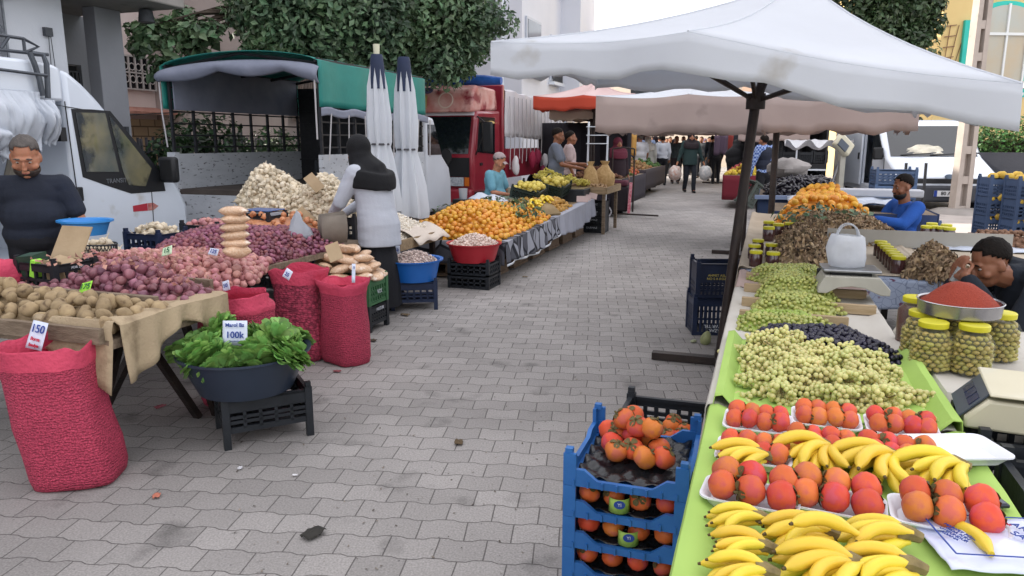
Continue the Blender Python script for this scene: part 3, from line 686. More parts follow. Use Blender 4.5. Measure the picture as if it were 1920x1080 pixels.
# potatoes
pot = [rawmesh(blob((.04, .03, .027), 12, 8, .22, 1.4, i), 'potato') for i in range(5)]
m_pot = mat('potato_skin', 'a5906e', '8a765a', 26, .8, .25, 60, rand=.16, stain='5c4a36', ss=22, sth=.6)
poly = [T1(x, y).xy for x, y in ((.7, .04), (.72, .4), (-.75, .42), (-.78, -.02))]
heap('potato', poly, hfun(poly, TZ + .03, .1, .35, [(*T1(-.3, .25).xy, .06, .3)]), pot, .033, 260, 260, 'brown potato in the heap on the burlap covered table', 'potato', 'potatoes heaped on the trestle table', m_pot, mat('potato_stuff', 'a5906e', '8a765a', 26, .8, .25, 60, isl=.16), 'potatoes lying under the top layer of the potato heap', 3, spacing=1.75, size=(.8, 1.3))
# red onions and pink onions
on = [rawmesh(onion(.0265, .8 + .3 * (i % 3), 12, i), 'onion') for i in range(4)]
on2 = [rawmesh(onion(.027, .5, 12, i + 9), 'onion') for i in range(4)]
m_on = mat('red_onion_skin', '6b3f4a', '93606a', 30, .35, .1, 50, rand=.3, hue=.025, stretch=(1, 1, .3)); m_on2 = mat('pink_onion_skin', 'a5686a', 'c08c86', 30, .4, .1, 50, rand=.22, hue=.02, stretch=(1, 1, .3))
m_on3 = mat('shallot_skin', '6d3a4a', '8d5560', 40, .4, isl=.35, hue=.03); m_on4 = mat('yellow_onion_skin', 'b5734e', 'c48a62', 30, .4, .1, 50, rand=.2, stretch=(1, 1, .3))
poly = [T1(x, y).xy for x, y in ((.72, .47), (.72, .76), (.35, .98), (-.2, 1.0), (-.45, .5))]
heap('red_onion', poly, hfun(poly, TZ, .15, .3, [(*T1(.1, .78).xy, .06, .25)]), on, .0265, 260, 200, 'dark red onion in the heap behind the wooden divider board', 'onion', 'dark red onions heaped on the table', m_on, mat('red_onion_stuff', '6b3f4a', '93606a', 30, .35, isl=.3), 'dark red onions under the top layer of the heap', 5, rot='any', layers=2, lowproto=on[0], spacing=1.6)
poly = [T1(x, y).xy for x, y in ((.1, 1.0), (.32, 1.0), (.42, 1.4), (.1, 2.0), (-.6, 1.9), (-.85, 1.3), (-.75, .62), (-.35, .66), (-.1, .98))]
heap('pink_onion', poly, hfun(poly, TZ, .1, .3, [(*T1(-.35, 1.1).xy, .05, .4)]), on2, .028, 900, 150, 'pink onion in the pale heap below the handwritten 15 card', 'onion', 'pink onions heaped on the table', m_on2, mat('pink_onion_stuff', 'a5686a', 'c08c86', 30, .4, isl=.22, hue=.02), 'pink onions lying under and further back in the pink heap', 6, lowproto=on2[0], layers=2, spacing=1.6)
FK = []
for k in range(420):
    x, y = rnd.uniform(-.4, .68), rnd.uniform(.5, 1.6)
    if x > .2 and y > .9: continue
    FK.append(TRS(T1(x, y, TZ + (.1 if y < .95 else .085) + (.1 if y < .95 else .06) * min(1, min(x + .9, .8 - x) / .4) + rnd.uniform(0, .025)), (rnd.uniform(-.9, .9), rnd.uniform(-.9, .9), rnd.uniform(0, 6)), rnd.uniform(.6, 1.5)))
o = multi('onion_skin_flakes', [(-.012, -.006, 0), (.01, -.008, .005), (.013, .006, .001), (-.008, .008, .006)], [(0, 1, 2, 3)], FK, translucent(mat('dry_onion_skin', 'a86a68', 'c49a86', 40, .5, isl=.3), .3)); tag(o, 'dry papery onion skins lying over the red and pink onion heaps', 'onion skins', None, 'stuff')
# second table: shallots, yellow onions
tb2 = thing('trestle_table', 'wooden trestle table under the small purple shallots and yellow onions', 'table', S(3.6, -3.95), TH)
MB().box2((-.75, .02, TZ - .05), (.65, 2.2, TZ - .008)).build('tabletop', wood_grey, tb2)
for (x, y) in ((.55, .3), (.55, 2.0), (-.6, .2), (-.6, 2.0)): MB().bar((x, y, TZ - .05), (x * 1.1, y + .15, 0), .035).build('leg', dark_metal, tb2)
T2 = lambda x, y: S(3.6 + y, -3.95 + x)
sh = [rawmesh(blob((.017, .017, .022), 8, 6, .1, 1.4, i), 'shallot') for i in range(3)]
poly = [T2(x, y).xy for x, y in ((.6, .5), (.65, 1.75), (.2, 2.1), (-.35, 1.7), (-.5, .8), (-.1, .3))]
heap('shallot', poly, hfun(poly, TZ, .14, .3, [(*T2(.0, 1.1).xy, .07, .4)]), sh, .018, 900, 0, '', 'onion', None, m_on3, m_on3, 'small purple shallots heaped under the stacked snack packets', 7, lowproto=sh[0], layers=2, spacing=1.6)
poly = [T2(x, y).xy for x, y in ((.3, 1.95), (.0, 2.35), (-.5, 2.2), (-.55, 1.55), (-.15, 1.45))]
heap('yellow_onion', poly, hfun(poly, TZ + .08, .14, .25), on2[:1] and [rawmesh(onion(.028, .5, 12, i + 20), 'onion') for i in range(3)], .028, 70, 70, 'yellow brown onion in the heap left of the woman in black headscarf', 'onion', 'yellow onions heaped on the table', m_on4, mat('yellow_onion_stuff', 'b5734e', 'c48a62', 30, .4, isl=.2), 'yellow onions under the top of the small heap', 8)
# price cards
card('green card reading 175 in dark ink on the red onions', G(157, 548, .74), .075, .062, [('175', .046, .5, ink_green)], paper_g, TH - .1, R(38), -.25)
card('pale green card reading 15 on the pink onions', G(312, 478, .84), .075, .055, [('15', .045, .5, ink_green)], paper_p, TH - .1, R(30), -.3)
card('white card reading 125 beside the stacked snack packets', G(398, 478, .8), .075, .045, [('125', .036, .5, ink_blue)], paper_w, TH, R(30), .1)
card('large white card reading 150 with a red note in the nearest bean sack', G(62, 655, .60), .09, .125, [('150', .05, .72, ink_blue), ('Borsa', .022, .36, ink_red), ('fasulye', .02, .14, ink_red)], paper_w, -.25, R(20), .12)
card('small white card with a blue 5 at the left end of the potatoes', G(6, 563, .72), .06, .05, [('5', .03, .5, ink_blue)], paper_w, TH, R(30), .5)
# sacks
s1, pl, z = sack('big full red net sack of beans nearest the camera with a 150 card', G(152, 897), .36, .3, .66, net1, .08, 1.3, flare=.98, lean=.13)
bn = rawmesh(MB().ell((0, 0, 0), (.009, .006, .005), 6, 5), 'bean')
heap('bean', pl, hfun(pl, z - .05, .06, .12), [bn], .009, 700, 0, '', 'beans', None, beans_m, beans_m, 'dark red beans filling the nearest red sack', 9, lowproto=bn)
s2, pl, z = sack('squat red net sack left of two taller ones behind the green leaves', G(456, 754), .4, .34, .67, net1, TH, 4.1, flare=.82)
s3, pl, z = sack('middle red net sack of round nuts with a 25 card', G(570, 668), .35, .3, .65, net2, TH + .1, 7.7, flare=1.0)
s4, pl, z = sack('slim red net sack standing furthest right with a white paper inside', G(650, 678), .3, .26, .6, net1, TH - .3, 9.9, flare=1.08)
b = MB(); b.tube([G(660, 540, .62), G(668, 500, .7)], .008, 6); 
card('white card reading 50 stuck in the squat red sack', G(425, 545, .64), .05, .06, [('50', .03, .5, ink_blue)], paper_w, TH, R(15), -.3)
card('white card reading 25 stuck in the middle red sack', G(535, 522, .68), .055, .06, [('25', .032, .45, ink_blue)], paper_w, TH, R(15), .45)
card('narrow white paper slip in the slim red sack', G(663, 530, .62), .022, .12, [('5', .02, .8, ink_blue)], paper_w, TH + 1.0, R(5), .1)
# lettuce basin on crate
cl = G(490, 815); ccr = Vector((cl.x, cl.y + .05, 0))
crate('black slotted crate upside down under the dark basin of green leaves', ccr, .44, .36, .25, black_pl, R(28), None, nx=5, ny=3, foot=.08, txt='HUZUR', ts=.04, side='y', tz=.2)
bas = ccr + Vector((-.06, -.04, .262))
basin('basin', 'dark blue grey round basin holding bunches of green leaves', bas, .31, .2, mat('slate_plastic', '27303f', '2d3747', 4, .35), .72)
lf_m = translucent(mat('salad_leaf', '6b9a4a', '8db866', 30, .45, isl=.42, hue=.02), .25)
root_m = mat('pale_root', 'b5a180', '8d7a5c', 30, .9, .4, 40)
def leaf_mesh(b, M, L, W, curl, n=4):
    vs = []; fs = []
    for i in range(n + 1):
        t = i / n; wd = W * max(.12, math.sin(math.pi * (t ** 1.5 * .8 + .05)) ** .75); y = L * t; z = curl * L * t * t
        for s in (-1, 0, 1): vs.append(M @ Vector((s * wd / 2, y, z + abs(s) * wd * .18)))
    for i in range(n):
        for j in range(2): k = i * 3 + j; fs.append((k, k + 1, k + 4, k + 3))
    b.add(vs, fs)
bunch = []
for v in range(4):
    b = MB(); r_ = random.Random(40 + v)
    for k in range(120):
        a = r_.uniform(0, 6.28); t = r_.random() ** .7; el = 1.35 - t * 1.25
        L = r_.uniform(.05, .075); M = Matrix.Rotation(a, 4, 'Z') @ Matrix.Translation((0, .01 + .035 * t, .03 + .04 * r_.random())) @ Matrix.Rotation(el, 4, 'X')
        leaf_mesh(b, M, L, L * r_.uniform(.6, .8), r_.uniform(-.6, .25))
    bunch.append(b.mesh('leaf_bunch', lf_m, 180))
stub = MB().lathe([(.0, -.06), (.02, -.058), (.026, -.03), (.022, .0), (.018, .04), (.0, .042)], 10).mesh('root_stub', root_m)
for i in range(26):
    a = i * 2 * math.pi / 26 + .1; rr = .262 + rnd.uniform(-.03, .03)
    if i % 4 == 2: rr = .17
    p = bas + Vector((math.cos(a) * rr, math.sin(a) * rr * .95, .15 + rnd.uniform(-.01, .03)))
    o = obj('leaf_bunch', bunch[i % 4], None, p, Euler((rnd.uniform(-.2, .2) - math.sin(a) * .85, rnd.uniform(-.2, .2) + math.cos(a) * .85, rnd.uniform(0, 6)), 'XYZ')); s = rnd.uniform(.85, 1.02); o.scale = (s * 1.1, s * 1.1, s * .8)
    tag(o, 'bunch of fresh green round leaves laid in the ring round the dark basin', 'salad greens', 'green leaf bunches in the dark basin')
for (dx, dy, rx, ry, lab) in ((-.1, .1, R(20), R(-25), 'leaf bunch with a pale root left of the white price card'), (.1, .09, R(35), R(38), 'upright leaf bunch with tied pale stems right of the price card')):
    t = thing('leaf_bunch', lab, 'salad greens', bas + Vector((dx, dy, .17)), Euler((rx, ry, 0)), 'green leaf bunches in the dark basin'); q = obj('leaves', bunch[1], t, (0, 0, .07)); q.scale = (1.05,) * 3
    q = obj('root', stub, t, (0, 0, .03)); q.scale = (1.9, 1.9, 1.5)
card('blue white card reading Marol 100 standing in the green leaves', bas + Vector((-.02, -.07, .235)), .125, .125, [('Marol Bz', .026, .82, ink_blue), ('100k', .046, .42, ink_blue), ('____', .03, .28, ink_blue)], paper_w, .0, R(12))
# nut bags on green crate
gc = G(690, 640); gc = S(5.2, -3.12)
crate('black crate with white print under the green crate of nut bags', gc, .42, .32, .2, black_pl, TH, None, foot=.05, txt='HUZUR', ts=.035, side='y')
crate('green crate overflowing with clear bags of nuts', gc + Vector((0, 0, .215)), .42, .32, .2, dgreen_pl, TH, None, txt='VIX', tm=ink_white, ts=.05, side='y', tz=.1)
bag_m = mat('nut_bag', 'c79f7c', 'dcbfa2', 70, .35, .5, 90, rand=.1, stain='e6d6c6', ss=16, sth=.6, coat=.4)
def pillow(l, w, h, seed):
    def rg(x):
        t = x / l; f = max(.04, 1 - abs(2 * t - 1) ** 3.2); 
        return [(x - l / 2, w / 2 * (f ** .35) * math.cos(q) * (1 + .1 * noise.noise((x * 20, q, seed))), h / 2 * f * math.sin(q) * (1 + .2 * noise.noise((x * 30, q, seed + 5))) ) for q in [k * math.pi / 6 for k in range(12)]]
    return MB().loft([rg(l * i / 10) for i in range(11)])
bags = [pillow(.2, .13, .07, i * 3.3).mesh('nut_bag', bag_m, 80) for i in range(3)]
r_ = random.Random(5); T = []
for ly, cnt in ((0, 9), (1, 8), (2, 6), (3, 3)):
    for k in range(cnt):
        a = k * 6.283 / cnt + ly; rr = (.24, .2, .14, .06)[ly]
        o = obj('nut_bag', bags[k % 3], None, gc + NV * (-.08 + math.cos(a) * rr * 1.1) + DV * (math.sin(a) * rr * .8) + Vector((0, 0, .44 + ly * .068)), Euler((r_.uniform(-.3, .3), r_.uniform(-.3, .35), r_.uniform(0, 6.3))))
        tag(o, 'clear pillow bag of pale nuts in the pile on the green crate', 'snack bag', 'nut bags piled on the green crate')
p = G(443, 462, .86)
for k in range(6):
    o = obj('nut_bag', bags[k % 3], None, Vector((p.x + rnd.uniform(-.01, .01), p.y, .83 + k * .05)), Euler((0, rnd.uniform(-.08, .08), .3 + rnd.uniform(-.5, .5)))); o.scale = (.88, .9, .9 if k else 1.3)
    tag(o, ('bottom', 'second', 'third', 'fourth', 'fifth', 'topmost')[k] + ' nut bag of the tall single stack behind the shallots', 'snack bag', 'nut bags stacked in a column')
cd = MB().box2((-.045, -.002, 0), (.045, .002, .13)).build('price_card', cardb, None, G(632, 488, .74), (R(-35), R(-20), .2)); tag(cd, 'small brown cardboard sign leaning on the nut bags', 'price card')
# boxes along the back of the first table
Lz = TZ - .004
c1 = G(112, 542, .64); crate('black crate with torn cardboard and a green carton inside', c1, .36, .28, .17, black_pl, TH - .12, None, nx=4, ny=2, txt='ADR 555', ts=.02, side='y')
b = MB(); b.box((-.02, .12, .24), (.24, .006, .26), rx=R(-30)); b.box((.07, -.02, .17), (.17, .12, .004), ry=R(10), rx=R(14)); b.box((.08, -.09, .12), (.16, .004, .14), rx=R(10)); b.box((.0, .03, .09), (.17, .1, .14)); o = b.build('cardboard_box', cardb, None, c1, TH); tag(o, 'opened brown cardboard box standing in the black crate', 'box')
b = MB(); b.box((-.1, -.06, .13), (.13, .1, .17), rx=R(8), ry=R(-6)); o = b.build('carton', mat('dark_green_carton', '1e3a2c', '27483a', 6, .5), None, c1, TH); MB().box((-.035, -.1, .14), (.035, .06, .1), ry=R(14)).build('label_panel', paper_g, o); tag(o, 'dark green carton with a lime panel in the black crate', 'box')
c2 = G(185, 500, .66); 
b = MB(); n = 34
for k in range(n):
    a0 = 2 * math.pi * k / n
    for dq in (.5, -.5):
        b.tube([(.16 * math.cos(a0 + dq * t) , .1 * math.sin(a0 + dq * t), .0 + .16 * t) for t in (0, .5, 1)], .0035, 4)
for z in (0, .08, .16): b.tube([(.16 * math.cos(q), .1 * math.sin(q), z) for q in [k * math.pi / 12 for k in range(25)]], .006, 5)
o = b.build('wire_basket', black_pl, None, c2, TH - .1); tag(o, 'black lattice basket full of garlic under the blue tub', 'basket')
gm = mat('garlic_skin', 'c4b69c', 'dacfba', 14, .6, .15, 60, rand=.16, stain='927a5e', ss=30, sth=.57, stretch=(1, 1, .4)); gms = mat('garlic_stuff', 'c4b69c', 'dacfba', 14, .6, isl=.2, stain='927a5e', ss=30, sth=.57)
ga = [rawmesh(garlic(.024, 12, 1.0, i), 'garlic') for i in (-1, 0, 1)]
pl = [(c2.x + .14 * math.cos(q), c2.y + .11 * math.sin(q)) for q in [k * math.pi / 5 for k in range(10)]]
heap('garlic', pl, hfun(pl, Lz + .12, .06, .1, [(c2.x + .08, c2.y - .03, .03, .08)]), ga, .022, 45, 45, 'garlic bulb in the black lattice basket', 'garlic', 'garlic in the lattice basket', gm, gms, 'garlic under the top bulbs in the lattice basket', 12, rot='any')
MB_ = MB(); V = c2 + Vector((0, 0, .08)); o = MB().ell((0, 0, .08), (.15, .095, .075), 14, 8).build('garlic_fill', gms, None, c2, TH); tag(o, 'garlic seen through the sides of the lattice basket', 'garlic', None, 'stuff')
bt = G(155, 440, .86); o = basin('tub', 'bright blue shallow plastic tub standing on the lattice basket', bt + Vector((0, .05, .0)), .17, .1, mat('sky_blue_plastic', '2f7fc4', '3a8bd0', 5, .35), .74, 'tub', .025, .85, TH)
c3 = G(285, 480, .64)
crate('black crate of white garlic heads beside the white van', c3 + Vector((0, .1, 0)), .36, .3, .17, navy_pl, TH - .05, None, nx=5, ny=2)
pl = [(c3 + Vector((0, .1, 0)) + NV * x + DV * y).xy for x, y in ((-.16, -.12), (.16, -.12), (.16, .12), (-.16, .12))]
heap('garlic', pl, hfun(pl, Lz + .14, .08, .12), ga, .025, 70, 70, 'white garlic head in the black crate beside the white van', 'garlic', 'garlic in the crate by the van', gm, gms, 'garlic below the top heads in the crate by the van', 13)
c4 = G(375, 462, .64) + Vector((0, .25, 0))
crate('black crate of small red onions behind the snack packets', c4, .4, .3, .16, black_pl, TH, None, nx=5, ny=2)
pl = [(c4 + NV * x + DV * y).xy for x, y in ((-.18, -.12), (.18, -.12), (.18, .12), (-.18, .12))]
heap('red_onion', pl, hfun(pl, Lz + .13, .05, .1), on2, .025, 45, 45, 'small pale red onion in the black crate behind the snack packets', 'onion', 'red onions in the crate', m_on2, mat('pink_onion_stuff', 'a8606a'), 'red onions under the top ones in the crate', 14)
c5 = G(488, 452, .64) + Vector((0, .1, 0))
crate('black crate with a white label holding a blue topped scale', c5, .34, .28, .22, black_pl, TH, None, nx=6, ny=3, txt='ADR\n555', ts=.04, side='y', tz=.12)
sc1 = thing('scale', 'grey scale with a blue plate on the black crate near garlic', 'scale', c5 + Vector((0, 0, .2)), TH)
MB().box2((-.14, -.11, 0), (.14, .11, .05)).build('body', mat('scale_grey', 'b5bac2', 'a5abb4', 3, .4), sc1, bev=.012); MB().box2((-.15, -.11, .06), (.15, .13, .07)).build('plate', mat('scale_blue', '48639a', '3c5488', 3, .35), sc1, bev=.005)
MB().box2((-.1, -.125, .005), (.1, -.112, .045)).build('keypad', ink_black, sc1)
# pink net bag, far left
b = blob((.13, .1, .1), 18, 12, .15, 2.2, 3); o = b.build('onion_net', net_rim, None, G(10, 525, .70) + Vector((0, 0, .03)), .4, ang=80); tag(o, 'small pink net bag of onions at the left edge', 'net bag')
# garlic braids heap on dark crates
gz = .66
gh0 = P(540, 450, 7.15); gh0.z = 0
for i, (x, z) in enumerate([(x, z) for x in (-.24, .2, .64) for z in (.0, .24, .48)]):
    crate(('lowest', 'middle', 'top')[i % 3] + ' dark crate in the ' + ('left', 'centre', 'right')[i // 3] + ' stack under the big garlic heap', gh0 + NV * x + Vector((0, 0, z + .1)), .42, .34, .235, (black_pl, navy_pl)[(i // 3) % 2], TH, 'dark crates under the garlic heap', nx=6, ny=3, txt='ÇINAR' if i == 5 else None, ts=.03)
gtop = .77
pl = [(gh0 + NV * x + DV * y).xy for x, y in ((-.5, -.2), (-.3, -.26), (.7, -.2), (.75, .1), (.5, .3), (-.4, .3), (-.58, .05))]
pk = [(*(gh0 + NV * -.25).xy, .34, .25), (*(gh0 + NV * .0 + DV * .05).xy, .2, .25), (*(gh0 + NV * .42 + DV * .05).xy, .3, .28)]
ghf = hfun(pl, gtop, .1, .1, pk)
gl = [rawmesh(garlic(.026, 14, .6, i), 'garlic') for i in (-1, 0, 1)]
heap('garlic', pl, ghf, gl, .022, 520, 180, 'garlic bulb in the big heap on the dark crates behind the shallots', 'garlic', 'garlic heaped on the dark crates', gm, gms, 'garlic bulbs under and at the back of the big garlic heap', 15, lowproto=gl[1], spacing=1.35, layers=2, size=(.8, 1.25), sink=.1)
for (dx, dy, z, rx) in ((.46, -.2, 1.13, .5), (.42, -.3, .83, .9)):
    cd = MB().box2((-.05, -.002, -.09), (.05, .002, .09)).build('cardboard_sign', cardb, None, gh0 + NV * dx + DV * dy + Vector((0, 0, z)), (R(-30), R(-35), rx)); tag(cd, 'brown cardboard strip leaning high on the garlic heap' if z > 1 else 'brown cardboard strip lying at the foot of the garlic heap', 'sign')
# peeled garlic table
pz = .54
gt0 = S(6.75, -3.95)
tb3 = thing('garlic_table', 'low plank table with a front board carrying loose garlic cloves', 'table', gt0, TH)
MB().box2((-.8, -.45, pz - .05), (.66, .5, pz - .01)).build('tabletop', wood_grey, tb3); MB().box2((.66, -.48, pz - .07), (.69, .5, pz + .03)).build('front_board', wood_raw, tb3)
for x in (-.7, .6):
    for y in (-.4, .42): MB().bar((x, y, pz - .05), (x, y, 0), .05).build('leg', dark_metal, tb3)
cl_m = mat('clove_skin', 'd6cdbd', 'e3ddd2', 20, .6, isl=.18); clv = rawmesh(blob((.009, .009, .016), 6, 5, .2, 2, 1), 'clove')
pl = [(gt0 + NV * x + DV * y).xy for x, y in ((.6, -.42), (.64, .45), (-.7, .48), (-.75, -.35))]
heap('garlic_clove', pl, hfun(pl, pz, .17, .3, [(*(gt0 + NV * .1 + DV * .1).xy, .1, .35)]), [clv], .012, 3000, 0, '', 'garlic', None, cl_m, cl_m, 'loose white garlic cloves heaped behind the blue basin', 16, lowproto=clv, tries=9)
sk = MB().sheet(20, 8, lambda u, v: (.45 + v * .3, -.2 + u * .75, pz + .09 - .10 * v ** 2 - (.1 * max(0, v - .75)) + .015 * math.sin(u * 14 + v * 4))).build('cloth_sack', mat('cream_cloth', 'cfc4b8', 'c2b6aa', 6, .9, .4, 40), None, gt0, TH, solid=.006); tag(sk, 'cream cloth sack edge lying over the garlic table front', 'cloth')
# two basins on crates
bc = S(6.05, -3.02)
crate('upturned dark crate under the blue basin of mixed garlic', bc, .42, .34, .25, navy_pl, R(8), None, foot=.07, nx=6)
basin('basin', 'round blue basin heaped with small purple garlic', bc + Vector((0, 0, .26)), .245, .19, mat('basin_blue', '1d5fb0', '2468b8', 5, .35), .8, rim=.03)
pl = [(bc.x + .22 * math.cos(q), bc.y + .22 * math.sin(q)) for q in [k * math.pi / 8 for k in range(16)]]
nm = mat('purple_garlic', 'a8948e', 'c9b9b0', 30, .6, isl=.35); nv_ = rawmesh(blob((.011, .011, .013), 7, 5, .2, 2, 2), 'garlic')
heap('small_garlic', pl, hfun(pl, .42, .09, .22), [nv_], .012, 500, 0, '', 'garlic', None, nm, nm, 'small purple garlic heaped in the blue basin', 17, lowproto=nv_)
card('white card reading 250 standing at the rim of the blue basin', bc + NV * -.17 + DV * -.0 + Vector((0, 0, .48)), .075, .075, [('250', .034, .5, ink_blue)], paper_w, TH + .1, R(10), -.1)
rc = S(7.15, -2.86)
for k in range(2): crate(('lower', 'upper')[k] + ' black crate of two under the red basin', rc + Vector((0, 0, k * .135)), .46, .36, .14, black_pl, TH, 'crates under the red basin', nx=6, ny=2)
basin('basin', 'round red basin heaped with pale pink garlic', rc + Vector((0, 0, .275)), .27, .19, mat('basin_red', 'a3202c', 'b02834', 5, .35), .76, rim=.02)
pl = [(rc.x + .25 * math.cos(q), rc.y + .25 * math.sin(q)) for q in [k * math.pi / 8 for k in range(16)]]
nm2 = mat('pale_garlic', 'c9b4aa', 'dccbc0', 30, .6, isl=.22)
heap('pale_garlic', pl, hfun(pl, .44, .1, .25), [ga[1]], .016, 260, 0, '', 'garlic', None, nm2, nm2, 'pale pink garlic heaped in the red basin', 18, lowproto=nv_, size=(1.1, 1.5))
# ------------------------------------------------------------------ RIGHT STALLS
RZ = .73
lime = translucent(mat('lime_cloth', 'a8c868', '9cbd5c', 3, .75, .25, 12), .08)
whc = translucent(mat('white_cloth', 'c9c5bd', 'bdb8ae', 3, .85, .3, 14, stain='a8a094', ss=4, sth=.63), .1)
pinkc = translucent(mat('pinkish_cloth', 'bfa8a0', 'b29b92', 3, .85, .3, 14, stain='9c8a80', ss=4, sth=.63), .1)
def stall_table(label, a0, a1, b0, b1, z, loc=None):
    t = thing('stall_table', label, 'table', S(a0, b0), TH); wd, ln = b1 - b0, a1 - a0
    MB().box2((.02, .02, z - .05), (wd - .02, ln - .02, z - .01)).build('tabletop', wood_grey, t)
    for x in (.06, wd - .06):
        for y in (.08, ln - .08): MB().bar((x, y, z - .05), (x, y, 0), .05).build('leg', dark_metal, t)
    return t
def table_cloth(label, a0, a1, b0, b1, z, m, dl=.5, dr=0, rim=.02, seed=1, name='tablecloth', wav=.012):
    # cloth over a table: drops dl on the lane side (b0) and dr on the b1 side
    b = MB(); nu = max(24, int((a1 - a0) * 40)); prof = []
    for k in range(9): prof.append((-.005, -dl + dl * k / 8))
    prof += [(.0, rim), (.02, rim + .004), (.05, .004)] + [(.05 + (b1 - b0 - .1) * k / 8, 0.0) for k in range(1, 9)] + [(b1 - b0 - .02, rim), (b1 - b0, rim)]
    if dr: prof += [(b1 - b0 + .006, -dr * k / 6) for k in range(1, 7)]
    np_ = len(prof)
    def fn(u, v):
        j = min(np_ - 1, int(round(v * (np_ - 1)))); x, zz = prof[j]; y = u * (a1 - a0)
        if zz < 0: x += (1 if x > .1 else -1) * (wav * (1 + math.sin(y * 23 + seed + 2 * noise.noise((y * 3, seed, 0)))) * min(1, -zz / .2)); zz += .03 * noise.noise((y * 5, seed, 1)) * (-zz / .3)
        else: zz += .004 * noise.noise((y * 9, x * 9, seed))
        return (x, y, z + zz)
    b.sheet(nu, np_ - 1, fn); o = b.build(name, m, None, S(a0, b0), TH, solid=.003); return tag(o, label, 'tablecloth')
stall_table('front stall table under the bananas, persimmons and grapes', .72, 3.0, -.1, .52, RZ)
table_cloth('lime green cloth under the bananas and persimmon trays', .72, 2.14, -.115, .535, RZ, lime, .55, .3, .012, 1)
stall_table('middle stall table under the olives', 3.03, 4.55, -.1, .52, RZ)
table_cloth('lime green cloth lining the grape tray', 2.15, 2.95, -.105, .53, RZ + .002, lime, .05, .3, .035, 3)
table_cloth('white stained cloth under the green and black olives', 2.16, 4.05, -.125, .52, RZ - .006, whc, .55, .25, .012, 5)
table_cloth('pinkish cloth under the far olive trays', 4.06, 4.62, -.12, .52, RZ - .004, pinkc, .6, .2, .012, 8)
# --- persimmons
per_m = mat('persimmon_skin', 'c4522e', 'd06c3a', 14, .5, .05, 90, rand=.12, hue=.02, stain='c0564c', ss=22, sth=.52, spec=.25)
cal_m = mat('persimmon_calyx', '4f4a2c', '6b5f3a', 30, .8)
def persimmon(r, seed):
    b = MB(); b.lathe([(0, -.78), (.4, -.75), (.78, -.52), (.99, -.05), (.97, .3), (.74, .64), (.4, .78), (.15, .76), (0, .74)], 18)
    b.v = [(x * r * (1 + .03 * math.cos(4 * math.atan2(y, x))), y * r * (1 + .03 * math.cos(4 * math.atan2(y, x))), z * r * 1.06) for x, y, z in b.v]
    return blob_from(b, r, seed, .05)
pr = [rawmesh(persimmon(.0335, i), 'persimmon') for i in range(3)]
for q in pr: q.materials.append(per_m)
b = MB()
for k in range(4):
    M = Matrix.Rotation(k * math.pi / 2 + .2, 4, 'Z') @ Matrix.Translation((0, .003, .0285)) @ Matrix.Rotation(.1, 4, 'X'); leaf_mesh(b, M, .02, .02, -.35, 3)
b.cap((0, 0, .028), (.002, .001, .036), .004, .003, 6); calyx = b.mesh('calyx', cal_m, 180)
def pers(p, e, label, group, s=1):
    o = obj('persimmon', pr[rnd.randrange(3)], None, p, Euler(e)); o.scale = (s,) * 3; tag(o, label, 'persimmon', group); obj('calyx', calyx, o); return o
foam = mat('foam_tray', 'dfe3ea', 'd8dce4', 5, .6)
def tray(label, c, w_, d_, rz, group='white foam trays on the lime cloth', h=.022):
    b = MB(); rings = []
    def rr(w2, d2, z, r=.025):
        o = []
        for cx, cy, a0 in ((1, 1, 0), (-1, 1, 90), (-1, -1, 180), (1, -1, 270)):
            for k in range(5): q = R(a0 + k * 22.5); o.append((cx * (w2 / 2 - r) + r * math.cos(q), cy * (d2 / 2 - r) + r * math.sin(q), z))
        return o
    b.loft([rr(w_ * .86, d_ * .82, .001), rr(w_, d_, h), rr(w_ + .012, d_ + .012, h + .001), rr(w_ + .012, d_ + .012, h - .003), rr(w_ + .002, d_ + .002, h - .004), rr(w_ * .86, d_ * .82, -.003)], False)
    v0 = len(b.v); b.add(rr(w_ * .86, d_ * .82, .001), [tuple(range(20))])
    return tag(b.build('foam_tray', foam, None, c, rz, ang=60), label, 'tray', group)
tl = []
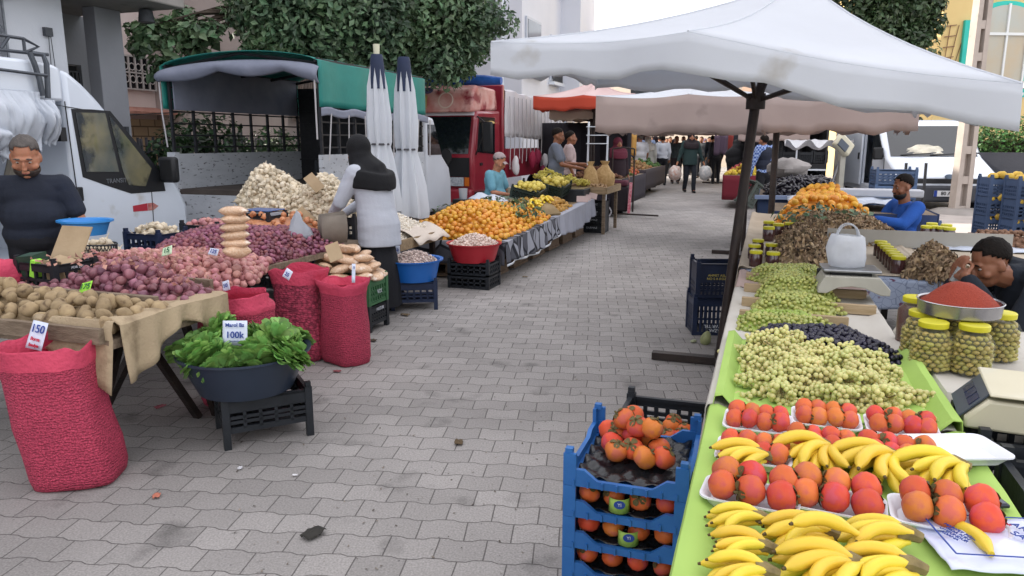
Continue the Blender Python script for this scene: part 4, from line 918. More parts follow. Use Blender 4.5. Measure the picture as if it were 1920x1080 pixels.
for i, (x, y, w_, d_, nx, ny, lab) in enumerate((
    (1420, 806, .165, .14, 4, 2, 'far left foam tray of persimmons below the grapes'), (1412, 864, .165, .14, 4, 2, 'left foam tray of persimmons above the first banana hand'),
    (1547, 800, .165, .13, 4, 2, 'middle far foam tray of persimmons below the grapes'), (1540, 852, .165, .13, 4, 2, 'middle foam tray of persimmons behind the tallest banana hand'),
    (1688, 816, .165, .13, 4, 2, 'right far foam tray of persimmons below the grapes'), (1680, 868, .165, .13, 4, 2, 'foam tray of persimmons left of the empty foam tray'),
    (1406, 946, .19, .11, 3, 1, 'foam tray of six persimmons in the front row at the left'), (1562, 960, .19, .11, 3, 1, 'foam tray of six persimmons in the middle of the front row'),
    (1773, 988, .2, .12, 3, 1, 'foam tray of six persimmons beside the dark tablet'))):
    c = G(x, y, RZ + .006); rz = TH - (.03 if i < 6 else .1 if i < 8 else .06)
    c.z += .004; o = tray(lab, c, w_, d_, rz); tl.append(o); M = Matrix.Translation(c) @ Matrix.Rotation(rz, 4, 'Z'); grp = 'persimmons in the foam trays'
    if ny == 2:
        for ix in range(4):
            for iy in range(2):
                pers(M @ Vector((-.058 + ix * .0385 + rnd.uniform(-.004, .004), -.03 + iy * .058, .031 + rnd.uniform(0, .006))), (rnd.uniform(-.5, .5), (1.35 if ix % 2 == 0 else -1.35) + rnd.uniform(-.3, .3), rnd.uniform(-.4, .4)), 'persimmon in the ' + lab.replace(' of persimmons', ''), grp, rnd.uniform(.74, .84))
    else:
        for ix in range(3):
            for iz in range(2):
                pers(M @ Vector((-.06 + ix * .06 + rnd.uniform(-.003, .003), -.022 + iz * .05, .036 + rnd.uniform(0, .004) + iz * .012)), (rnd.uniform(-.3, .3), (1.45 if ix != 1 else -1.45) + rnd.uniform(-.25, .25), rnd.uniform(-.3, .3)), 'persimmon in the ' + lab.replace(' of six persimmons', ''), grp, rnd.uniform(.94, 1.02))
tray('empty white foam tray at the right edge of the lime cloth', G(1790, 852, RZ + .02), .2, .14, TH + .35)
# --- bananas
ban_m = mat('banana_skin', 'e0c23a', 'd6b93c', 9, .42, .03, 50, rand=.07, stain='a08a3c', ss=34, sth=.68, hue=.012)
tip_m = mat('banana_tip', '4a3b22', '6b5a34', 40, .8); crown_m = mat('banana_crown', '6d5f3f', '8a7a50', 40, .8, .4, 60)
def banana_mesh(L, bow, lift, seed, r0=.0172):
    pts = []; rs = []; n = 11
    for i in range(n + 1):
        t = i / n; pts.append(Vector((-L * t, bow * math.sin(math.pi * t * .9), .030 + lift * math.sin(math.pi * min(1, t * 1.05)) - .012 * t)))
        rs.append(r0 * (.42 + .58 * min(1, max(0, (t - .06) / .2))) * (1 if t < .8 else 1 - .72 * ((t - .8) / .2) ** 1.6))
    b = MB(); b.mi = 0; b.tube(pts, rs, 8); b.mi = 1
    d = (pts[-1] - pts[-2]).normalized(); b.tube([pts[-1] - d * .001, pts[-1] + d * .008], [rs[-1] * 1.02, rs[-1] * .7], 6)
    return b.mesh('banana', [ban_m, tip_m], 60)
bms = [banana_mesh(.165, .022 * s, l, i) for i, (s, l) in enumerate(((1, .004), (1.2, .014), (.5, .01), (.8, .02), (1.4, .004)))]
crm = MB().tube([(.012, 0, .02), (-.012, 0, .034), (-.03, 0, .036)], [.012, .017, .02], 7).mesh('crown_stem', crown_m)
def hand(label, c, rz, n=7, spread=62, s=1.0, tilt=0, start=-20):
    t = thing('banana_hand', label, 'bananas', c, Euler((tilt, 0, rz)), 'banana hands on the lime cloth')
    for i in range(n):
        ly = i % 2; a = R(start + spread * i / max(1, n - 1)) 
        o = obj('banana', bms[(i * 2 + ly) % 5], t, Vector((-.018 * math.cos(a), -.018 * math.sin(a), (.0 if ly == 0 else .024))), Euler((rnd.uniform(-.2, .2), (.06 if ly else -.02) + rnd.uniform(-.05, .05), a))); o.scale = (rnd.uniform(.9, 1.05),) * 3
    q = obj('crown_stem', crm, t, (0, 0, .012), Euler((0, -.2, 0))); q.scale = (1.3, 1.3, 1.2); t.scale = (s,) * 3; return t
for x, y, rz, n, sp, st, s, lab in ((1442, 842, -.1, 6, 62, 2, .82, 'banana hand furthest left in the back row'), (1556, 826, .2, 8, 80, 10, .9, 'tall banana hand with its stem upward in the back row'), (1676, 846, .1, 8, 85, 2, .98, 'wide banana hand with brown stem behind the middle front tray'),
    (1805, 866, .1, 7, 80, 0, 1.0, 'banana hand beside the empty foam tray'), (1440, 955, .0, 5, 45, -6, .82, 'banana hand below the left front tray'), (1450, 1010, .1, 5, 40, -12, .8, 'banana hand with spotted skins at the left edge of the lime cloth'), (1450, 1058, .2, 6, 60, -10, .85, 'banana hand at the bottom left corner of the lime cloth'),
    (1562, 982, .0, 6, 55, -4, .95, 'banana hand with green tinged tips below the middle front tray'), (1612, 1046, .2, 8, 75, -5, 1.0, 'banana hand with round crown at the bottom middle'), (1716, 990, .0, 6, 45, -8, .95, 'banana hand with dark crown left of the printed bag'), (1724, 1052, .0, 6, 50, -8, .95, 'banana hand lowest beside the printed bag')):
    hand(lab, G(x, y + (36 if y < 900 else 44), RZ + .012), TH + rz * .5, n + (2 if y < 900 else 1), sp + 8, s * (.88 if y < 900 else .78), 0, st)
o = obj('banana', bms[1], None, G(1600, 1024, RZ + .045), Euler((0, .3, TH + .5))); o.scale = (.8,) * 3; tag(o, 'single banana lying across two banana hands', 'banana')
o = obj('banana', bms[0], None, G(1856, 1062, RZ + .015), Euler((0, 0, TH - 1.2))); o.scale = (.8,) * 3; tag(o, 'single banana on the printed white bag', 'banana')
# printed plastic bag, tablet
pb = MB().sheet(26, 18, lambda u, v: ((u - .5) * .24, (v - .5) * .2, .012 + .008 * noise.noise((u * 5, v * 5, 3)) + .01 * math.sin(u * 3.1) * math.sin(v * 3.1)))
pbg = pb.build('plastic_bag', mat('white_bag_film', 'ccd2ea', 'c2c8e2', 5, .3, .3, 18, coat=.3), None, G(1862, 1030, RZ + .012), TH + .22, solid=.002); tag(pbg, 'white plastic bag printed with blue frame lying on the lime cloth', 'plastic bag')
T = lambda x, y, a=0: Matrix.Translation((x, y, .0275)) @ Matrix.Rotation(a, 4, 'Z')
b = MB()
for p0, p1 in (((-.1, -.07), (-.1, .06)), ((-.1, .06), (-.08, .08)), ((-.08, .08), (.1, .08)), ((.1, .08), (.1, -.07)), ((.1, -.07), (-.1, -.07))): b.bar((*p0, .0265), (*p1, .0265), .003, .0012)
b.build('printed_frame', ink_blue, pbg)
lettering('AREL', .024, T(.07, .03, -1.1), ink_blue, pbg); lettering('SAG', .024, T(.05, .0, -1.1), ink_blue, pbg); lettering('A', .03, T(-.01, .055), ink_red, pbg); lettering('yemek', .013, T(.045, .06, -1.2), ink_red, pbg)
lettering('MARKET POSET\nGIDA ICIN\nUYGUNDUR\nADANA', .0105, T(-.07, -.0, -1.1), ink_blue, pbg)
tb = MB().box((0, 0, .006), (.11, .06, .009)).build('tablet', mat('tablet_black', '1e2230', rough=.25), None, G(1828, 942, RZ + .02), TH + .3, bev=.003); tag(tb, 'dark slim tablet lying beside the front persimmon tray', 'tablet')
MB().box((0, 0, .011), (.1, .052, .001)).build('screen', mat('screen_dark', '20263a', rough=.12), tb)
# --- grapes
gr_m = mat('green_grape', 'c0c27a', 'c8bd80', 9, .28, 0, rand=.1, stain='b58a50', ss=9, sth=.63, spec=.5, sss=.15, hue=.01)
stem_m = mat('grape_stem', '7d6a40', '5e5230', 30, .8)
def bunch_mesh(seed, n=95):
    r_ = random.Random(seed); pts = []; b = MB()
    for k in range(n * 12):
        t = r_.random(); rad = .042 * (1 - t * .62) * math.sqrt(r_.uniform(.35, 1)); a = r_.uniform(0, 6.28)
        p = Vector((t * .135 - .06, rad * math.cos(a), rad * .8 * math.sin(a)))
        if all((p - q).length > .0138 for q in pts): pts.append(p)
        if len(pts) >= n: break
    b.mi = 0
    for p in pts: b.ell(p, (.009 * r_.uniform(.85, 1.1),) * 3, 8, 6)
    b.mi = 1; b.tube([(-.085, .004, .012), (-.05, 0, 0), (.06, 0, 0)], .0022, 5)
    return b.mesh('grape_bunch', [gr_m, stem_m], 180)
gbm = [bunch_mesh(i) for i in range(5)]
pl = [S(a, b).xy for a, b in ((2.2, -.07), (2.2, .49), (2.9, .47), (2.86, -.07))]
gf = hfun(pl, RZ + .012, .05, .14, [(*S(2.72, .03).xy, .045, .14), (*S(2.45, .2).xy, .02, .2)])
k = 0
for ly, spc in ((0, .07), (1, .078)):
    for x, y in scatter([tuple(p) for p in pl], spc, 90, 50 + ly):
        e = edist(x, y, [tuple(p) for p in pl])
        if ly and e < .05 * ly: continue
        o = obj('grape_bunch', gbm[k % 5], None, (x, y, gf(x, y) - .03 + ly * .012 - (.02 if ly == 0 else 0)), Euler((rnd.uniform(-.6, .6), rnd.uniform(-.3, .3), rnd.uniform(0, 6.3)))); k += 1
        tag(o, 'green grape bunch in the large heap on the lime lined tray', 'grapes', 'green grape bunches heaped on the tray')
# --- olives in trays
ol_g = mat('green_olive', 'a3a85c', '969c50', 30, .3, isl=.18, hue=.02, spec=.5); ol_gi = mat('green_olive_fruit', 'a3a85c', '969c50', 30, .3, rand=.18, hue=.02, spec=.5)
ol_b = mat('dark_grape', '1a1828', '252238', 30, .3, isl=.35, spec=.5); ol_bi = mat('dark_grape_fruit', '1a1828', '252238', 30, .3, rand=.35, spec=.5)
olm = rawmesh(MB().ell((0, 0, 0), (.0085, .0085, .0105), 8, 6), 'green_olive'); olb = rawmesh(MB().ell((0, 0, 0), (.0095, .0095, .012), 8, 6), 'dark_olive')
def pxpoly(pts, z): return [G(x, y, z).xy for x, y in pts]
pl = pxpoly(((1395, 645), (1420, 618), (1600, 625), (1705, 672), (1600, 690)), RZ + .02)
heap('dark_olive', pl, hfun(pl, RZ, .06, .1), [olb], .0105, 1300, 170, 'purple black olive in the heap behind the green grapes', 'olive', 'purple black olives heaped behind the grapes', ol_bi, ol_b, 'purple black olives under the top layer of the dark heap', 31, layers=1)
pl = pxpoly(((1383, 615), (1385, 592), (1500, 592), (1585, 622), (1480, 628)), RZ + .01)
heap('green_olive', pl, hfun(pl, RZ, .045, .08), [olm], .0095, 900, 150, 'bright green olive in the nearest green olive tray', 'olive', 'bright green olives in the nearest tray', ol_gi, mat('olive_bright', '93a84a', '8a9f40', 30, .3, isl=.15, spec=.5), 'bright green olives under the top layer of the nearest tray', 32)
for i, pts in enumerate((((1408, 583), (1412, 565), (1500, 560), (1590, 582), (1500, 592)), ((1418, 550), (1425, 527), (1500, 522), (1575, 560), (1500, 562)), ((1400, 520), (1405, 508), (1540, 508), (1560, 528), (1480, 530)))):
    pl = pxpoly(pts, RZ + .02); heap('green_olive', pl, hfun(pl, RZ, .07 + .02 * (i == 1), .1), [olm], .0098, 800, 0, '', 'olive', None, ol_gi, ol_g, 'green olives filling the ' + ('second', 'third', 'fourth')[i] + ' wooden tray from the front', 33 + i, lowproto=olm)
st_m = mat('pale_strip_wood', 'a89478', '94805f', 6, .8, .3, 30, stretch=(1, 6, 6))
for i, (a, lab) in enumerate(((3.33, 'nearest wooden strip between the olive trays'), (3.62, 'second wooden strip between the olive trays'), (3.98, 'third wooden strip between the olive trays'), (4.33, 'farthest wooden strip between the olive trays'))):
    o = MB().box2((-.08, -.012, RZ), (.5 if i else .36, .012, RZ + .045)).build('wooden_strip', st_m, None, S(a, 0), TH - .02, bev=.003); tag(o, lab, 'strip')
# steel scale with a carrier bag
k1 = G(1590, 545, RZ + .05); s1_ = thing('scale', 'grey steel scale with an arched front under a white carrier bag', 'scale', k1, TH + .05)
stl = mat('brushed_steel', '9a9c9e', '8b8d90', 30, .35, .05, 60, metal=.8)
MB().box2((-.13, -.08, .1), (.13, .12, .115)).build('plate', stl, s1_, bev=.006)
MB().prism([(-.15, 0), (-.15, .03), (-.12, .085), (.12, .085), (.17, .03), (.17, 0), (.13, 0), (.06, .03), (0, .038), (-.06, .03), (-.11, 0)], .2).build('body', mat('cream_steel', 'a9a79c', '9d9b90', 10, .4), s1_, (0, 0, 0), bev=.004); MB().box2((-.09, -.06, .085), (.09, .09, .1)).build('neck', ink_black, s1_)
MB().box((0, .15, .04), (.26, .08, .08)).build('rear_housing', ink_black, s1_, bev=.01)
def carrier(label, c, w_, d_, h, seed, handles=True):
    t = thing('carrier_bag', label, 'plastic bag', c, TH); b = MB(); rings = []
    for z, f in ((0, .88), (.03, 1), (.3, 1.06), (.6, 1.05), (.85, .98), (.97, .9), (1.04, .84)):
        rings.append([(w_ / 2 * f * math.cos(q) * (1 + .3 * noise.noise((math.cos(q) * 2.5, z * 3, seed)) + .16 * noise.noise((math.cos(q) * 7, z * 9, seed))), d_ / 2 * f * math.sin(q) * (1 + .4 * noise.noise((math.sin(q) * 2.5, z * 3, seed + 4))), z * h * (1 + .12 * noise.noise((math.cos(q), math.sin(q), seed + 9)))) for q in [k * math.pi / 12 for k in range(24)]])
    m = translucent(mat('carrier_film', 'e2e5ea', 'd8dce2', 6, .35, 1, 16, coat=.3, alpha=.85), .45); b.loft(rings, False); b.build('bag', m, t, ang=80)
    if handles:
        for s in (-1, 1):
            b = MB(); b.sheet(14, 1, lambda u, v: ((.62 - v * .1) * w_ / 2 * math.cos(math.pi * u), s * .03 + .012 * (v - .5), h * .8 + (.6 - .03 * v) * h * math.sin(math.pi * u) ** .7)); b.build('handle', m, t, solid=.002)
    return t
carrier('white knotted carrier bag standing on the grey steel scale', k1 + NV * -.02 + DV * .03 + Vector((0, 0, .116)), .17, .11, .15, 3)
# --- dried shells, jars
shm = mat('dried_shell', '8f7757', 'a8937a', 30, .8, .3, 60, rand=.5, stain='3a2c20', ss=24, sth=.54, hue=.01); shs = mat('dried_shell_stuff', '8f7757', 'a8937a', 30, .8, .3, 60, isl=.5, stain='3a2c20', ss=24, sth=.54, hue=.01)  # dark blotches paint in the shaded gaps between the shells
def shell(seed, L=.04):
    b = MB(); b.sheet(5, 3, lambda u, v: (L * (u - .5) * 2 * .9, L * .42 * math.sin(math.pi * min(.97, max(.03, u))) ** .5 * math.cos(math.pi * v) , L * .3 * math.sin(math.pi * v) * math.sin(math.pi * u) + .008 * noise.noise((u * 2, v * 2, seed)))); return rawmesh(b, 'dried_shell')
shl = [shell(i, .019 + .003 * i) for i in range(3)]
tC = stall_table('long stall table under the dried shells, dark jars and right tangerines', 4.62, 8.35, -.1, .94, RZ); stall_table('short side table under the slanting jars and right shell heap', 4.62, 7.0, .96, 1.95, RZ)
flo = mat('floral_cloth', '9ba6ba', '8f9aae', 3, .8, .15, 20); N, L, bb = nodes(flo)
tc = N.new('ShaderNodeTexCoord'); vo = N.new('ShaderNodeTexVoronoi'); vo.inputs['Scale'].default_value = 15; L.new(tc.outputs['Object'], vo.inputs['Vector'])
r1 = N.new('ShaderNodeMapRange'); r1.inputs[1].default_value = .17; r1.inputs[2].default_value = .24; r1.inputs[3].default_value = 1; r1.inputs[4].default_value = 0; L.new(vo.outputs[0], r1.inputs[0])
v2 = N.new('ShaderNodeTexVoronoi'); v2.feature = 'DISTANCE_TO_EDGE'; v2.inputs['Scale'].default_value = 24; L.new(tc.outputs['Object'], v2.inputs['Vector'])
r2 = N.new('ShaderNodeMapRange'); r2.inputs[1].default_value = .02; r2.inputs[2].default_value = .035; r2.inputs[3].default_value = .7; r2.inputs[4].default_value = 0; L.new(v2.outputs[0], r2.inputs[0])
src = bb.inputs['Base Color'].links[0].from_socket; ma = N.new('ShaderNodeMixRGB'); L.new(r2.outputs[0], ma.inputs[0]); L.new(src, ma.inputs[1]); ma.inputs[2].default_value = lin('5d6880')
mb_ = N.new('ShaderNodeMixRGB'); L.new(r1.outputs[0], mb_.inputs[0]); L.new(ma.outputs[0], mb_.inputs[1]); mb_.inputs[2].default_value = lin('5a2c44'); L.new(mb_.outputs[0], bb.inputs['Base Color'])
b = MB(); b.sheet(60, 10, lambda u, v: (-.12 + u * 2.1 if v else -.12 + u * 2.1, (-.02 - .012 * (1 + math.sin(u * 40 + 2 * noise.noise((u * 6, 0, 0)))) * v) , RZ - v * .17 + .015 * noise.noise((u * 8, 3, 0)) * v))
b.sheet(10, 20, lambda u, v: (-.12 + u * 2.1, -.02 + v * .12, RZ + .003))
o = b.build('tablecloth', flo, None, S(4.62, 0), TH, solid=.003); tag(o, 'blue floral cloth hanging over the front of the dried shell table', 'tablecloth')
cshm = mat('cream_sheet', 'b8ab98', 'aa9d8a', 3, .85, .3, 14); table_cloth('cream cloth under the slanting jars and right shell heap', 4.68, 7.0, .9, 1.98, RZ + .004, cshm, .02, .3, .012, 17)
o = table_cloth('cream cloth covering the long dried shell table', 4.68, 8.4, -.13, .96, RZ + .008, mat('cream_sheet', 'b8ab98', 'aa9d8a', 3, .85, .3, 14), .55, 0, .012, 12)
sheet_ = MB().box2((.0, 0, RZ + .01), (1.2, .012, RZ + .13)).build('divider_board', mat('pale_board', 'a8a69f', '9a978f', 3, .7), None, S(6.0, .45), TH); tag(sheet_, 'pale divider board between the two rows of dried shell heaps', 'board')
lid_y = mat('yellow_lid', 'c9c22a', 'bfb828', 4, .4)
def dheap(label, pts, h, w, n, nind, seed, pk=(), z=RZ + .01):
    pl = pxpoly(pts, z); heap('dried_shell', pl, hfun(pl, z, h, w, pk), shl, .02, int(n * 2.0), nind, 'dried brown shell in the ' + label, 'dried vegetable', 'dried shells in the ' + label, shm, shs, 'dried brown shells under the ' + label, seed, spacing=.8, size=(.8, 1.3), layers=2, rot='any', sink=.3)
dheap('heap behind the far olive tray', ((1432, 505), (1445, 465), (1560, 462), (1585, 490), (1570, 512)), .17, .25, 420, 100, 61)
dheap('wide back heap below the oranges', ((1450, 450), (1470, 422), (1640, 420), (1712, 462), (1560, 462)), .15, .3, 700, 100, 62)
dheap('heap right of the row of six jars', ((1690, 520), (1700, 490), (1760, 480), (1830, 525), (1760, 528)), .17, .22, 300, 100, 63)
jar_b = mat('paste_jar', '3a2326', '4a2e2e', 9, .15, spec=.6, coat=.5)
jl = MB().lathe([(0, 0), (.032, 0), (.035, .006), (.035, .06), (.031, .072), (.031, .076), (0, .076)], 16).mesh('paste_jar', jar_b); jd = MB().lathe([(0, .0), (.034, .0), (.035, .003), (.035, .014), (.032, .017), (0, .017)], 16).mesh('lid', lid_y)
def jar(p, label, group, s=1.0):
    o = obj('paste_jar', jl, None, p, TH); o.scale = (s,) * 3; tag(o, label, 'jar', group); obj('lid', jd, o, (0, 0, .074)); return o
for i, (x, y) in enumerate(((1416, 500), (1448, 503), (1413, 487), (1445, 485), (1420, 476))): jar(G(x, y, RZ + .01), 'brown paste jar with yellow lid in the cluster by the umbrella pole', 'paste jars by the umbrella pole', 1.12)
for i in range(7):
    q = G(1682 - i * 5.5, 513 - i * 5.5, RZ + .01); jar(q, 'brown paste jar with yellow lid in the slanting row beside the shell heap', 'paste jars in the slanting row', 1.15)
for i, (x, y) in enumerate(((1440, 452), (1458, 445), (1440, 440), (1480, 443), (1500, 440))): jar(G(x, y, RZ + .01), 'brown paste jar with yellow lid below the oranges', 'paste jars below the oranges', 1.25)
for i, (x, y) in enumerate(((1735, 449), (1748, 449), (1765, 451), (1778, 453), (1745, 443), (1772, 446))): jar(G(x, y, RZ + .02), 'brown paste jar with yellow lid on the white sheet behind the drinking man', 'paste jars on the white sheet', 1.2)
o = MB().sheet(20, 14, lambda u, v: (u * .9, v * 1.05, RZ + .022 + .03 * noise.noise((u * 4, v * 4, 2)) + .012 * noise.noise((u * 12, v * 12, 2)))).build('plastic_sheet', mat('white_film', 'c2cad8', 'b5becd', 5, .35, .5, 12), None, S(5.9, 1.02), TH, solid=.002); tag(o, 'white crumpled plastic sheet covering the far right of the stall', 'sheet')
# --- oranges on the right
tang = mat('tangerine_skin', 'd0902c', 'd89c38', 9, .4, .15, 120, rand=.12, hue=.016, spec=.5); tangs = mat('tangerine_stuff', 'd0902c', 'd89c38', 9, .4, .15, 120, isl=.14, hue=.016)
tg = [rawmesh(MB().lathe([(0, -.82), (.5, -.74), (.88, -.4), (1, 0), (.88, .45), (.5, .78), (.15, .84), (0, .78)], 12), 'tangerine') for _ in range(1)]
for me in tg:
    for v in me.vertices: v.co *= .031
pl = pxpoly(((1447, 428), (1470, 402), (1590, 402), (1640, 425), (1560, 430)), RZ + .02)
heap('tangerine', pl, hfun(pl, RZ, .25, .22, [(*G(1540, 405, .75).xy, .07, .3)]), tg, .031, 330, 130, 'tangerine in the heap behind the dried shells on the right stall', 'tangerine', 'tangerines heaped on the right stall', tang, tangs, 'tangerines under the top layer of the right heap', 71)
V, F = leaf_cloud([((0, 0, 0), (.4, .4, .1))], 160, .06, 77); pc = G(1545, 412, .86)
me = bpy.data.meshes.new('leaves'); me.from_pydata(V.tolist(), [], F.tolist()); me.materials.append(leaf1); o = obj('tangerine_leaves', me, None, pc + Vector((0, 0, .02))); tag(o, 'green leaves sticking out among the right heap of tangerines', 'leaves', None, 'stuff')
# --- jars table: olives in big jars, steel tray of red pepper
stall_table('right table under the big olive jars', 2.52, 3.44, .56, 1.9, RZ - .01)
def jt(u, v):
    x, y = u * 1.4, v * 1.0; z = RZ + .008 * noise.noise((x * 7, y * 7, 5)) + .006 * math.sin(x * 20 + y * 9) * .5
    if v < .04: z -= (.04 - v) * 5; y -= .03
    if u < .02: z -= .1; x -= .02
    return (x, y, z)
o = MB().sheet(34, 40, jt).build('tablecloth', whc, None, S(2.47, .53), TH, solid=.003); tag(o, 'white creased cloth under the olive jars', 'tablecloth')
jar_g = mat('clear_jar', 'dfe6d0', rough=.1, alpha=.05, spec=.5, coat=.25)
oj = MB().lathe([(0, 0), (.056, 0), (.066, .01), (.068, .04), (.064, .045), (.068, .05), (.068, .085), (.064, .09), (.068, .095), (.067, .135), (.055, .165), (.042, .18), (.042, .19), (0, .19)], 24)
ojm = oj.mesh('olive_jar', jar_g); ojl = MB().lathe([(0, .0), (.046, .0), (.047, .004), (.047, .022), (.043, .026), (0, .026)], 20).mesh('lid', lid_y)
r_ = random.Random(9); pts = []
for zz in range(9):
    for k in range(14): a = k * 6.283 / 14 + zz * .22; pts.append(TRS((.053 * math.cos(a) * (1 if zz < 7 else .8), .053 * math.sin(a) * (1 if zz < 7 else .8), .012 + zz * .0185 + r_.uniform(-.002, .002)), (r_.uniform(0, 3), r_.uniform(0, 3), 0), 1.25))
V, F = meshVF(olm); ojar_o = multi('jar_olives', V, F, pts, mat('jar_olive', '8c8038', 'a09448', 30, .3, isl=.2, hue=.02)); ojom = ojar_o.data; bpy.data.objects.remove(ojar_o)
brine = MB().lathe([(0, .006), (.05, .006), (.05, .165), (0, .168)], 16).mesh('brine', mat('olive_brine', '4f4a22', rough=.4))
redj = mat('red_sauce', '3f1f1c', '5a2b24', 9, .3)
JZ = RZ + .006; js = 1.0
for i, (x, y, lab) in enumerate(((1741, 690, 'front left big jar of olives under the steel tray'), (1817, 697, 'front right big jar of olives under the steel tray'), (1868, 672, 'rightmost big jar of olives under the steel tray'), (1722, 668, 'big jar of olives half hidden behind the front left jar'), (1790, 660, 'big jar of olives at the back under the steel tray'))):
    o = obj('olive_jar', ojm, None, G(x, y, JZ), TH); o.scale = (js, js, .78 if i < 2 else .8); tag(o, lab, 'jar', 'big olive jars'); obj('olives', ojom, o)['kind'] = 'stuff'; obj('brine', brine, o); obj('lid', ojl, o, (0, 0, .188))
o = obj('sauce_jar', ojm.copy(), None, G(1708, 640, JZ), TH); o.scale = (.95, .95, .84); tag(o, 'big jar of dark red sauce behind the olive jars', 'jar'); obj('lid', ojl, o, (0, 0, .188)); MB().lathe([(0, .004), (.06, .004), (.06, .15), (.04, .175), (0, .176)], 16).build('sauce', redj, o)
tc_ = G(1790, 600, .0); tcx = G(1797, 588, JZ + .17)
tr_ = MB().lathe([(0, 0), (.124, 0), (.129, .004), (.132, .045), (.136, .048), (.133, .05), (.127, .046), (.125, .008), (0, .008)], 48).build('steel_tray', mat('tray_steel', 'b0b0b2', '9a9a9e', 4, .22, metal=.9), None, tcx, 0); tag(tr_, 'round steel tray of ground red pepper resting on the jars', 'tray')
pp = MB(); n = 40; rr_ = [(.124 * (1 - k / 10), .036 + .115 * (1 - (1 - k / 10)) ** 1.0 * (1 - .35 * (k / 10) ** 3)) for k in range(11)]
pp.lathe([(r, z) for r, z in rr_], n); pp.v = [(x, y, z + .006 * noise.noise((x * 30, y * 30, 1))) for x, y, z in pp.v]
o = pp.build('ground_pepper', mat('red_pepper', '8f3322', 'a54430', 220, .85, 1, 260), None, tcx); tag(o, 'cone of ground red pepper heaped in the steel tray', 'pepper', None, 'stuff')
# --- cream scale on dark crates at the lower right
for i, (a, bb, z) in enumerate(((1.93, .83, .0), (1.93, .83, .235), (1.93, .83, .47), (1.57, .83, .0), (1.57, .83, .2), (1.57, .83, .4), (2.3, .8, .0), (2.3, .8, .24), (2.3, .8, .48))):
    crate(('lowest', 'middle', 'top')[i % 3] + ' black crate of the ' + ('stack under the cream scale', 'lower stack nearest the camera', 'stack between scale and olive jars')[i // 3], S(a, bb, z), .46, .32, .235 if i // 3 != 1 else .19, black_pl, TH, 'black crates beside the front stall', nx=9, ny=4, band=.3,
          txt='INGENOGLU\n13 KOZAN' if i in (2, 5) else None, ts=.034, flip=True)
k2 = S(2.3, .71, .735); s2_ = thing('scale', 'cream weighing scale with a flat square plate on black crates', 'scale', k2, TH - .12)
cr_m = mat('cream_plastic', 'c4bfa8', 'bab59d', 3, .4, coat=.2)
MB().prism([(-.15, 0), (.17, 0), (.17, .085), (-.1, .085), (-.15, .03)], .24).build('body', cr_m, s2_, bev=.008)
MB().box2((-.1, -.13, .098), (.19, .15, .106)).build('plate', cr_m, s2_, (0, 0, 0), bev=.004); MB().lathe([(0, .08), (.03, .08), (.03, .1), (0, .1)], 12).build('plate_post', cr_m, s2_, (.03, 0, 0))
pn = MB().box2((-.05, -.1, 0), (.05, .1, .004)).build('display_panel', mat('panel_grey', '3d4652', rough=.3), s2_, (-.128, 0, .06), Euler((0, R(-48), 0)))
for k in range(3): MB().box2((-.012, -.08 + k * .055, .004), (.022, -.035 + k * .055, .006)).build('display', mat('lcd', '26304a', rough=.15), pn)
crate('dark blue crate with a printed label heaped with brown walnuts', G(1880, 520, .5), .5, .34, .24, navy_pl, TH, None, nx=8, ny=3, txt='CEYHAN KOM EVI\nSEBZE MEYVE', ts=.03, band=.5)
for z in (.02, .26): crate(('lowest', 'second')[z > .1] + ' dark crate under the walnut crate', G(1880, 520, .5) * 1 + Vector((0, 0, -.5 + z)), .5, .34, .235, navy_pl, TH, None, nx=8, ny=3)
cw = G(1880, 520, .5); pl = [(cw + NV * x + DV * y).xy for x, y in ((-.25, -.1), (.25, -.1), (.25, .22), (-.3, .22))]
wn = rawmesh(blob((.02, .017, .016), 9, 7, .12, 2, 3), 'walnut'); wm = mat('walnut_shell', '6d5040', '84654f', 50, .8, .3, 90, rand=.2)
heap('walnut', pl, hfun(pl, .72, .1, .12), [wn], .019, 170, 170, 'brown walnut heaped in the printed dark crate', 'walnut', 'walnuts in the printed crate', wm, mat('walnut_stuff', '6d5040', '84654f', 50, .8, isl=.2), 'walnuts lying below the top ones in the printed crate', 81)
# --- blue persimmon crates at the front
def blue_crate(label, p, W=.36, D=.42, H=.1, wall=.052, m=blue_pl, group='blue crates of persimmons'):
    b = MB(); t = .014
    for s in (-1, 1):
        b.prism([(-W / 2, 0), (W / 2, 0), (W / 2, wall), (W / 2 - .06, wall), (W / 2 - .1, .022), (-W / 2 + .1, .022), (-W / 2 + .06, wall), (-W / 2, wall)], t, Matrix.Translation((0, s * (D / 2 - t / 2), 0)))
        for k in range(8): b.box((-W / 2 + .03 + (W - .06) * k / 7, s * (D / 2 + .003), .011), (.006, .006, .02))
        b.prism([(-D / 2, 0), (D / 2, 0), (D / 2, wall), (D / 2 - .1, wall), (D / 2 - .13, .035), (-D / 2 + .13, .035), (-D / 2 + .1, wall), (-D / 2, wall)], t, Matrix.Translation((s * (W / 2 - t / 2 + .0015), 0, .0005)) @ Matrix.Rotation(R(90), 4, 'Z'))
        for s2 in (-1, 1):
            b.box2((s * (W / 2 + .002), s2 * (D / 2 + .002), .001), (s * (W / 2 - .036), s2 * (D / 2 - .01), H)); b.box2((s * (W / 2 + .001), s2 * (D / 2 + .001), .0015), (s * (W / 2 - .01), s2 * (D / 2 - .036), H)); b.box2((s * (W / 2 - .002), s2 * (D / 2 - .002), H - .004), (s * (W / 2 - .024), s2 * (D / 2 - .024), H + .014))
    b.box((0, 0, .006), (W - .01, D - .01, .008))
    o = b.build('fruit_crate', m, None, p, TH); tag(o, label, 'crate', group); return o
lin_m = mat('black_liner', '16171a', '202226', 9, .25, .3, 40)
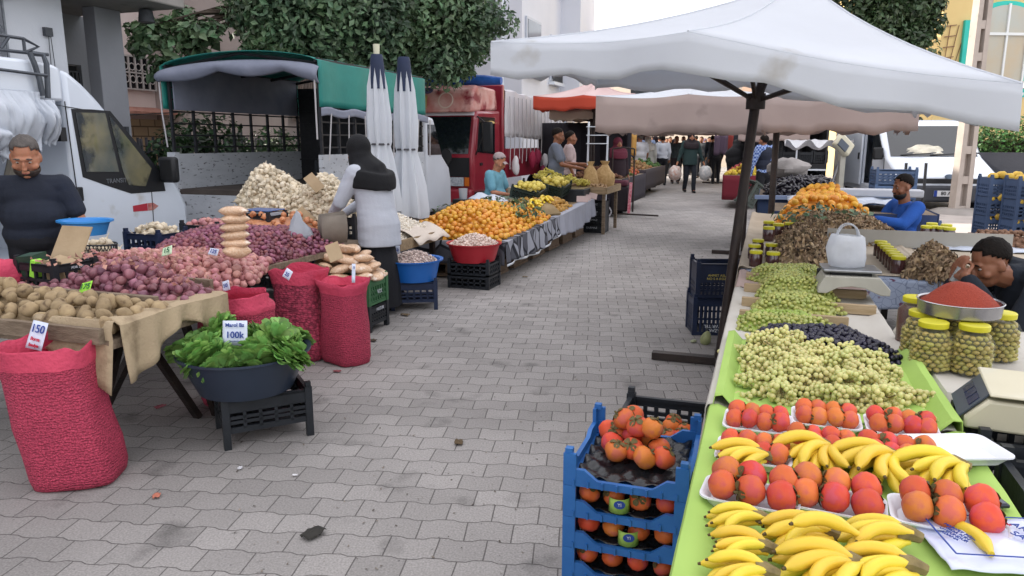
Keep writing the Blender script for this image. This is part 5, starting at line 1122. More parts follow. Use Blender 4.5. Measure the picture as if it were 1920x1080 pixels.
FW = .36; top0 = P(1056, 880, 2.04); BC = Vector((top0.x, top0.y, 0)) + NV * FW / 2 + DV * .22
n_c = 6; zt = top0.z - .052
band_m = mat('green_label', '8aa84a', '9ab858', 60, .6); 
for k in range(n_c + 1):
    z = zt - k * .1
    if z < -.02: break
    blue_crate(('top', 'second', 'third', 'fourth', 'fifth', 'sixth', 'seventh')[k] + ' blue crate from the top of the persimmon stack', BC + Vector((0, 0, z)))
    b = MB(); b.sheet(24, 28, lambda u, v: ((u - .5) * .31, (v - .5) * .37, .02 + .009 * math.cos(u * 6.283 * 4) * math.cos(v * 6.283 * 5) + .004 * noise.noise((u * 9, v * 9, k)))); o = b.build('tray_liner', lin_m, None, BC + Vector((0, 0, z)), TH, solid=.001); tag(o, 'black moulded liner in the ' + ('top', 'second', 'third', 'fourth', 'fifth', 'sixth', 'seventh')[k] + ' blue crate', 'liner')
    for ix in range(4):
        if k == 0: break
        for iy in range(2):
            pers(BC + NV * (-.115 + ix * .077) + DV * (-.15 + iy * .08) + Vector((0, 0, z + .058)), (rnd.uniform(-1, 1), rnd.uniform(-1, 1), rnd.uniform(0, 6)), 'persimmon showing through the front gap of the ' + ('top', 'second', 'third', 'fourth', 'fifth', 'sixth', 'seventh')[k] + ' blue crate', 'persimmons in the blue crates', 1.0)
    if 0 < k < 5 and k != 3:
        c_ = BC + NV * (-.03 + .03 * k - .02) + DV * -.17 + Vector((0, 0, z + .05)); lb = MB().sheet(8, 1, lambda u, v: (.033 * math.sin((u - .5) * 2.4), -.033 * math.cos((u - .5) * 2.4), (v - .5) * .045)).build('fruit_label', band_m, None, c_, TH + .2, solid=.001); tag(lb, 'green paper band with a blue stamp round a persimmon in the ' + ('top', 'second', 'third', 'fourth', 'fifth')[k] + ' blue crate', 'label')
        MB().lathe([(0, .0), (.013, 0), (.013, .001), (0, .001)], 16, sx=1.3).build('stamp', ink_blue, lb, (0, -.0345, .008), (R(90), 0, 0)); lettering('YI', .014, FACE((0, -.0362, .008)), ink_white, lb)
for (x, y, z) in ((-.07, .07, .06), (-.02, .05, .07), (-.08, .0, .06), (-.01, -.03, .062), (.03, .06, .07), (-.055, -.06, .06), (.035, -.08, .06), (.07, .0, .06), (-.02, .12, .06), (-.075, .14, .06), (.0, .01, .12), (.045, .0, .125), (-.05, .05, .125), (-.03, .1, .12), (.09, -.06, .058), (-.11, .1, .06)):
    pers(BC + NV * x + DV * y + Vector((0, 0, zt + z)), (rnd.uniform(-1, 1), rnd.uniform(-1, 1), rnd.uniform(0, 6)), 'persimmon piled in the top blue crate', 'persimmons in the top blue crate', 1.08)
bk = BC + DV * .52 + NV * .03
for k in range(3): crate(('lowest', 'middle', 'top')[k] + ' black crate behind the blue persimmon stack', bk + Vector((0, 0, k * .155)), .38, .48, .15, black_pl, TH, 'black crates behind the blue stack', nx=7, ny=3)
for k in range(7): pers(bk + NV * (.02 + .05 * (k % 3)) + DV * (-.1 + .08 * (k // 3)) + Vector((0, 0, .43 + .01 * (k % 2))), (rnd.uniform(-.4, .4), rnd.uniform(-.4, .4), rnd.uniform(0, 6)), 'pale persimmon in the black crate behind the blue stack', 'persimmons in the black crate', 1.0)
# --- navy crates by the umbrella foot, squash
mc = G(1330, 630); mc = mc + DV * .17
crate('lower navy crate turned upside down beside the umbrella pole', mc, .36, .3, .29, navy_pl, TH + .28, 'navy crates by the umbrella pole', nx=9, ny=2, band=.2, txt='SAZAK\nSEYYAR TEL', ts=.035, tz=.06, flip=True)
crate('upper navy crate with yellow print and a handle slot beside the umbrella pole', mc + Vector((.01, .01, .295)), .35, .29, .27, navy_pl, TH + .28, 'navy crates by the umbrella pole', nx=9, ny=3, band=.55, txt='AHMET ASLAN\nNO 5 A KOZAN', tm=ink_yel, ts=.026, tz=.17)
sqp = G(1320, 645); sq = MB().lathe([(0, 0), (.03, .004), (.042, .03), (.036, .065), (.024, .09), (.012, .105), (0, .108)], 16).build('squash', mat('squash_skin', '8f9468', '7a8058', 20, .5), None, sqp, (R(10), R(12), 0)); tag(sq, 'small pale green squash standing on the ground by the navy crates', 'squash')
sq = MB().ell((0, 0, .012), (.03, .018, .012), 10, 6).build('squash_slice', mat('squash_cut', 'a3a88a'), None, sqp + Vector((-.07, .04, 0)), .5); tag(sq, 'pale squash piece lying beside the squash', 'squash')
# ------------------------------------------------------------------ vehicles (local x = b, y = a)
vwhite = mat('van_white', 'cfd7e2', 'c2cad5', 1.1, .28, coat=.5, stain='b3b6b8', ss=3.5, sth=.66); blk = mat('black_trim', '17191d', rough=.5); tyre_m = mat('tyre', '15151a', '222228', 30, .85, .3, 60)
hub_m = mat('wheel_hub', '8a8f96', rough=.4, metal=.6); glass_v = mat('vehicle_glass', '12181c', rough=.06, spec=.7, coat=.6); lamp_m = mat('headlight_glass', 'b5bcc4', '8a929c', 30, .12, coat=.8); amber = mat('amber_lamp', 'b5601c', rough=.3)
glass_refl = mat('painted_reflection_glass', '3a4648', '7d7658', 2.2, rough=.05, spec=.9, coat=1, stain='1c2224', ss=3, sth=.5)  # opaque: yellow reflection and view inside are painted on as blotches
def wheel(parent, c, r=.32, w_=.2, ax=0):
    b = MB(); b.M = Matrix.Rotation(R(90), 4, 'Y'); b.lathe([(r * .6, -w_ / 2), (r * .92, -w_ / 2), (r, -w_ * .35), (r, w_ * .35), (r * .92, w_ / 2), (r * .6, w_ / 2)], 28)
    q = b.build('wheel', tyre_m, parent, c); b = MB(); b.M = Matrix.Rotation(R(90), 4, 'Y'); b.lathe([(0, -w_ * .3), (r * .6, -w_ * .42), (r * .62, w_ * .42), (r * .35, w_ * .3), (0, w_ * .34)], 20); b.build('rim', hub_m, q); return q
def ab(x, y, b): p = PB(x, y, b); return AB(p)[0], p.z
def side_panel(px, b, base, th, m, name, parent, proud=.004, flip=1, bev=0):
    pts = [ab(x, y, b) for x, y in px] if px and len(px[0]) == 2 and px[0][0] > 20 else px
    bb_ = MB(); bb_.loft([[(b - base[1] + proud * flip, a - base[0], z) for a, z in pts], [(b - base[1] + (proud - th) * flip, a - base[0], z) for a, z in pts]])
    return bb_.build(name, m, parent, bev=bev)
# --- left delivery van
VB = -5.9; base = (4.0, VB - 1.0); v1 = thing('delivery_van', 'white high roofed delivery van with roof rack behind the bearded man', 'van', S(base[0], base[1]), TH)
prof = [ab(x, y, VB) for x, y in ((-60, 96), (0, 105), (60, 112), (100, 121), (130, 135), (155, 156), (180, 182), (206, 213), (302, 322), (320, 330), (338, 352), (352, 382), (356, 430))]
prof = [(base[0] - 3.0, prof[0][1])] + prof
aB = ab(122, 195, VB)[0]; zr = ab(100, 190, VB)[1]; front = [p for p in prof if p[0] > aB]
def zat(a):
    for (a0, z0), (a1, z1) in zip(prof, prof[1:]):
        if a0 <= a <= a1: return z0 + (z1 - z0) * (a - a0) / (a1 - a0)
    return prof[-1][1]
def vprism(poly, x0, x1, name, m, bev=.0):
    b = MB(); b.loft([[(x0, a - base[0], z) for a, z in poly], [(x1, a - base[0], z) for a, z in poly]]); return b.build(name, m, v1, bev=bev)
vprism([(aB, .32), (aB, zat(aB))] + front + [(prof[-1][0], .32)], -1.0, 1.0, 'body', vwhite, .05)
a0 = base[0] - 3.0; aD = ab(45, 250, VB)[0]
top = [p for p in prof if p[0] < aB]
b = MB(); b.loft([[(x, a - base[0], z) for a, z in [(a0, zr)] + top + [(aB, zat(aB)), (aB, zr)]] for x in (-1, 1)]); b.build('roof_side', vwhite, v1, bev=.03)
MB().box2((-1, a0 - base[0], .32), (1, aB - base[0] + .0, .5)).build('sill', vwhite, v1); MB().box2((-1, a0 - base[0], .5), (-.95, aB - base[0], zr)).build('far_wall', blk, v1)
MB().box2((-.95, a0 - base[0], .5), (1.0, a0 + .05 - base[0], zr)).build('rear_wall', vwhite, v1)
fr = side_panel([(133, 204), (170, 205), (206, 208), (303, 325), (310, 358), (246, 363), (200, 348), (155, 332)], VB, base, .02, blk, 'window_frame', v1, .004)
side_panel([(140, 211), (196, 212), (222, 322), (160, 322)], VB, base, .01, glass_refl, 'door_window', v1, .009)
side_panel([(203, 215), (283, 316), (272, 349), (240, 347), (230, 322)], VB, base, .01, glass_refl, 'quarter_window', v1, .009)
sideb = MB(); 
for pts in (((121, 190), (150, 402)), ((150, 402), (152, 440)), ((284, 360), (288, 420)), ((30, 184), (206, 214))):
    sideb = MB(); (p0, p1) = [ab(*q, VB) for q in pts]; sideb.bar((VB - base[1] + .001, p0[0] - base[0], p0[1]), (VB - base[1] + .001, p1[0] - base[0], p1[1]), .008, .006); sideb.build('door_seam', blk, v1)
hp = ab(148, 364, VB); MB().box((VB - base[1] + .012, hp[0] - base[0], hp[1]), (.03, .06, .13)).build('door_handle', blk, v1, bev=.01)
hp = ab(298, 318, VB); MB().box((VB - base[1] + .13, hp[0] - base[0], hp[1]), (.2, .09, .26)).build('mirror', blk, v1, bev=.03)
side_panel([(249, 386), (276, 381), (277, 395), (250, 397)], VB, base, .004, mat('red_reflector', 'a52a3a', rough=.5), 'reflector_sticker', v1, .003); side_panel([(277, 381), (287, 380), (297, 386), (288, 394), (278, 395)], VB, base, .004, mat('faded_sticker', 'b58a80', 'a5484a', 20, .5), 'sticker', v1, .003)
q = ab(218, 339, VB); M = Matrix.Translation((VB - base[1] + .006, q[0] - base[0], q[1])) @ Euler((R(90), 0, R(90))).to_matrix().to_4x4(); lettering('TRANSIT', .06, M, grey_metal, v1)
for pts in (((112, 240), (120, 262)),):
    p = ab(112, 252, VB); MB().box((VB - base[1] + .02, p[0] - base[0], p[1]), (.05, .06, .12)).build('hinge', blk, v1)
wheel(v1, (.86, prof[-1][0] - base[0] - .75, .33)); wheel(v1, (-.86, prof[-1][0] - base[0] - .75, .33)); wheel(v1, (.86, -2.2, .33))
MB().tube([(.3, 1.0, 1.1), (.3, 1.15, 1.5), (.3, 1.2, 1.75)], .05, 8).build('seat', mat('seat_cloth', '8a8478', rough=.9), v1)
# roof rack
b = MB(); zt = ab(60, 96, VB)[1] + .02
rk = lambda x, y, dx=0: (VB - base[1] + dx, ab(x, y, VB)[0] - base[0], ab(x, y, VB)[1])
for dx in (-.05, -.9, -1.8): b.tube([rk(-60, 86, dx), rk(0, 92, dx), rk(55, 98, dx), rk(98, 102, dx)], .016, 6)
b.tube([rk(-60, 58, -.05), rk(0, 64, -.05), rk(52, 72, -.05), rk(80, 87, -.05), rk(55, 98, -.05)], .015, 6); b.tube([rk(52, 72, -.05), rk(55, 98, -.05)], .014, 6); b.tube([rk(10, 90, -.05), rk(25, 68, -.05)], .014, 6)
b.tube([rk(50, 98, .03), rk(58, 120, .04), rk(66, 150, .05), rk(72, 180, .05)], .022, 8); b.tube([rk(60, 100, .0), rk(76, 103, .03), rk(79, 120, .05), rk(82, 184, .05)], .022, 8)
b.tube([rk(-60, 124, .06), rk(0, 132, .06), rk(78, 142, .06)], .014, 6)
for k in range(5): b.tube([rk(10 - k * 25, 90, -.05), rk(10 - k * 25, 90, -1.85)], .014, 6)
b.build('roof_rack', mat('rack_metal', '50555c', '43474e', 12, .5, metal=.4), v1)
bag_w = translucent(mat('sack_white', 'd3d9e2', 'c5ccd6', 4, .5, .8, 9), .25)
for (x, y, w_, h_, sd_, lab) in ((20, 230, .3, .26, 3, 'white plastic bundle hanging in the open side door of the van'), (86, 228, .1, .18, 5, 'smaller white plastic bundle beside the van door pillar'), (-5, 262, .24, .12, 8, 'white plastic bundle at the left edge behind the man')):
    p = PB(x, y, VB + .05); o = MB().sheet(44, 30, lambda u, v: ((u - .5) * 2 * w_ * (1 - .3 * v * v) , .09 * noise.noise((u * 4, v * 1.5, sd_)) + .05 * noise.noise((u * 13, v * 3, sd_)) - .16 * math.sin(math.pi * min(1, v * 1.1)) * math.sin(math.pi * u), h_ * (1 - 2 * v) + .1 * noise.noise((u * 5, sd_, 0)) * v)).build('plastic_bundle', bag_w, None, p, TH + R(90), ang=180, solid=.004); tag(o, lab, 'plastic bag')

# --- green tarp truck
tarp_g = translucent(mat('green_tarp', '237a72', '2b877e', 3, .5, .35, 9, stain='2f8c7c', ss=3, sth=.62), .12); tarp_in = mat('grey_tarp', '7f8494', '6f7484', 4, .6, .5, 9)
chip = mat('chipped_white', 'b8bcc2', 'a9adb4', 3, .6, .2, 20, stain='3a3638', ss=14, sth=.6, stretch=(1, 1, 3)); cage_m = mat('cage_black', '1a1b1f', '26272c', 20, .5)
ga0, gb0 = 7.25, -4.72; GW, GL = 2.1, 2.65
t1 = thing('truck', 'small truck with green tarp over its open cage bed behind the garlic', 'truck', S(ga0, gb0), TH)
zf = .93; zt = 2.42
MB().box2((-GW, 0, zf - .1), (0, GL, zf)).build('bed_floor', mat('bed_wood', '4f4742', '3c3532', 5, .9, .4, 20), t1)
MB().box2((-GW, .02, zf), (-GW + .05, GL, zf + .42)).build('sideboard', chip, t1); MB().box2((-.05, .02, zf), (0, GL, zf + .42)).build('sideboard', chip, t1)
MB().box2((-GW, .0, zf - .48), (0, -.05, zf - .06)).build('tailgate', chip, t1); MB().box2((-GW - .02, -.03, zf - .02), (-GW + .1, .04, zf + .44)).build('corner_post', chip, t1)
MB().box2((-GW + .05, GL - .05, zf), (-.05, GL, zt - .15)).build('bulkhead', cage_m, t1)
b = MB()
for x in (-GW + .02, -.02):
    for k in range(8): y = .05 + k * (GL - .1) / 7; b.bar((x, y, zf + .4), (x, y, zt - .02), .03)
    for k in range(7): z = zf + .5 + k * .14; b.bar((x, 0.05, z), (x, GL, z), .018)
    b.bar((x, 0, zt - .05), (x, GL, zt - .05), .04)
for k in range(5): y = .05 + k * (GL - .1) / 4; b.tube([(-GW + .02, y, zt - .08), (-GW * .5, y, zt + .06), (-.02, y, zt - .08)], .02, 6)
for k in range(6): b.bar((-GW + .06, GL - .09, zf + .3 + k * .18), (-.06, GL - .09, zf + .3 + k * .18), .02)
b.build('cage', cage_m, t1)
def tarp(u, v):          # u across, v along; hangs over both sides
    y = -.03 + v * (GL + .06); s = u * (GW + 1.0) - .5; sag = .03 * math.sin(v * math.pi * 4) ** 2
    if s < 0: return (-GW - .02 - .015 * math.sin(v * 23), y, zt - .05 + s * .98 - .02 * noise.noise((v * 4, 1, 0)))
    if s > GW: return (.02 + .015 * math.sin(v * 21 + 1), y, zt - .05 - (s - GW) * 1.0 - .02 * noise.noise((v * 5, 2, 0)))
    return (-GW + s, y, zt - .05 + .13 * math.sin(math.pi * s / GW) ** .6 - sag * math.sin(math.pi * s / GW))
MB().sheet(44, 34, tarp).build('tarp', tarp_g, t1, solid=.006)
MB().sheet(30, 4, lambda u, v: (.045 + .01 * math.sin(u * 40), -.03 + u * (GL + .06), zt - .56 - v * .09 + .015 * math.sin(u * 30))).build('tarp_hem', tarp_in, t1, solid=.006)
MB().sheet(40, 8, lambda u, v: (-GW - .05 + u * (GW + .1), -.04 - .05 * math.sin(math.pi * v), zt + .03 + .1 * math.sin(math.pi * u) ** .6 - .16 + (-.1 - .07 * abs(math.sin(u * math.pi * 2.5))) * v)).build('rear_flap', tarp_in, t1, solid=.01)
MB().box2((-GW + .04, .08, zt - .55), (-GW + .06, GL - .1, zt - .05)).build('tarp_lining', tarp_in, t1)
b = MB()
for k in range(8): y = .15 + k * .37; b.tube([(.06, y, zt - .62), (.07, y - .1 + .05 * (k % 3), zf + .35)], .008, 5)
b.tube([(-GW - .04, -.04, zt - .2), (-GW - .05, -.02, zf + .9), (-GW - .03, 0, zf + .5)], .01, 5); b.tube([(.0, -.06, zt - .15), (.0, -.06, zt - .9)], .01, 5); b.build('rope', mat('pale_rope', 'b0aeb0', rough=.9), t1)
cb = MB(); cb.loft([[(x, GL + .1 + a, z) for a, z in ((0, .45), (0, 1.8), (.1, 1.86), (.3, 1.84), (.6, 1.28), (.85, 1.1), (.92, .9), (.92, .45))] for x in (-1.85, -.02)]); cb.build('cab', mat('cab_white', 'c2c6ce', 'b6bac2', 2, .4), t1, bev=.05)
MB().loft([[(x, GL + .1 + a, z) for a, z in ((.06, 1.3), (.06, 1.74), (.3, 1.74), (.54, 1.3))] for x in (-.015, -.03)]).build('door_window', glass_v, t1)
for y in (.75, GL + .62): wheel(t1, (-.16, y, .33)); wheel(t1, (-GW + .2, y, .33))
MB().box2((-GW + .1, .1, .5), (-.1, GL - .1, zf - .1)).build('chassis', cage_m, t1)
crate('black crate standing on the bed of the green truck', S(ga0 + 1.5, gb0 - .75, zf + .003), .45, .35, .28, black_pl, TH)
# --- red truck with white tarp
ra, rb = 12.9, -5.15; red_m = mat('truck_red', '7d1c2c', '8c2634', 3, .35, coat=.4, stain='c9b4b0', ss=3, sth=.66)
t2_ = thing('truck', 'red cab over truck with a blue roll on its roof and a white tarp bed', 'truck', S(ra, rb), TH); W_ = 2.1
MB().loft([[(x, a, z) for a, z in ((0, .55), (-.02, 1.25), (.18, 2.0), (.2, 2.05), (1.45, 2.1), (1.45, .55))] for x in (-W_, 0)]).build('cab', red_m, t2_, bev=.06)
MB().loft([[(x, a, z) for a, z in ((.02, 2.02), (.1, 2.42), (.3, 2.52), (1.3, 2.5), (1.4, 2.1))] for x in (-W_ + .03, -.03)]).build('roof_visor', mat('visor_faded', 'b0625c', 'c9a8a0', 3, .5, stain='7d2430', ss=2.5, sth=.52), t2_, bev=.05)
def fq(x0, x1, z0, z1, y0, y1, m, nm, par=t2_, th=.015): return MB().loft([[(x0, y0, z0), (x1, y0, z0), (x1, y1, z1), (x0, y1, z1)], [(x0, y0 + th, z0), (x1, y0 + th, z0), (x1, y1 + th, z1), (x0, y1 + th, z1)]]).build(nm, m, par)
fq(-W_ + .12, -.1, 1.27, 1.95, -.03, .155, glass_v, 'windscreen'); fq(-W_ + .1, -.08, .85, 1.2, -.035, -.03, blk, 'front_panel'); fq(-W_ + .1, -.05, 1.97, 2.03, .155, .17, mat('strip_white', 'c4c4ca'), 'white_strip')
nb = fq(-W_ + .35, -.95, 2.1, 2.34, .015, .075, mat('name_board', 'b5a468', 'a08f58', 10, .6), 'name_board'); lettering('TEKIN', .17, Matrix.Translation((-1.3, .02, 2.22)) @ Euler((R(77), 0, 0)).to_matrix().to_4x4(), ink_green, nb)
MB().lathe([(.13, 0), (.15, 0), (.15, .01), (.13, .01)], 24).build('round_badge', mat('badge', 'c9b8ac'), t2_, (-.55, .02, 2.24), (R(77), 0, 0)); MB().lathe([(.0, 0), (.08, 0), (.08, .012), (0, .012)], 20, sx=1.5, sy=.8).build('oval_badge', mat('badge_blue', '4a4a6a'), t2_, (-.95, .08, 2.42), (R(60), 0, 0))
for x in (-W_ + .3, -.35): fq(x - .16, x + .16, .68, .84, -.05, -.045, lamp_m, 'headlight'); fq(x + .18, x + .27, .68, .84, -.05, -.045, amber, 'indicator')
MB().box2((-W_ + .02, -.12, .38), (-.02, .1, .62)).build('bumper', red_m, t2_, bev=.03)
b = MB(); b.loft([[(x, a, z) for a, z in ((.16, 1.3), (.28, 1.95), (1.1, 1.95), (1.1, 1.25))] for x in (.004, .012)]); b.build('door_window', glass_v, t2_)
MB().box2((.16, .0, 1.3), (.36, .08, 1.85)).build('mirror', blk, t2_, bev=.03); MB().tube([(0, .2, 1.95), (.26, .05, 1.8), (0, .1, 1.25)], .015, 6).build('mirror_arm', blk, t2_); MB().lathe([(.0, 0), (.1, .0), (.1, .03), (0, .03)], 16, sy=1.5).build('mirror', blk, t2_, (-.45, -.2, 1.22), (R(90), 0, 0))
MB().box2((.0, .3, 1.05), (.02, .42, 1.1)).build('door_handle', blk, t2_); MB().tube([(-.8, -.05, 1.3), (-1.0, .0, 1.42), (-1.4, -.0, 1.35)], .012, 5).build('wiper', blk, t2_)
wheel(t2_, (-.2, .75, .36), .36); wheel(t2_, (-W_ + .2, .75, .36), .36); wheel(t2_, (-.2, 4.4, .36), .36)
MB().box2((-W_, 1.75, .75), (0, 6.2, .95)).build('bed', red_m, t2_); MB().box2((-W_, 1.62, .95), (0, 1.72, 2.62)).build('headboard', red_m, t2_, bev=.03)
MB().box2((-.03, 1.75, .95), (0, 6.2, 1.35)).build('sideboard', red_m, t2_)
tw_ = translucent(mat('white_tarp', 'cfcdd0', 'c2c0c5', 3, .6, .4, 8), .12)
MB().sheet(30, 40, lambda u, v: ((-W_ + u * (W_ + .95) if u * (W_ + .95) < W_ else .02 + .03 * math.sin(v * 40 + u * 5)), 1.75 + v * 4.5, (2.55 if u * (W_ + .95) < W_ else 2.55 - (u * (W_ + .95) - W_)) + .05 * noise.noise((u * 4, v * 8, 0)) - .12 * v)).build('tarp', tw_, t2_, solid=.006)
b = MB()
for k in range(16): y = 1.9 + k * .28; b.tube([(.05, y, 2.4), (.07, y, 1.62), (.06, y + rnd.uniform(-.06, .06), 1.2 - rnd.uniform(0, .35))], .011, 5)
b.build('rope', mat('pale_rope', 'b0aeb0'), t2_)
o = MB().tube([(-1.3, .5, 0), (-.7, .52, .02), (0, .55, 0), (.35, .55, -.02)], [.09, .12, .1, .07], 10).build('tarp_roll', mat('blue_tarp', '1d4f9c', '2a5fae', 8, .5, .6, 20), None, S(ra, rb, 2.62), TH); tag(o, 'rolled blue tarp lying on the roof of the red truck', 'tarp roll')
for i, (y, z, c, w_, h_) in enumerate(((1.0, 1.0, 'd2cfd0', .17, .33), (2.2, 1.1, '9c2444', .25, .3), (2.6, 1.15, '8a2040', .22, .28), (3.2, 1.05, 'cfcdd0', .15, .3), (3.0, .8, '7d2a48', .2, .25), (4.0, 1.1, '4a4a52', .2, .3))):
    q = S(ra + y + 1.0, rb + .14, z); bb_ = blob((w_ * .6, .08, h_ * .6), 14, 10, .25, 2, i); o = bb_.build('hanging_bag', mat('bag_' + c, c, None, rough=.7), None, q, TH + R(90)); tag(o, ('white bag hanging lowest behind the seated old man', 'pink woven bag hanging under the white tarp', 'dark pink bag hanging right of the pink woven bag', 'white bag hanging beside the grey shirted man', 'small purple bag hanging low under the white tarp', 'dark grey bag hanging at the far end of the white tarp')[i], 'bag')
# --- right white van, facing the camera
na, nbx = 18.3, 2.72; v2_ = thing('van', 'white van parked facing the camera with open side door and plate 80', 'van', S(na, nbx), TH + R(11)); v2_.scale = (1.06,) * 3; VW = 1.95
pf = [(0, .3), (-.03, .55), (0, .68), (.08, .74), (.85, 1.08), (1.6, 1.8), (1.75, 1.86), (4.7, 1.9), (4.75, .3)]
b = MB(); b.loft([[(x, a, z) for a, z in pf[:7] + [(1.75, .3)]] for x in (0, VW)]); b.build('body', vwhite, v2_, bev=.05)
b = MB(); b.box2((0, 1.75, 1.7), (VW, 4.75, 1.88)); b.box2((VW - .05, 1.75, .3), (VW, 4.75, 1.7)); b.box2((0, 4.7, .3), (VW, 4.75, 1.7)); b.box2((0, 1.75, .3), (VW, 4.7, .45)); b.box2((0, 2.3, .45), (.04, 4.7, 1.7)); b.build('rear_body', vwhite, v2_)
MB().box2((.3, 1.8, .45), (VW - .1, 1.86, 1.69)).build('bulkhead', mat('bulkhead_blue', '3a4a62'), v2_)
for x in (-.06,): MB().box2((x, 2.34, .4), (x + .05, 4.2, 1.66)).build('sliding_door', vwhite, v2_, bev=.03); MB().box2((x - .02, 2.45, 1.0), (x, 2.52, 1.15)).build('door_handle', blk, v2_)
def vq(x0, x1, a0_, z0, a1_, z1, m, nm, o=.012): return MB().loft([[(x0, a0_ - o, z0), (x1, a0_ - o, z0), (x1 - (.06 if x1 > 1 else 0), a1_ - o, z1), (x0 + (.06 if x0 < .3 else 0), a1_ - o, z1)], [(x0, a0_ + .01, z0), (x1, a0_ + .01, z0), (x1 - .06, a1_ + .01, z1), (x0 + .06, a1_ + .01, z1)]]).build(nm, m, v2_)
vq(.1, VW - .1, .87, 1.1, 1.56, 1.75, glass_v, 'windscreen', .02)
g_ = MB(); g_.sheet(16, 8, lambda u, v: (.45 + u * .75, .93 + v * .12 - .035, 1.13 + v * .12 + .05 * noise.noise((u * 5, v * 5, 2)) + .1 * math.sin(u * 3.1) * v)); g_.build('dashboard_paper', mat('paper_heap', 'a8a69a', 'bdbab0', 12, .8), v2_)
MB().box2((-.0, -.09, .18), (VW, .3, .52)).build('bumper', mat('bumper_grey', '3a3d44', '32353c', 6, .6), v2_, bev=.05)
MB().box2((.35, -.045, .56), (VW - .35, -.01, .66)).build('grille', blk, v2_, bev=.01)
for x in (.02, VW - .36): MB().box2((x, -.05, .54), (x + .34, .12, .74)).build('headlight', lamp_m, v2_, bev=.03)
pl_ = MB().box2((.68, -.105, .3), (1.26, -.093, .42)).build('number_plate', mat('plate_white', 'd5d7da'), v2_); MB().box2((.68, -.108, .3), (.74, -.104, .42)).build('plate_band', ink_blue, pl_); lettering('80 AEL', .1, FACE((.96, -.107, .36)), ink_black, pl_, bold=.002)
MB().lathe([(0, 0), (.05, 0), (.05, .01), (0, .01)], 16, sx=1.9).build('oval_badge', mat('badge_chrome', '5a6878', metal=.5, rough=.3), v2_, (VW / 2, -.02, .7), (R(75), 0, 0))
b = MB(); b.loft([[(x, a, z) for a, z in ((.95, 1.08), (1.5, 1.7), (1.72, 1.7), (1.72, 1.02))] for x in (-.012, .0)]); b.build('door_window', glass_v, v2_)
MB().box2((-.22, .95, 1.02), (-.02, 1.05, 1.28)).build('mirror', blk, v2_, bev=.03)
b = MB(); b.bar((.3, .86, 1.12), (.9, .83, 1.16), .02); b.bar((.9, .86, 1.12), (1.6, .83, 1.16), .02); b.build('wiper', blk, v2_)
MB().bar((0, 1.72, .4), (0, 1.74, 1.72), .02).build('door_seam', blk, v2_); MB().bar((-.005, .9, .45), (-.005, .92, 1.05), .012).build('door_seam', blk, v2_)
for x in (.12, VW - .12):
    for y in (.75, 3.9): wheel(v2_, (x, y, .32), .32)
# dark open-backed truck / shop stall left of the van
t3 = thing('truck', 'dark goods truck with open side full of crates left of the white van', 'truck', S(20.2, -.05), TH)
MB().box2((0, 0, .8), (1.42, 3.2, .95)).build('bed', blk, t3); MB().box2((0, 3.1, .95), (1.42, 3.2, 2.1)).build('rear_wall', mat('dark_wall', '2c2d33'), t3); MB().box2((1.37, 0, .95), (1.42, 3.2, 2.1)).build('side_wall', mat('dark_wall', '2c2d33'), t3); MB().box2((0, 0, 2.1), (1.42, 3.2, 2.16)).build('roof', mat('dark_wall', '2c2d33'), t3)  # walls and roof in one dark grey

b = MB(); b.bar((.7, -.05, .5), (.7, -.05, 1.35), .04); b.bar((.7, -.05, .8), (1.4, -.05, .8), .04); b.build('white_frame', white_paint, t3)
for y in (.5, 2.6): wheel(t3, (.15, y, .35), .35); wheel(t3, (1.27, y, .35), .35)
for i in range(5): crate('dark crate in the row on the bed of the dark goods truck', S(20.3 + .2, .15 + .36 * (i % 4), .97 + .3 * (i // 4)), .34, .3, .26, black_pl, TH, 'crates on the dark goods truck')
# concrete power pole
pp0 = G(1797, 400); pole = thing('power_pole', 'pale concrete power pole with a ladder of recesses in front of the white van', 'pole', pp0, R(6))
pc_ = mat('pole_concrete', 'b0a69e', 'a0968e', 3, .9, .4, 30, stain='8a8078', ss=2, sth=.62)
b = MB(); Hh = 7.2
for s in (-1, 1): b.loft([[(s * w2 - .05, -.1, z), (s * w2 + .05, -.1, z), (s * w2 + .05, .1, z), (s * w2 - .05, .1, z)] for z, w2 in ((0, .125), (Hh, .075))])
z = .0
while z < Hh: 
    w2 = .125 - .05 * z / Hh; b.box((0, 0, z + .08), (w2 * 2, .18, .16)); z += .62
b.box((0, .05, Hh / 2), (.2, .04, Hh)); b.build('shaft', pc_, pole)
b = MB().lathe([(.62, 0), (.55, .05), (.4, .1), (0, .12)], 14); b.v = [(x * (1 + .15 * noise.noise((x * 3, y * 3, 0))), y * (1 + .15 * noise.noise((x * 3, y * 3, 5))), z) for x, y, z in b.v]; b.build('footing', concr, pole)

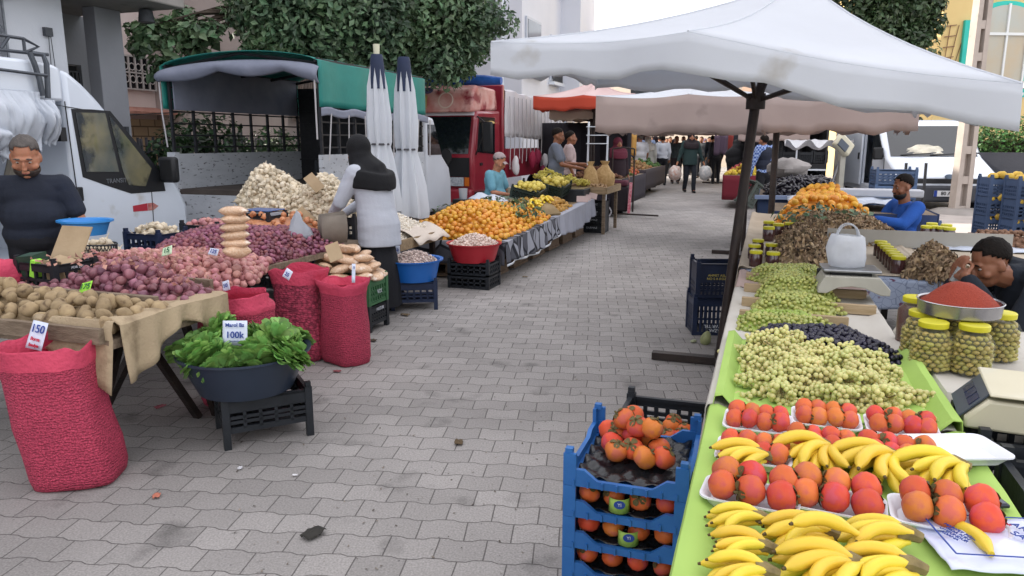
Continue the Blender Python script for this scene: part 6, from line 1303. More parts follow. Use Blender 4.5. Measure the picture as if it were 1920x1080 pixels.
# ------------------------------------------------------------------ market umbrellas
canv = translucent(mat('canopy_white', 'e0e4ea', 'd9dde3', 1.6, .75, .35, 9, stain='c2c0bc', ss=2.2, sth=.68), .38)
canv_b = translucent(mat('canopy_white_shaded', 'b9a8a2', 'ae9d98', 1.6, .8, .3, 6, stain='9f908a', ss=2.2, sth=.63), .25)  # white valance cloth with its pinkish grey shade painted into the colour
def umbrella(label, apex, ring, val, pole_base, hub, mtop, mval=None, pr=.03, group=None, stripes=None, feet=None, sagk=.022, foot_len=.6):
    t = thing('market_umbrella', label, 'umbrella', pole_base, 0, group); o_ = Vector(pole_base); n = len(ring)
    A = Vector(apex) - o_; rg = [Vector(p) - o_ for p in ring]; nv_ = 10
    b = MB(); seg = 8; per = []
    for i in range(n):
        for k in range(seg):
            f = k / seg; p = rg[i].lerp(rg[(i + 1) % n], f); inn = (A - p); inn.z = 0
            per.append((p + Vector((0, 0, -sagk * .8 * math.sin(math.pi * f))) + inn * (.05 * math.sin(math.pi * f)), f, i))
    rows = []
    for j in range(nv_ + 1):
        q = j / nv_; rows.append([A.lerp(p, max(.002, q)) + Vector((0, 0, -sagk * math.sin(math.pi * f) * q * 1.0 - .07 * math.sin(math.pi * q) + .012 * (1 - q) * noise.noise((p.x * 2 * q, p.y * 2 * q, i)))) for p, f, i in per])
    b.loft(rows, False); b.build('canopy', mtop, t, solid=.003, ang=60)
    for i in range(n): MB().tube([rows[j][i * seg] + Vector((0, 0, .004)) for j in range(nv_ + 1)], .006, 5).build('seam', mtop, t)
    b = MB(); vr = []
    for j in range(5):
        q = j / 4; row = []
        for k, (p, f, i) in enumerate(per):
            vl = val[i] + (val[(i + 1) % n] - val[i]) * f if isinstance(val, (list, tuple)) else val
            outw = (p - A); outw.z = 0; outw.normalize()
            row.append(p + Vector((0, 0, -vl * q - .02 * q * math.sin(k * 1.7))) + outw * (.012 * math.sin(k * 2.1) * q + .001))
        vr.append(row)
    b.loft([[p + Vector((0, 0, -sagk * math.sin(math.pi * f))) for p, (pp_, f, i) in zip(row, per)] for row in vr], False); b.build('valance', mval or mtop, t, solid=.003, ang=60)
    h_ = Vector(hub) - o_
    MB().tube([(0, 0, 0), h_, A - Vector((0, 0, .03))], pr, 10).build('pole', dark_metal, t)
    MB().tube([h_ - Vector((0, 0, .05)), h_ + Vector((0, 0, .05))], pr * 1.9, 10).build('hub', dark_metal, t)
    for p in rg:
        MB().tube([h_, A.lerp(p, .55) - Vector((0, 0, .13))], pr * .45, 6).build('strut', dark_metal, t); MB().tube([A - Vector((0, 0, .05)), A.lerp(p, .5) - Vector((0, 0, .13)), p.lerp(A, .03) - Vector((0, 0, .05))], pr * .4, 6).build('rib', dark_metal, t)
    if feet:
        for q in feet: MB().bar((q.normalized() * .02) + Vector((0, 0, .03)), q * foot_len + Vector((0, 0, .03)), .07, .05).build('foot', dark_metal, t)
    return t
LC, MF, RC = P(921, 80, 4.25), P(1290, 60, 3.75), P(1917, 158, 3.35)
LB, RB = LC + DV * 2.7 + Vector((0, 0, .1)), RC + DV * 2.7 + Vector((0, 0, .12)); MB2 = (LB + RB) / 2 + Vector((0, 0, .1)); ML, MR = (LC + LB) / 2 + Vector((0, 0, .06)), (RC + RB) / 2 + Vector((0, 0, .06))
pb_ = G(1347, 684)
um1 = umbrella('big white square canopy umbrella on a dark leaning pole over the right stall', P(1500, -38, 5.0), [LC, MF, RC, MR, RB, MB2, LB, ML], [.17, .175, .185, .17, .17, .17, .17, .17], pb_, P(1417, 190, 5.0), canv, None, .032, feet=[-NV, DV, NV, -DV + NV * .2], sagk=.012, foot_len=.45)
def ring4(c, w_, z, rz=TH, h=None, tilt=0):
    M = Matrix.Rotation(rz, 4, 'Z'); l = w_ / 2
    return [Vector((c.x, c.y, z)) + M @ Vector(q) for q in ((-l, -l, 0), (0, -l, tilt), (l, -l, 0), (l, 0, 0), (l, l, 0), (0, l, 0), (-l, l, 0), (-l, 0, 0))]
def umb(label, pxl, pxr, ytop, ybot, Y, rise, m, mv, pole_r=.028, depth=None, base=None, zt=None):
    L_, R_ = P(pxl, ytop, Y), P(pxr, ytop, Y); w_ = (R_ - L_).dot(NV) / (NV.dot(NV)); R2 = L_ + NV * w_ * 1.0
    w_ = (pxr - pxl) / FPX * Y * 1.06; c = L_ + NV * w_ / 2 + DV * w_ / 2; z = L_.z; vl = (ybot - ytop) / FPX * Y
    base = base or Vector((c.x, c.y, 0)); return umbrella(label, Vector((c.x, c.y, z + rise)), ring4(c, w_, z), vl, base, Vector((base.x, base.y, z - .25)), m, mv, pole_r, feet=[NV, DV, -NV, -DV], foot_len=.4)
umb('white topped umbrella with a long shade-tinted valance across the lane', 1118, 1428, 180, 243, 10.2, .26, canv, canv_b, base=G(1392, 478).xy.to_3d())
umb('umbrella with a shade-tinted valance right of the leaning pole', 1432, 1672, 178, 240, 7.6, .35, canv, canv_b, .035, base=G(1441, 470, .3).xy.to_3d())
ora = mat('orange_band_canvas', 'c9503a', rough=.8); pinkc_ = translucent(mat('pink_canvas', 'dcc4c2', 'd2b8b6', 2, .8), .2); translucent(ora, .25)
u4 = umb('faded pink umbrella with a broad orange band on its valance', 1000, 1175, 180, 203, 15.5, .35, pinkc_, ora); 
b = MB(); 
umb('low cream umbrella under the orange banded one', 1030, 1150, 206, 222, 16.5, .15, pinkc_, translucent(mat('cream_canvas', 'd2c4b4', 'c6b8a8', 2, .8), .2))
umb('far pale umbrella over the crowd at the end of the lane', 1230, 1420, 236, 250, 26, .5, pinkc_, canv_b); umb('far cream umbrella over the left end of the crowd', 1130, 1240, 238, 252, 23, .4, pinkc_, canv_b)
umb('far grey umbrella behind the pole on the right of the lane', 1385, 1500, 246, 262, 19, .4, canv, canv_b)
o = MB().sheet(40, 12, lambda u, v: (u * 1.2, v * 1.6, -.14 * math.sin(math.pi * u * 3) ** 2 * (1 - v) - .12 * math.sin(v * math.pi) + .03 * noise.noise((u * 9, v * 5, 0)))).build('awning', translucent(mat('white_awning', 'd0d2d6', 'c6c8cd', 3, .7, .3, 8), .25), None, P(1474, 262, 14.6), TH, solid=.005); tag(o, 'white scalloped awning sheet sagging in front of the dark goods truck', 'awning')
# two folded umbrellas
def folded(label, x, ytop, ybot, Y, wt, tip, seed):
    t = thing('folded_umbrella', label, 'umbrella', tuple(P(x, ybot, Y).xy) + (0,)); zt_, zb = P(x, ytop, Y).z, P(x, ybot, Y).z; b = MB(); n = 40; rings = []
    for q, f in ((0, .98), (.03, 1), (.2, .84), (.36, .62), (.42, .5), (.45, .56), (.6, .6), (.8, .5), (.93, .3), (.95, .28)):
        z = zb + (zt_ - zb) * q; rings.append([((wt * f) * math.cos(a) * (1 + .2 * math.sin(a * 8 + seed + q * 2) + .15 * noise.noise((math.cos(a) * 2, q * 3, seed))), wt * f * math.sin(a) * (1 + .2 * math.sin(a * 8 + seed + q * 2)), z + .05 * noise.noise((math.cos(a) * 2, math.sin(a) * 2, seed)) * (1 - q)) for a in [2 * math.pi * k / n for k in range(n)]])
    b.loft(rings, True); b.build('canopy', canv, t, ang=60)
    zc = zb + (zt_ - zb) * .86; b = MB(); b.lathe([(wt * .48, zc - .12), (wt * .44, zc), (wt * .34, zt_ - .03), (wt * .3, zt_), (0, zt_)], 16); b.build('cap', mat('navy_cap', '1c2740', '232f4c', 5, .7), t)
    if tip: MB().lathe([(0, zt_), (.03, zt_), (.035, zt_ + .1), (0, zt_ + .1)], 10).build('finial', mat('cream_tip', 'c9c8b0'), t)
    MB().tube([(wt * .53 * math.cos(a), wt * .53 * math.sin(a), zb + (zt_ - zb) * .435) for a in [k * math.pi / 10 for k in range(21)]], .012, 6).build('tie', mat('dark_rope', '4a4a50'), t); MB().tube([(0, 0, 0), (0, 0, zb + .2)], .03, 8).build('pole', dark_metal, t)
    for k in range(4): MB().bar((0, 0, .03), (.35 * math.cos(k * 1.57), .35 * math.sin(k * 1.57), .03), .06, .04).build('foot', dark_metal, t)
folded('closed white umbrella with a cream tip, left of the pair', 716, 102, 395, 7.9, .19, True, 1.0); folded('closed white umbrella with a pointed navy cap, right of the pair', 765, 107, 408, 8.3, .2, False, 2.4)
# ------------------------------------------------------------------ people
skin_m = mat('skin', 'b07a5e', 'a36e54', 9, .5, .05, 60, sss=.15); skin_d = mat('skin_tan', '8a5c44', '7d5039', 9, .5, .05, 60, sss=.12); hair_m = mat('hair_dark', '120f0d', '1e1815', 40, .8, .6, 90, spec=.15); hair_g = mat('hair_grey', '5a5450', '4a4542', 40, .6, .6, 90); eye_w = mat('eye_white', '9c948c', rough=.3); iris_m = mat('iris', '1f1610', rough=.15); lip_m = mat('lips', '8f5548', rough=.5)
TMP = bpy.data.scenes.new('workbench'); TMPVL = TMP.view_layers[0]      # scratch scene, so that a remesh does not re-evaluate everything
def remeshed(b, vox, smooth=4, name='body'):
    me = bpy.data.meshes.new(name); me.from_pydata(b.v, [], b.f); o = bpy.data.objects.new(name, me); TMP.collection.objects.link(o)
    m = o.modifiers.new('r', 'REMESH'); m.mode = 'VOXEL'; m.voxel_size = vox
    if smooth: q = o.modifiers.new('s', 'SMOOTH'); q.factor = .5; q.iterations = smooth
    
    with bpy.context.temp_override(scene=TMP, view_layer=TMPVL): dg = bpy.context.evaluated_depsgraph_get()
    r = bpy.data.meshes.new_from_object(o.evaluated_get(dg)); bpy.data.objects.remove(o); r.name = name; return r
def wrinkle(me, amp, fr, seed=0):
    nn = np.empty(len(me.vertices) * 3, 'f'); me.vertex_normals.foreach_get('vector', nn); nn = nn.reshape(-1, 3); cc = np.empty(len(me.vertices) * 3, 'f'); me.vertices.foreach_get('co', cc); cc = cc.reshape(-1, 3)
    class W: pass
    v = W(); ds = np.empty(len(cc), 'f')
    for i, c in enumerate(cc.tolist()):
        v.co = Vector(c); n = noise.noise(v.co * fr + Vector((seed * 3.3, 0, 0))) + .6 * noise.noise(Vector((v.co.x * fr * .6, v.co.y * fr * .6, v.co.z * fr * 2.6)) + Vector((seed, 7, 0)))
        ds[i] = n * amp
    me.vertices.foreach_set('co', (cc + nn * ds[:, None]).ravel()); me.update()
def finish(me, m, parent, name):
    me.materials.clear(); me.materials.append(m); me.shade_smooth(); return obj(name, me, parent)
def hand_geo(b, wrist, direc, palmn, curl=.5, s=1.0, side=1):
    d = Vector(direc).normalized(); n = Vector(palmn); n = (n - d * n.dot(d)).normalized(); x = d.cross(n) * side; w0 = Vector(wrist)
    b.cap(w0, w0 + d * .03 * s, .024 * s, .026 * s, 8)
    for k in (-1, 0, 1): b.cap(w0 + d * .03 * s + x * k * .018 * s, w0 + d * .085 * s + x * k * .024 * s, .016 * s, .013 * s, 8)
    for k, L in ((-1.5, .062), (-.5, .075), (.5, .08), (1.5, .072)):
        p = w0 + d * .088 * s + x * k * .0185 * s; a = 0; dd = d
        for j in range(3):
            a += curl * (.5 + .25 * j); dd = d * math.cos(a) + n * math.sin(a); q = p + dd * L * s * (.42, .33, .25)[j]; b.cap(p, q, (.0095 - j * .001) * s, (.009 - j * .0012) * s, 8); p = q
    p = w0 + d * .03 * s + x * .026 * s
    for L, f in ((.04, .7), (.032, .35)): q = p + (d * (1 - f * .5) + x * f + n * .35).normalized() * L * s; b.cap(p, q, .0115 * s, .0095 * s, 8); p = q
def head_geo(b, H, s=1.0, fat=0, wide=1.0):
    T = lambda p: H @ (Vector(p) * s); rot = H.to_3x3()
    def e(c, r): b.ell(T(c), [q * s for q in r], 16, 12, rot)
    e((0, -.012, .035), (.076 * wide, .096, .09)); e((0, .022, -.02), (.066 * wide + fat * .012, .072, .08)); e((0, .036, -.075), (.05 * wide + fat * .014, .05, .04 + fat * .008)); e((0, .068, -.098), (.024, .02, .018))
    e((0, .098, -.018), (.012, .018, .026)); e((0, .106, -.035), (.017, .016, .012)); e((0, .078, .022), (.048, .02, .013)); e((0, .088, -.066), (.024, .014, .011))
    for k in (-1, 1): e((k * .044, .062, -.035), (.024 + fat * .006, .024, .022)); e((k * .078 * wide, -.005, -.012), (.01, .02, .031)); 
def face_bits(H, parent, hm, s=1.0, eyes=True, brow=True):
    if not eyes: return
    for k in (-1, 1):
        ey = MB().ell((0, 0, 0), (.0115 * s, .007 * s, .006 * s), 10, 8).build('eye', eye_w, parent); ey.matrix_local = H @ Matrix.Translation((k * .031 * s, .0815 * s, .002 * s))
        ir = MB().ell((0, .004 * s, -.002 * s), (.0055 * s, .0042 * s, .005 * s), 8, 6).build('iris', iris_m, ey)
        if brow: q = MB().tube([(-.018 * s, -.002, 0), (0, .004 * s, .005 * s), (.018 * s, -.004 * s, 0)], [.003 * s, .0045 * s, .003 * s], 6).build('eyebrow', hm, parent); q.matrix_local = H @ Matrix.Translation((k * .032 * s, .093 * s, .026 * s))
    q = MB().ell((0, 0, 0), (.02 * s, .006 * s, .0045 * s), 10, 6).build('lips', lip_m, parent); q.matrix_local = H @ Matrix.Translation((0, .1 * s, -.066 * s))
def hair_cap(H, parent, m, s=1.0, low=.02, back=-.06, r=(.0795, .1, .0925), front=.066, name='hair'):
    b = MB(); b.ell((0, -.014, .04), r, 28, 20)
    keep = []; lowf = lambda v: .014 * noise.noise(Vector(v) * 45) + (low + .045 * max(0, min(1, v[1] / .05)) if v[1] > -.01 else back + (low - back) * max(0, (v[1] + .11) / .1))
    ok = [v[2] > lowf(v) and not (v[1] > front and v[2] < .085) for v in b.v]
    b.f = [f for f in b.f if all(ok[i] for i in f)]; b.m = [0] * len(b.f)
    b.v = [tuple(Vector(v) * s * (1 + .035 * noise.noise(Vector(v) * 70) + .02 * noise.noise(Vector(v) * 200))) for v in b.v]
    o = b.build(name, m, parent, solid=.002, ang=180, off=0); o.matrix_local = H; return o
def person(label, loc, yaw, J=None, top=None, bottom=None, skin=None, hair=None, hs=1.0, sc_=1.0, fat=0, long_sleeve=False, head=(0, 0, 0), vox=.009, fingers=True, facebits=True, skirt=False, scarf=None, shoes=None, beard=None, group=None, vest=None, curl=.6, wr=.006, cap_=None, coat=0, pn=((0, 0, -1), (0, 0, -1)), lowres=False, topname='shirt', mats=None):
    J0 = dict(head=(0, .03, 1.555), neck=(0, 0, 1.43), chest=(0, .0, 1.27), belly=(0, .01, 1.06), pelvis=(0, 0, .93), shl=(-.185, 0, 1.385), shr=(.185, 0, 1.385), ell=(-.235, -.02, 1.11), elr=(.235, -.02, 1.11), wrl=(-.24, .08, .87), wrr=(.24, .08, .87), hil=(-.09, 0, .9), hir=(.09, 0, .9), knl=(-.1, .03, .49), knr=(.1, .03, .49), anl=(-.1, -.02, .08), anr=(.1, -.02, .08), hdl=None, hdr=None)
    J0.update(J or {}); j = {k: Vector(v) if v is not None else None for k, v in J0.items()}
    skin = skin or skin_m; hair = hair or hair_m
    t = thing('person', label, 'person', loc, yaw, group); t.scale = (sc_,) * 3
    H = Matrix.Translation(j['head']) @ Euler((head[1], head[0], head[2]), 'YXZ').to_matrix().to_4x4()
    b = MB(); head_geo(b, H, hs, fat); b.cap(j['neck'] - Vector((0, 0, .04)), j['head'] - (H.to_3x3() @ Vector((0, .0, .06))), .058 + fat * .01, .054 + fat * .008, 10)
    b.cap(j['chest'], j['neck'] - Vector((0, 0, .04)), .08, .06, 10); b.cap(j['pelvis'], j['chest'], .09, .1, 10)
    for sd, k in (('l', -1), ('r', 1)):
        b.cap(j['chest'], j['sh' + sd], .07, .05, 8); b.cap(j['sh' + sd], j['el' + sd], .048, .038, 10); b.cap(j['el' + sd], j['wr' + sd], .038, .025, 10)
        if not skirt: b.cap(j['pelvis'], j['hi' + sd], .09, .08, 8); b.cap(j['hi' + sd], j['kn' + sd], .07, .05, 8); b.cap(j['kn' + sd], j['an' + sd], .05, .035, 8); b.cap(j['an' + sd], j['an' + sd] + Vector((0, .06, -.035)), .035, .03, 8)
        d = j['hd' + sd] or (j['wr' + sd] - j['el' + sd])
        if fingers: hand_geo(b, j['wr' + sd], d, pn[0 if k < 0 else 1], curl, 1.0, k)
        else: b.cap(j['wr' + sd], j['wr' + sd] + d.normalized() * .11, .03, .025, 8)
    me = remeshed(b, vox, 2 if vox < .008 else 3); finish(me, skin, t, 'body')
    if facebits: face_bits(H, t, hair, hs)
    # top
    b = MB(); f = fat
    b.ell(j['chest'] + Vector((0, -.0, .02)), ((.155 if scarf else .175) + f * .04, (.105 if scarf else .115) + f * .035, .15), 18, 12); b.ell(j['belly'], (.155 + f * .075, .11 + f * .1, .16), 18, 12); b.cap(j['belly'], j['chest'], .115 + f * .05, .125 + f * .03, 14); b.ell(j['pelvis'] + Vector((0, 0, -.0)), (.165 + f * .06, .12 + f * .06, .13 + coat), 18, 12)
    if coat: b.cap(j['pelvis'] - Vector((0, 0, coat)), j['chest'], .14 + f * .05, .13 + f * .02, 14)
    b.cap(j['chest'] + Vector((0, 0, .06)), j['neck'] - Vector((0, 0, .035)), .1, .068 + f * .01, 12)
    if scarf:
        b = MB(); ks = [(j['pelvis'] - Vector((0, 0, .1 + coat)), .2, .17), (j['pelvis'], .195, .165), (j['belly'], .18, .15), (j['chest'], .185, .14), (j['chest'] + Vector((0, 0, .1)), .17, .115), (j['neck'] - Vector((0, 0, .05)), .09, .08)]
        b.loft([[c + Vector((rx * (1 + .15 * f) * math.cos(q), ry * (1 + .2 * f) * math.sin(q), 0)) for q in [2 * math.pi * k / 24 for k in range(24)]] for c, rx, ry in ks])
    for sd in 'lr':
        b.cap(j['chest'] + Vector((0, 0, .06)), j['sh' + sd], .095 + f * .02, .07 + f * .012, 10)
        if long_sleeve: b.cap(j['sh' + sd], j['el' + sd], .075 + f * .02, .06 + f * .01, 12); b.cap(j['el' + sd], j['el' + sd].lerp(j['wr' + sd], .94), .056, .042, 12)
        else: b.cap(j['sh' + sd], j['sh' + sd].lerp(j['el' + sd], .72), .07 + f * .012, .064 + f * .008, 12)
    me = remeshed(b, vox * 1.15, 14); wrinkle(me, wr * .8, 8, len(label)); finish(me, top, t, topname)
    if vest:
        b = MB(); b.ell(j['chest'] + Vector((0, 0, .0)), (.185 + f * .045, .128 + f * .04, .17), 18, 12); b.ell(j['belly'], (.172 + f * .07, .125 + f * .1, .18), 18, 12); b.ell(j['pelvis'] + Vector((0, 0, .03)), (.175, .13, .1), 18, 12); b.cap(j['belly'], j['chest'], .13, .14, 12)
        me = remeshed(b, vox * 1.2, 5); wrinkle(me, wr, 9, 3); finish(me, vest, t, 'vest')
    # bottom
    b = MB()
    if skirt:
        rs = [(.12, .09), (.165, .13), (.2, .18), (.23, .22)]; z0 = j['pelvis'].z + .02; p0 = j['pelvis']
        b.loft([[(p0.x * (1 - q) + rx * (.9 + .3 * q) * math.cos(a) * (1 + .06 * math.sin(a * 7) * q), p0.y * (1 - q) + ry * math.sin(a) * (1 + .06 * math.sin(a * 7) * q), z0 - (z0 - .1) * q) for a in [2 * math.pi * k / 28 for k in range(28)]] for q, (rx, ry) in zip((0, .25, .6, 1), rs)])
        b.build('skirt', bottom, t)
    else:
        b.ell(j['pelvis'] - Vector((0, 0, .03)), (.165 + f * .05, .125 + f * .05, .12), 16, 10)
        for sd in 'lr': b.cap(j['hi' + sd], j['kn' + sd], .1, .074, 12); b.cap(j['kn' + sd], j['an' + sd] + Vector((0, 0, .0)), .074, .06, 12)
        me = remeshed(b, vox * 1.3, 5); wrinkle(me, wr, 9, 2); finish(me, bottom, t, 'trousers')
    for sd in 'lr':
        a = j['an' + sd]
        if a.z > .3: continue
        q = MB(); q.cap(a + Vector((0, -.03, -.04)), a + Vector((0, .12, -.05)), .045, .036, 10); q.build('shoe', shoes or blk, t)
    if scarf:
        b = MB(); rot = H.to_3x3(); T = lambda p: H @ (Vector(p) * hs)
        b.ell(T((0, -.02, .03)), (.104 * hs, .12 * hs, .12 * hs), 18, 12, rot); b.ell(T((0, -.025, -.06)), (.1 * hs, .11 * hs, .11 * hs), 16, 12, rot); b.cap(T((0, -.02, -.08)), j['neck'] - Vector((0, .02, .06)), .115, .165, 12)
        ks = [(j['chest'] + Vector((0, .0, -.03)), .228, .182), (j['chest'] + Vector((0, 0, .05)), .232, .182), (j['chest'] + Vector((0, 0, .12)), .215, .165), (j['neck'] - Vector((0, 0, .02)), .13, .125), (j['neck'] + Vector((0, 0, .06)), .1, .105)]
        b.loft([[c + Vector((rx * (1 + .13 * f) * math.cos(q), ry * (1 + .18 * f) * math.sin(q), .02 * math.cos(q * 2))) for q in [2 * math.pi * k / 24 for k in range(24)]] for c, rx, ry in ks])
        for sd in 'lr': b.cap(j['neck'] - Vector((0, 0, .05)), j['sh' + sd].lerp(j['neck'], .25) + Vector((0, 0, -.03)), .125, .11, 10)
        V0 = MB(); fc = T((0, .1, -.02))
        me = remeshed(b, .011, 8); hd = (rot @ Vector((0, 1, 0)))
        import bmesh
        bm = bmesh.new(); bm.from_mesh(me); Hi = H.inverted()
        kill = [v for v in bm.verts if ((lambda p: p.y > .035 * hs and (p.x / .04) ** 2 + ((p.z + .01) / .06) ** 2 < hs * hs)(Hi @ v.co))]
        bmesh.ops.delete(bm, geom=kill, context='VERTS'); bm.to_mesh(me); bm.free(); wrinkle(me, .004, 7, 5); finish(me, scarf, t, 'headscarf')
    elif hair is not False: hair_cap(H, t, hair, hs)
    if cap_:
        hair_cap(H, t, cap_, hs * 1.05, .03, .0, name='cap'); q = MB().sheet(8, 4, lambda u, v: ((u - .5) * .13, .085 + v * .05, .045 - v * .015 - .05 * (u - .5) ** 2)).build('cap_brim', cap_, t, solid=.004); q.matrix_local = H
    if beard:
        b = MB(); b.ell((0, .038, -.078), (.062 * hs + fat * .017, .063, .052 + fat * .01), 20, 14); b.f = [f for f in b.f if all(b.v[i][2] < -.055 + .5 * max(0, .03 - b.v[i][1]) for i in f)]; b.m = [0] * len(b.f)
        o = b.build('beard', beard, t, solid=.003, off=0); o.matrix_local = H; o = MB().tube([(-.024, .094, -.058), (0, .106, -.05), (.024, .094, -.058)], [.004, .0065, .004], 6).build('moustache', beard, t); o.matrix_local = H
    return t, H
def cloth(n, c, c2=None, **k): return mat(n, c, c2 or c, 4, .9, .25, 60, **k)
navy_t = cloth('navy_tshirt', '1b202c', '222836'); dark_p = cloth('dark_trousers', '17181d', '1f2026')
# bearded seller on the left
pm = P(60, 330, 4.75); 
person('bearded man in a dark navy t-shirt looking down at the left stall', (pm.x * 5.35 / 4.75 - .02, 5.35, -.08), R(207), dict(head=(0, .075, 1.475), neck=(0, .01, 1.36), shl=(-.19, .0, 1.27), shr=(.19, .0, 1.27), ell=(-.29, .03, 1.02), elr=(.28, .02, 1.02), wrl=(-.3, .16, .82), wrr=(.28, .2, .83), chest=(0, .0, 1.18)), navy_t, dark_p, skin_m, hair_g, hs=1.13, fat=.8, head=(0, R(-26), R(-4)), vox=.0065, beard=mat('beard', '2f2722', '4a3e36', 40, .7, .5, 90), wr=.005)
# woman with the black headscarf
stripe = cloth('striped_blouse', 'a8adb8'); N, L, bb = nodes(stripe); tc = N.new('ShaderNodeTexCoord'); wv = N.new('ShaderNodeTexWave'); wv.bands_direction = 'Z'; wv.inputs['Scale'].default_value = 34; wv.inputs['Distortion'].default_value = 1.5; wv.inputs['Detail Scale'].default_value = .6; L.new(tc.outputs['Object'], wv.inputs['Vector']); mm = N.new('ShaderNodeMixRGB'); mm.inputs[1].default_value = lin('d0d3da'); mm.inputs[2].default_value = lin('8f96a6'); L.new(wv.outputs[0], mm.inputs[0]); L.new(mm.outputs[0], bb.inputs['Base Color'])
blk_s = cloth('black_scarf', '0e0f12', '15161a'); wl = P(690, 380, 6.45)
person('woman in black headscarf and striped blouse opening a paper bag', (wl.x + .05, 6.5, -.03), R(62), dict(head=(0, .17, 1.5), neck=(0, .06, 1.36), chest=(0, .02, 1.2), belly=(0, -.01, 1.0), pelvis=(0, -.04, .86), shl=(-.18, .07, 1.31), shr=(.17, .06, 1.31), ell=(-.24, .2, 1.06), elr=(.2, .25, 1.06), wrl=(-.13, .4, .93), wrr=(.08, .42, .93), hdl=(.1, .2, -.75), hdr=(-.1, .3, -.6)), stripe, dark_p, skin_m, hs=1.06, sc_=.96, fat=.5, long_sleeve=True, head=(0, R(-14), R(-22)), vox=.006, scarf=blk_s, coat=.1, curl=.35, skirt=True, facebits=False, topname='blouse')
pbm = mat('grey_paper_bag', '7d746a', '6e665e', 7, .8, .4, 20); q = P(625, 450, 6.1)
b = MB(); b.loft([[(-.1, -.06, 0), (.1, -.06, 0), (.1, .06, 0), (-.1, .06, 0)], [(-.11, -.07, .12), (.11, -.06, .12), (.11, .07, .12), (-.11, .06, .12)], [(-.1, -.05, .22), (.1, -.07, .23), (.11, .05, .25), (-.1, .05, .23)]], False); b.add([(-.1, -.06, .001), (.1, -.06, .001), (.1, .06, .001), (-.1, .06, .001)], [(0, 1, 2, 3)])
o = b.build('paper_bag', pbm, None, (q.x, q.y, .68), .5, solid=.003); tag(o, 'open grey brown paper bag held by the woman in black headscarf', 'bag')
cb_ = translucent(mat('clear_film', 'c4cad2', 'b5bcc6', 6, .25, .9, 14, coat=.4, alpha=.8), .3); bb_ = MB().loft([[(f * .12 * math.cos(a) * (1 + .5 * noise.noise((math.cos(a) * 3, z * 14, 1))), f * .06 * math.sin(a) * (1 + .6 * noise.noise((math.sin(a) * 3, z * 12, 2))), z * (1 + .2 * noise.noise((a, 1, 3)))) for a in [k * math.pi / 10 for k in range(20)]] for z, f in ((0, .9), (.05, 1), (.1, .7), (.16, .4), (.21, .22), (.23, .05))]); o = bb_.build('plastic_bag', cb_, None, P(560, 452, 5.9), .4, ang=180); tag(o, 'clear plastic bag lying between the onions and the garlic crates', 'plastic bag')
# old man in light blue at the orange stall, seated
lb = cloth('light_blue_shirt', '6fa3b5', '5f93a6'); seat_J = dict(head=(0, .09, 1.2), neck=(0, .03, 1.06), chest=(0, 0, .9), belly=(0, .02, .7), pelvis=(0, 0, .56), shl=(-.19, .02, 1.01), shr=(.19, .02, 1.01), ell=(-.24, .1, .76), elr=(.24, .1, .76), wrl=(-.12, .33, .72), wrr=(.12, .33, .72), hil=(-.1, .05, .53), hir=(.1, .05, .53), knl=(-.14, .44, .5), knr=(.14, .44, .5), anl=(-.14, .42, .08), anr=(.14, .42, .08))
om = PB(926, 360, -3.9); person('old man in light blue shirt and pale cap seated behind the oranges', (om.x, om.y, 0), TH + R(-95), seat_J, lb, dark_p, skin_m, hair_g, sc_=1.0, fat=.6, head=(0, R(-25), 0), vox=.008, cap_=cloth('pale_cap', 'a89a9a', '8f8284'))
om2 = om + Vector((.33, -.15, 0)); o = MB().box((0, 0, 0), (.2, .15, .13)).build('carton', mat('pale_carton', 'b5a58c', 'a5957c', 6, .8), None, (om2.x, om2.y, .76), .4, bev=.004); tag(o, 'pale carton held by the seated old man', 'box')
ch = thing('stool', 'red plastic seat under the old man in light blue', 'seat', (om.x, om.y, 0), TH); MB().box2((-.2, -.2, .4), (.2, .2, .44)).build('seat', mat('red_plastic', '9c2433', rough=.4), ch, bev=.01)
for x in (-.17, .17):
    for y in (-.17, .17): MB().bar((x, y, .4), (x * 1.1, y * 1.1, 0), .03).build('leg', mat('red_plastic', '9c2433'), ch)
# two men further along
g1 = P(1042, 330, 12.6); person('man in grey t-shirt standing in profile behind the pears', (g1.x, 12.6, 0), TH + R(-80), dict(ell=(-.25, .12, 1.1), elr=(.25, .12, 1.1), wrl=(-.15, .38, 1.1), wrr=(.15, .36, 1.05)), cloth('grey_tshirt', '6a707e', '5c6270'), dark_p, skin_d, hair_m, fat=.3, vox=.011, fingers=False, head=(0, R(-12), 0), sc_=1.02)
g2 = P(1066, 330, 13.6); person('man in pale pink t-shirt right behind the grey shirted man', (g2.x, 13.6, 0), TH + R(-70), dict(ell=(-.25, .1, 1.1), wrl=(-.15, .36, 1.05)), cloth('pale_tshirt', 'b5a2a2', 'a89696'), dark_p, skin_d, hair_m, fat=.3, vox=.011, fingers=False, sc_=1.0)
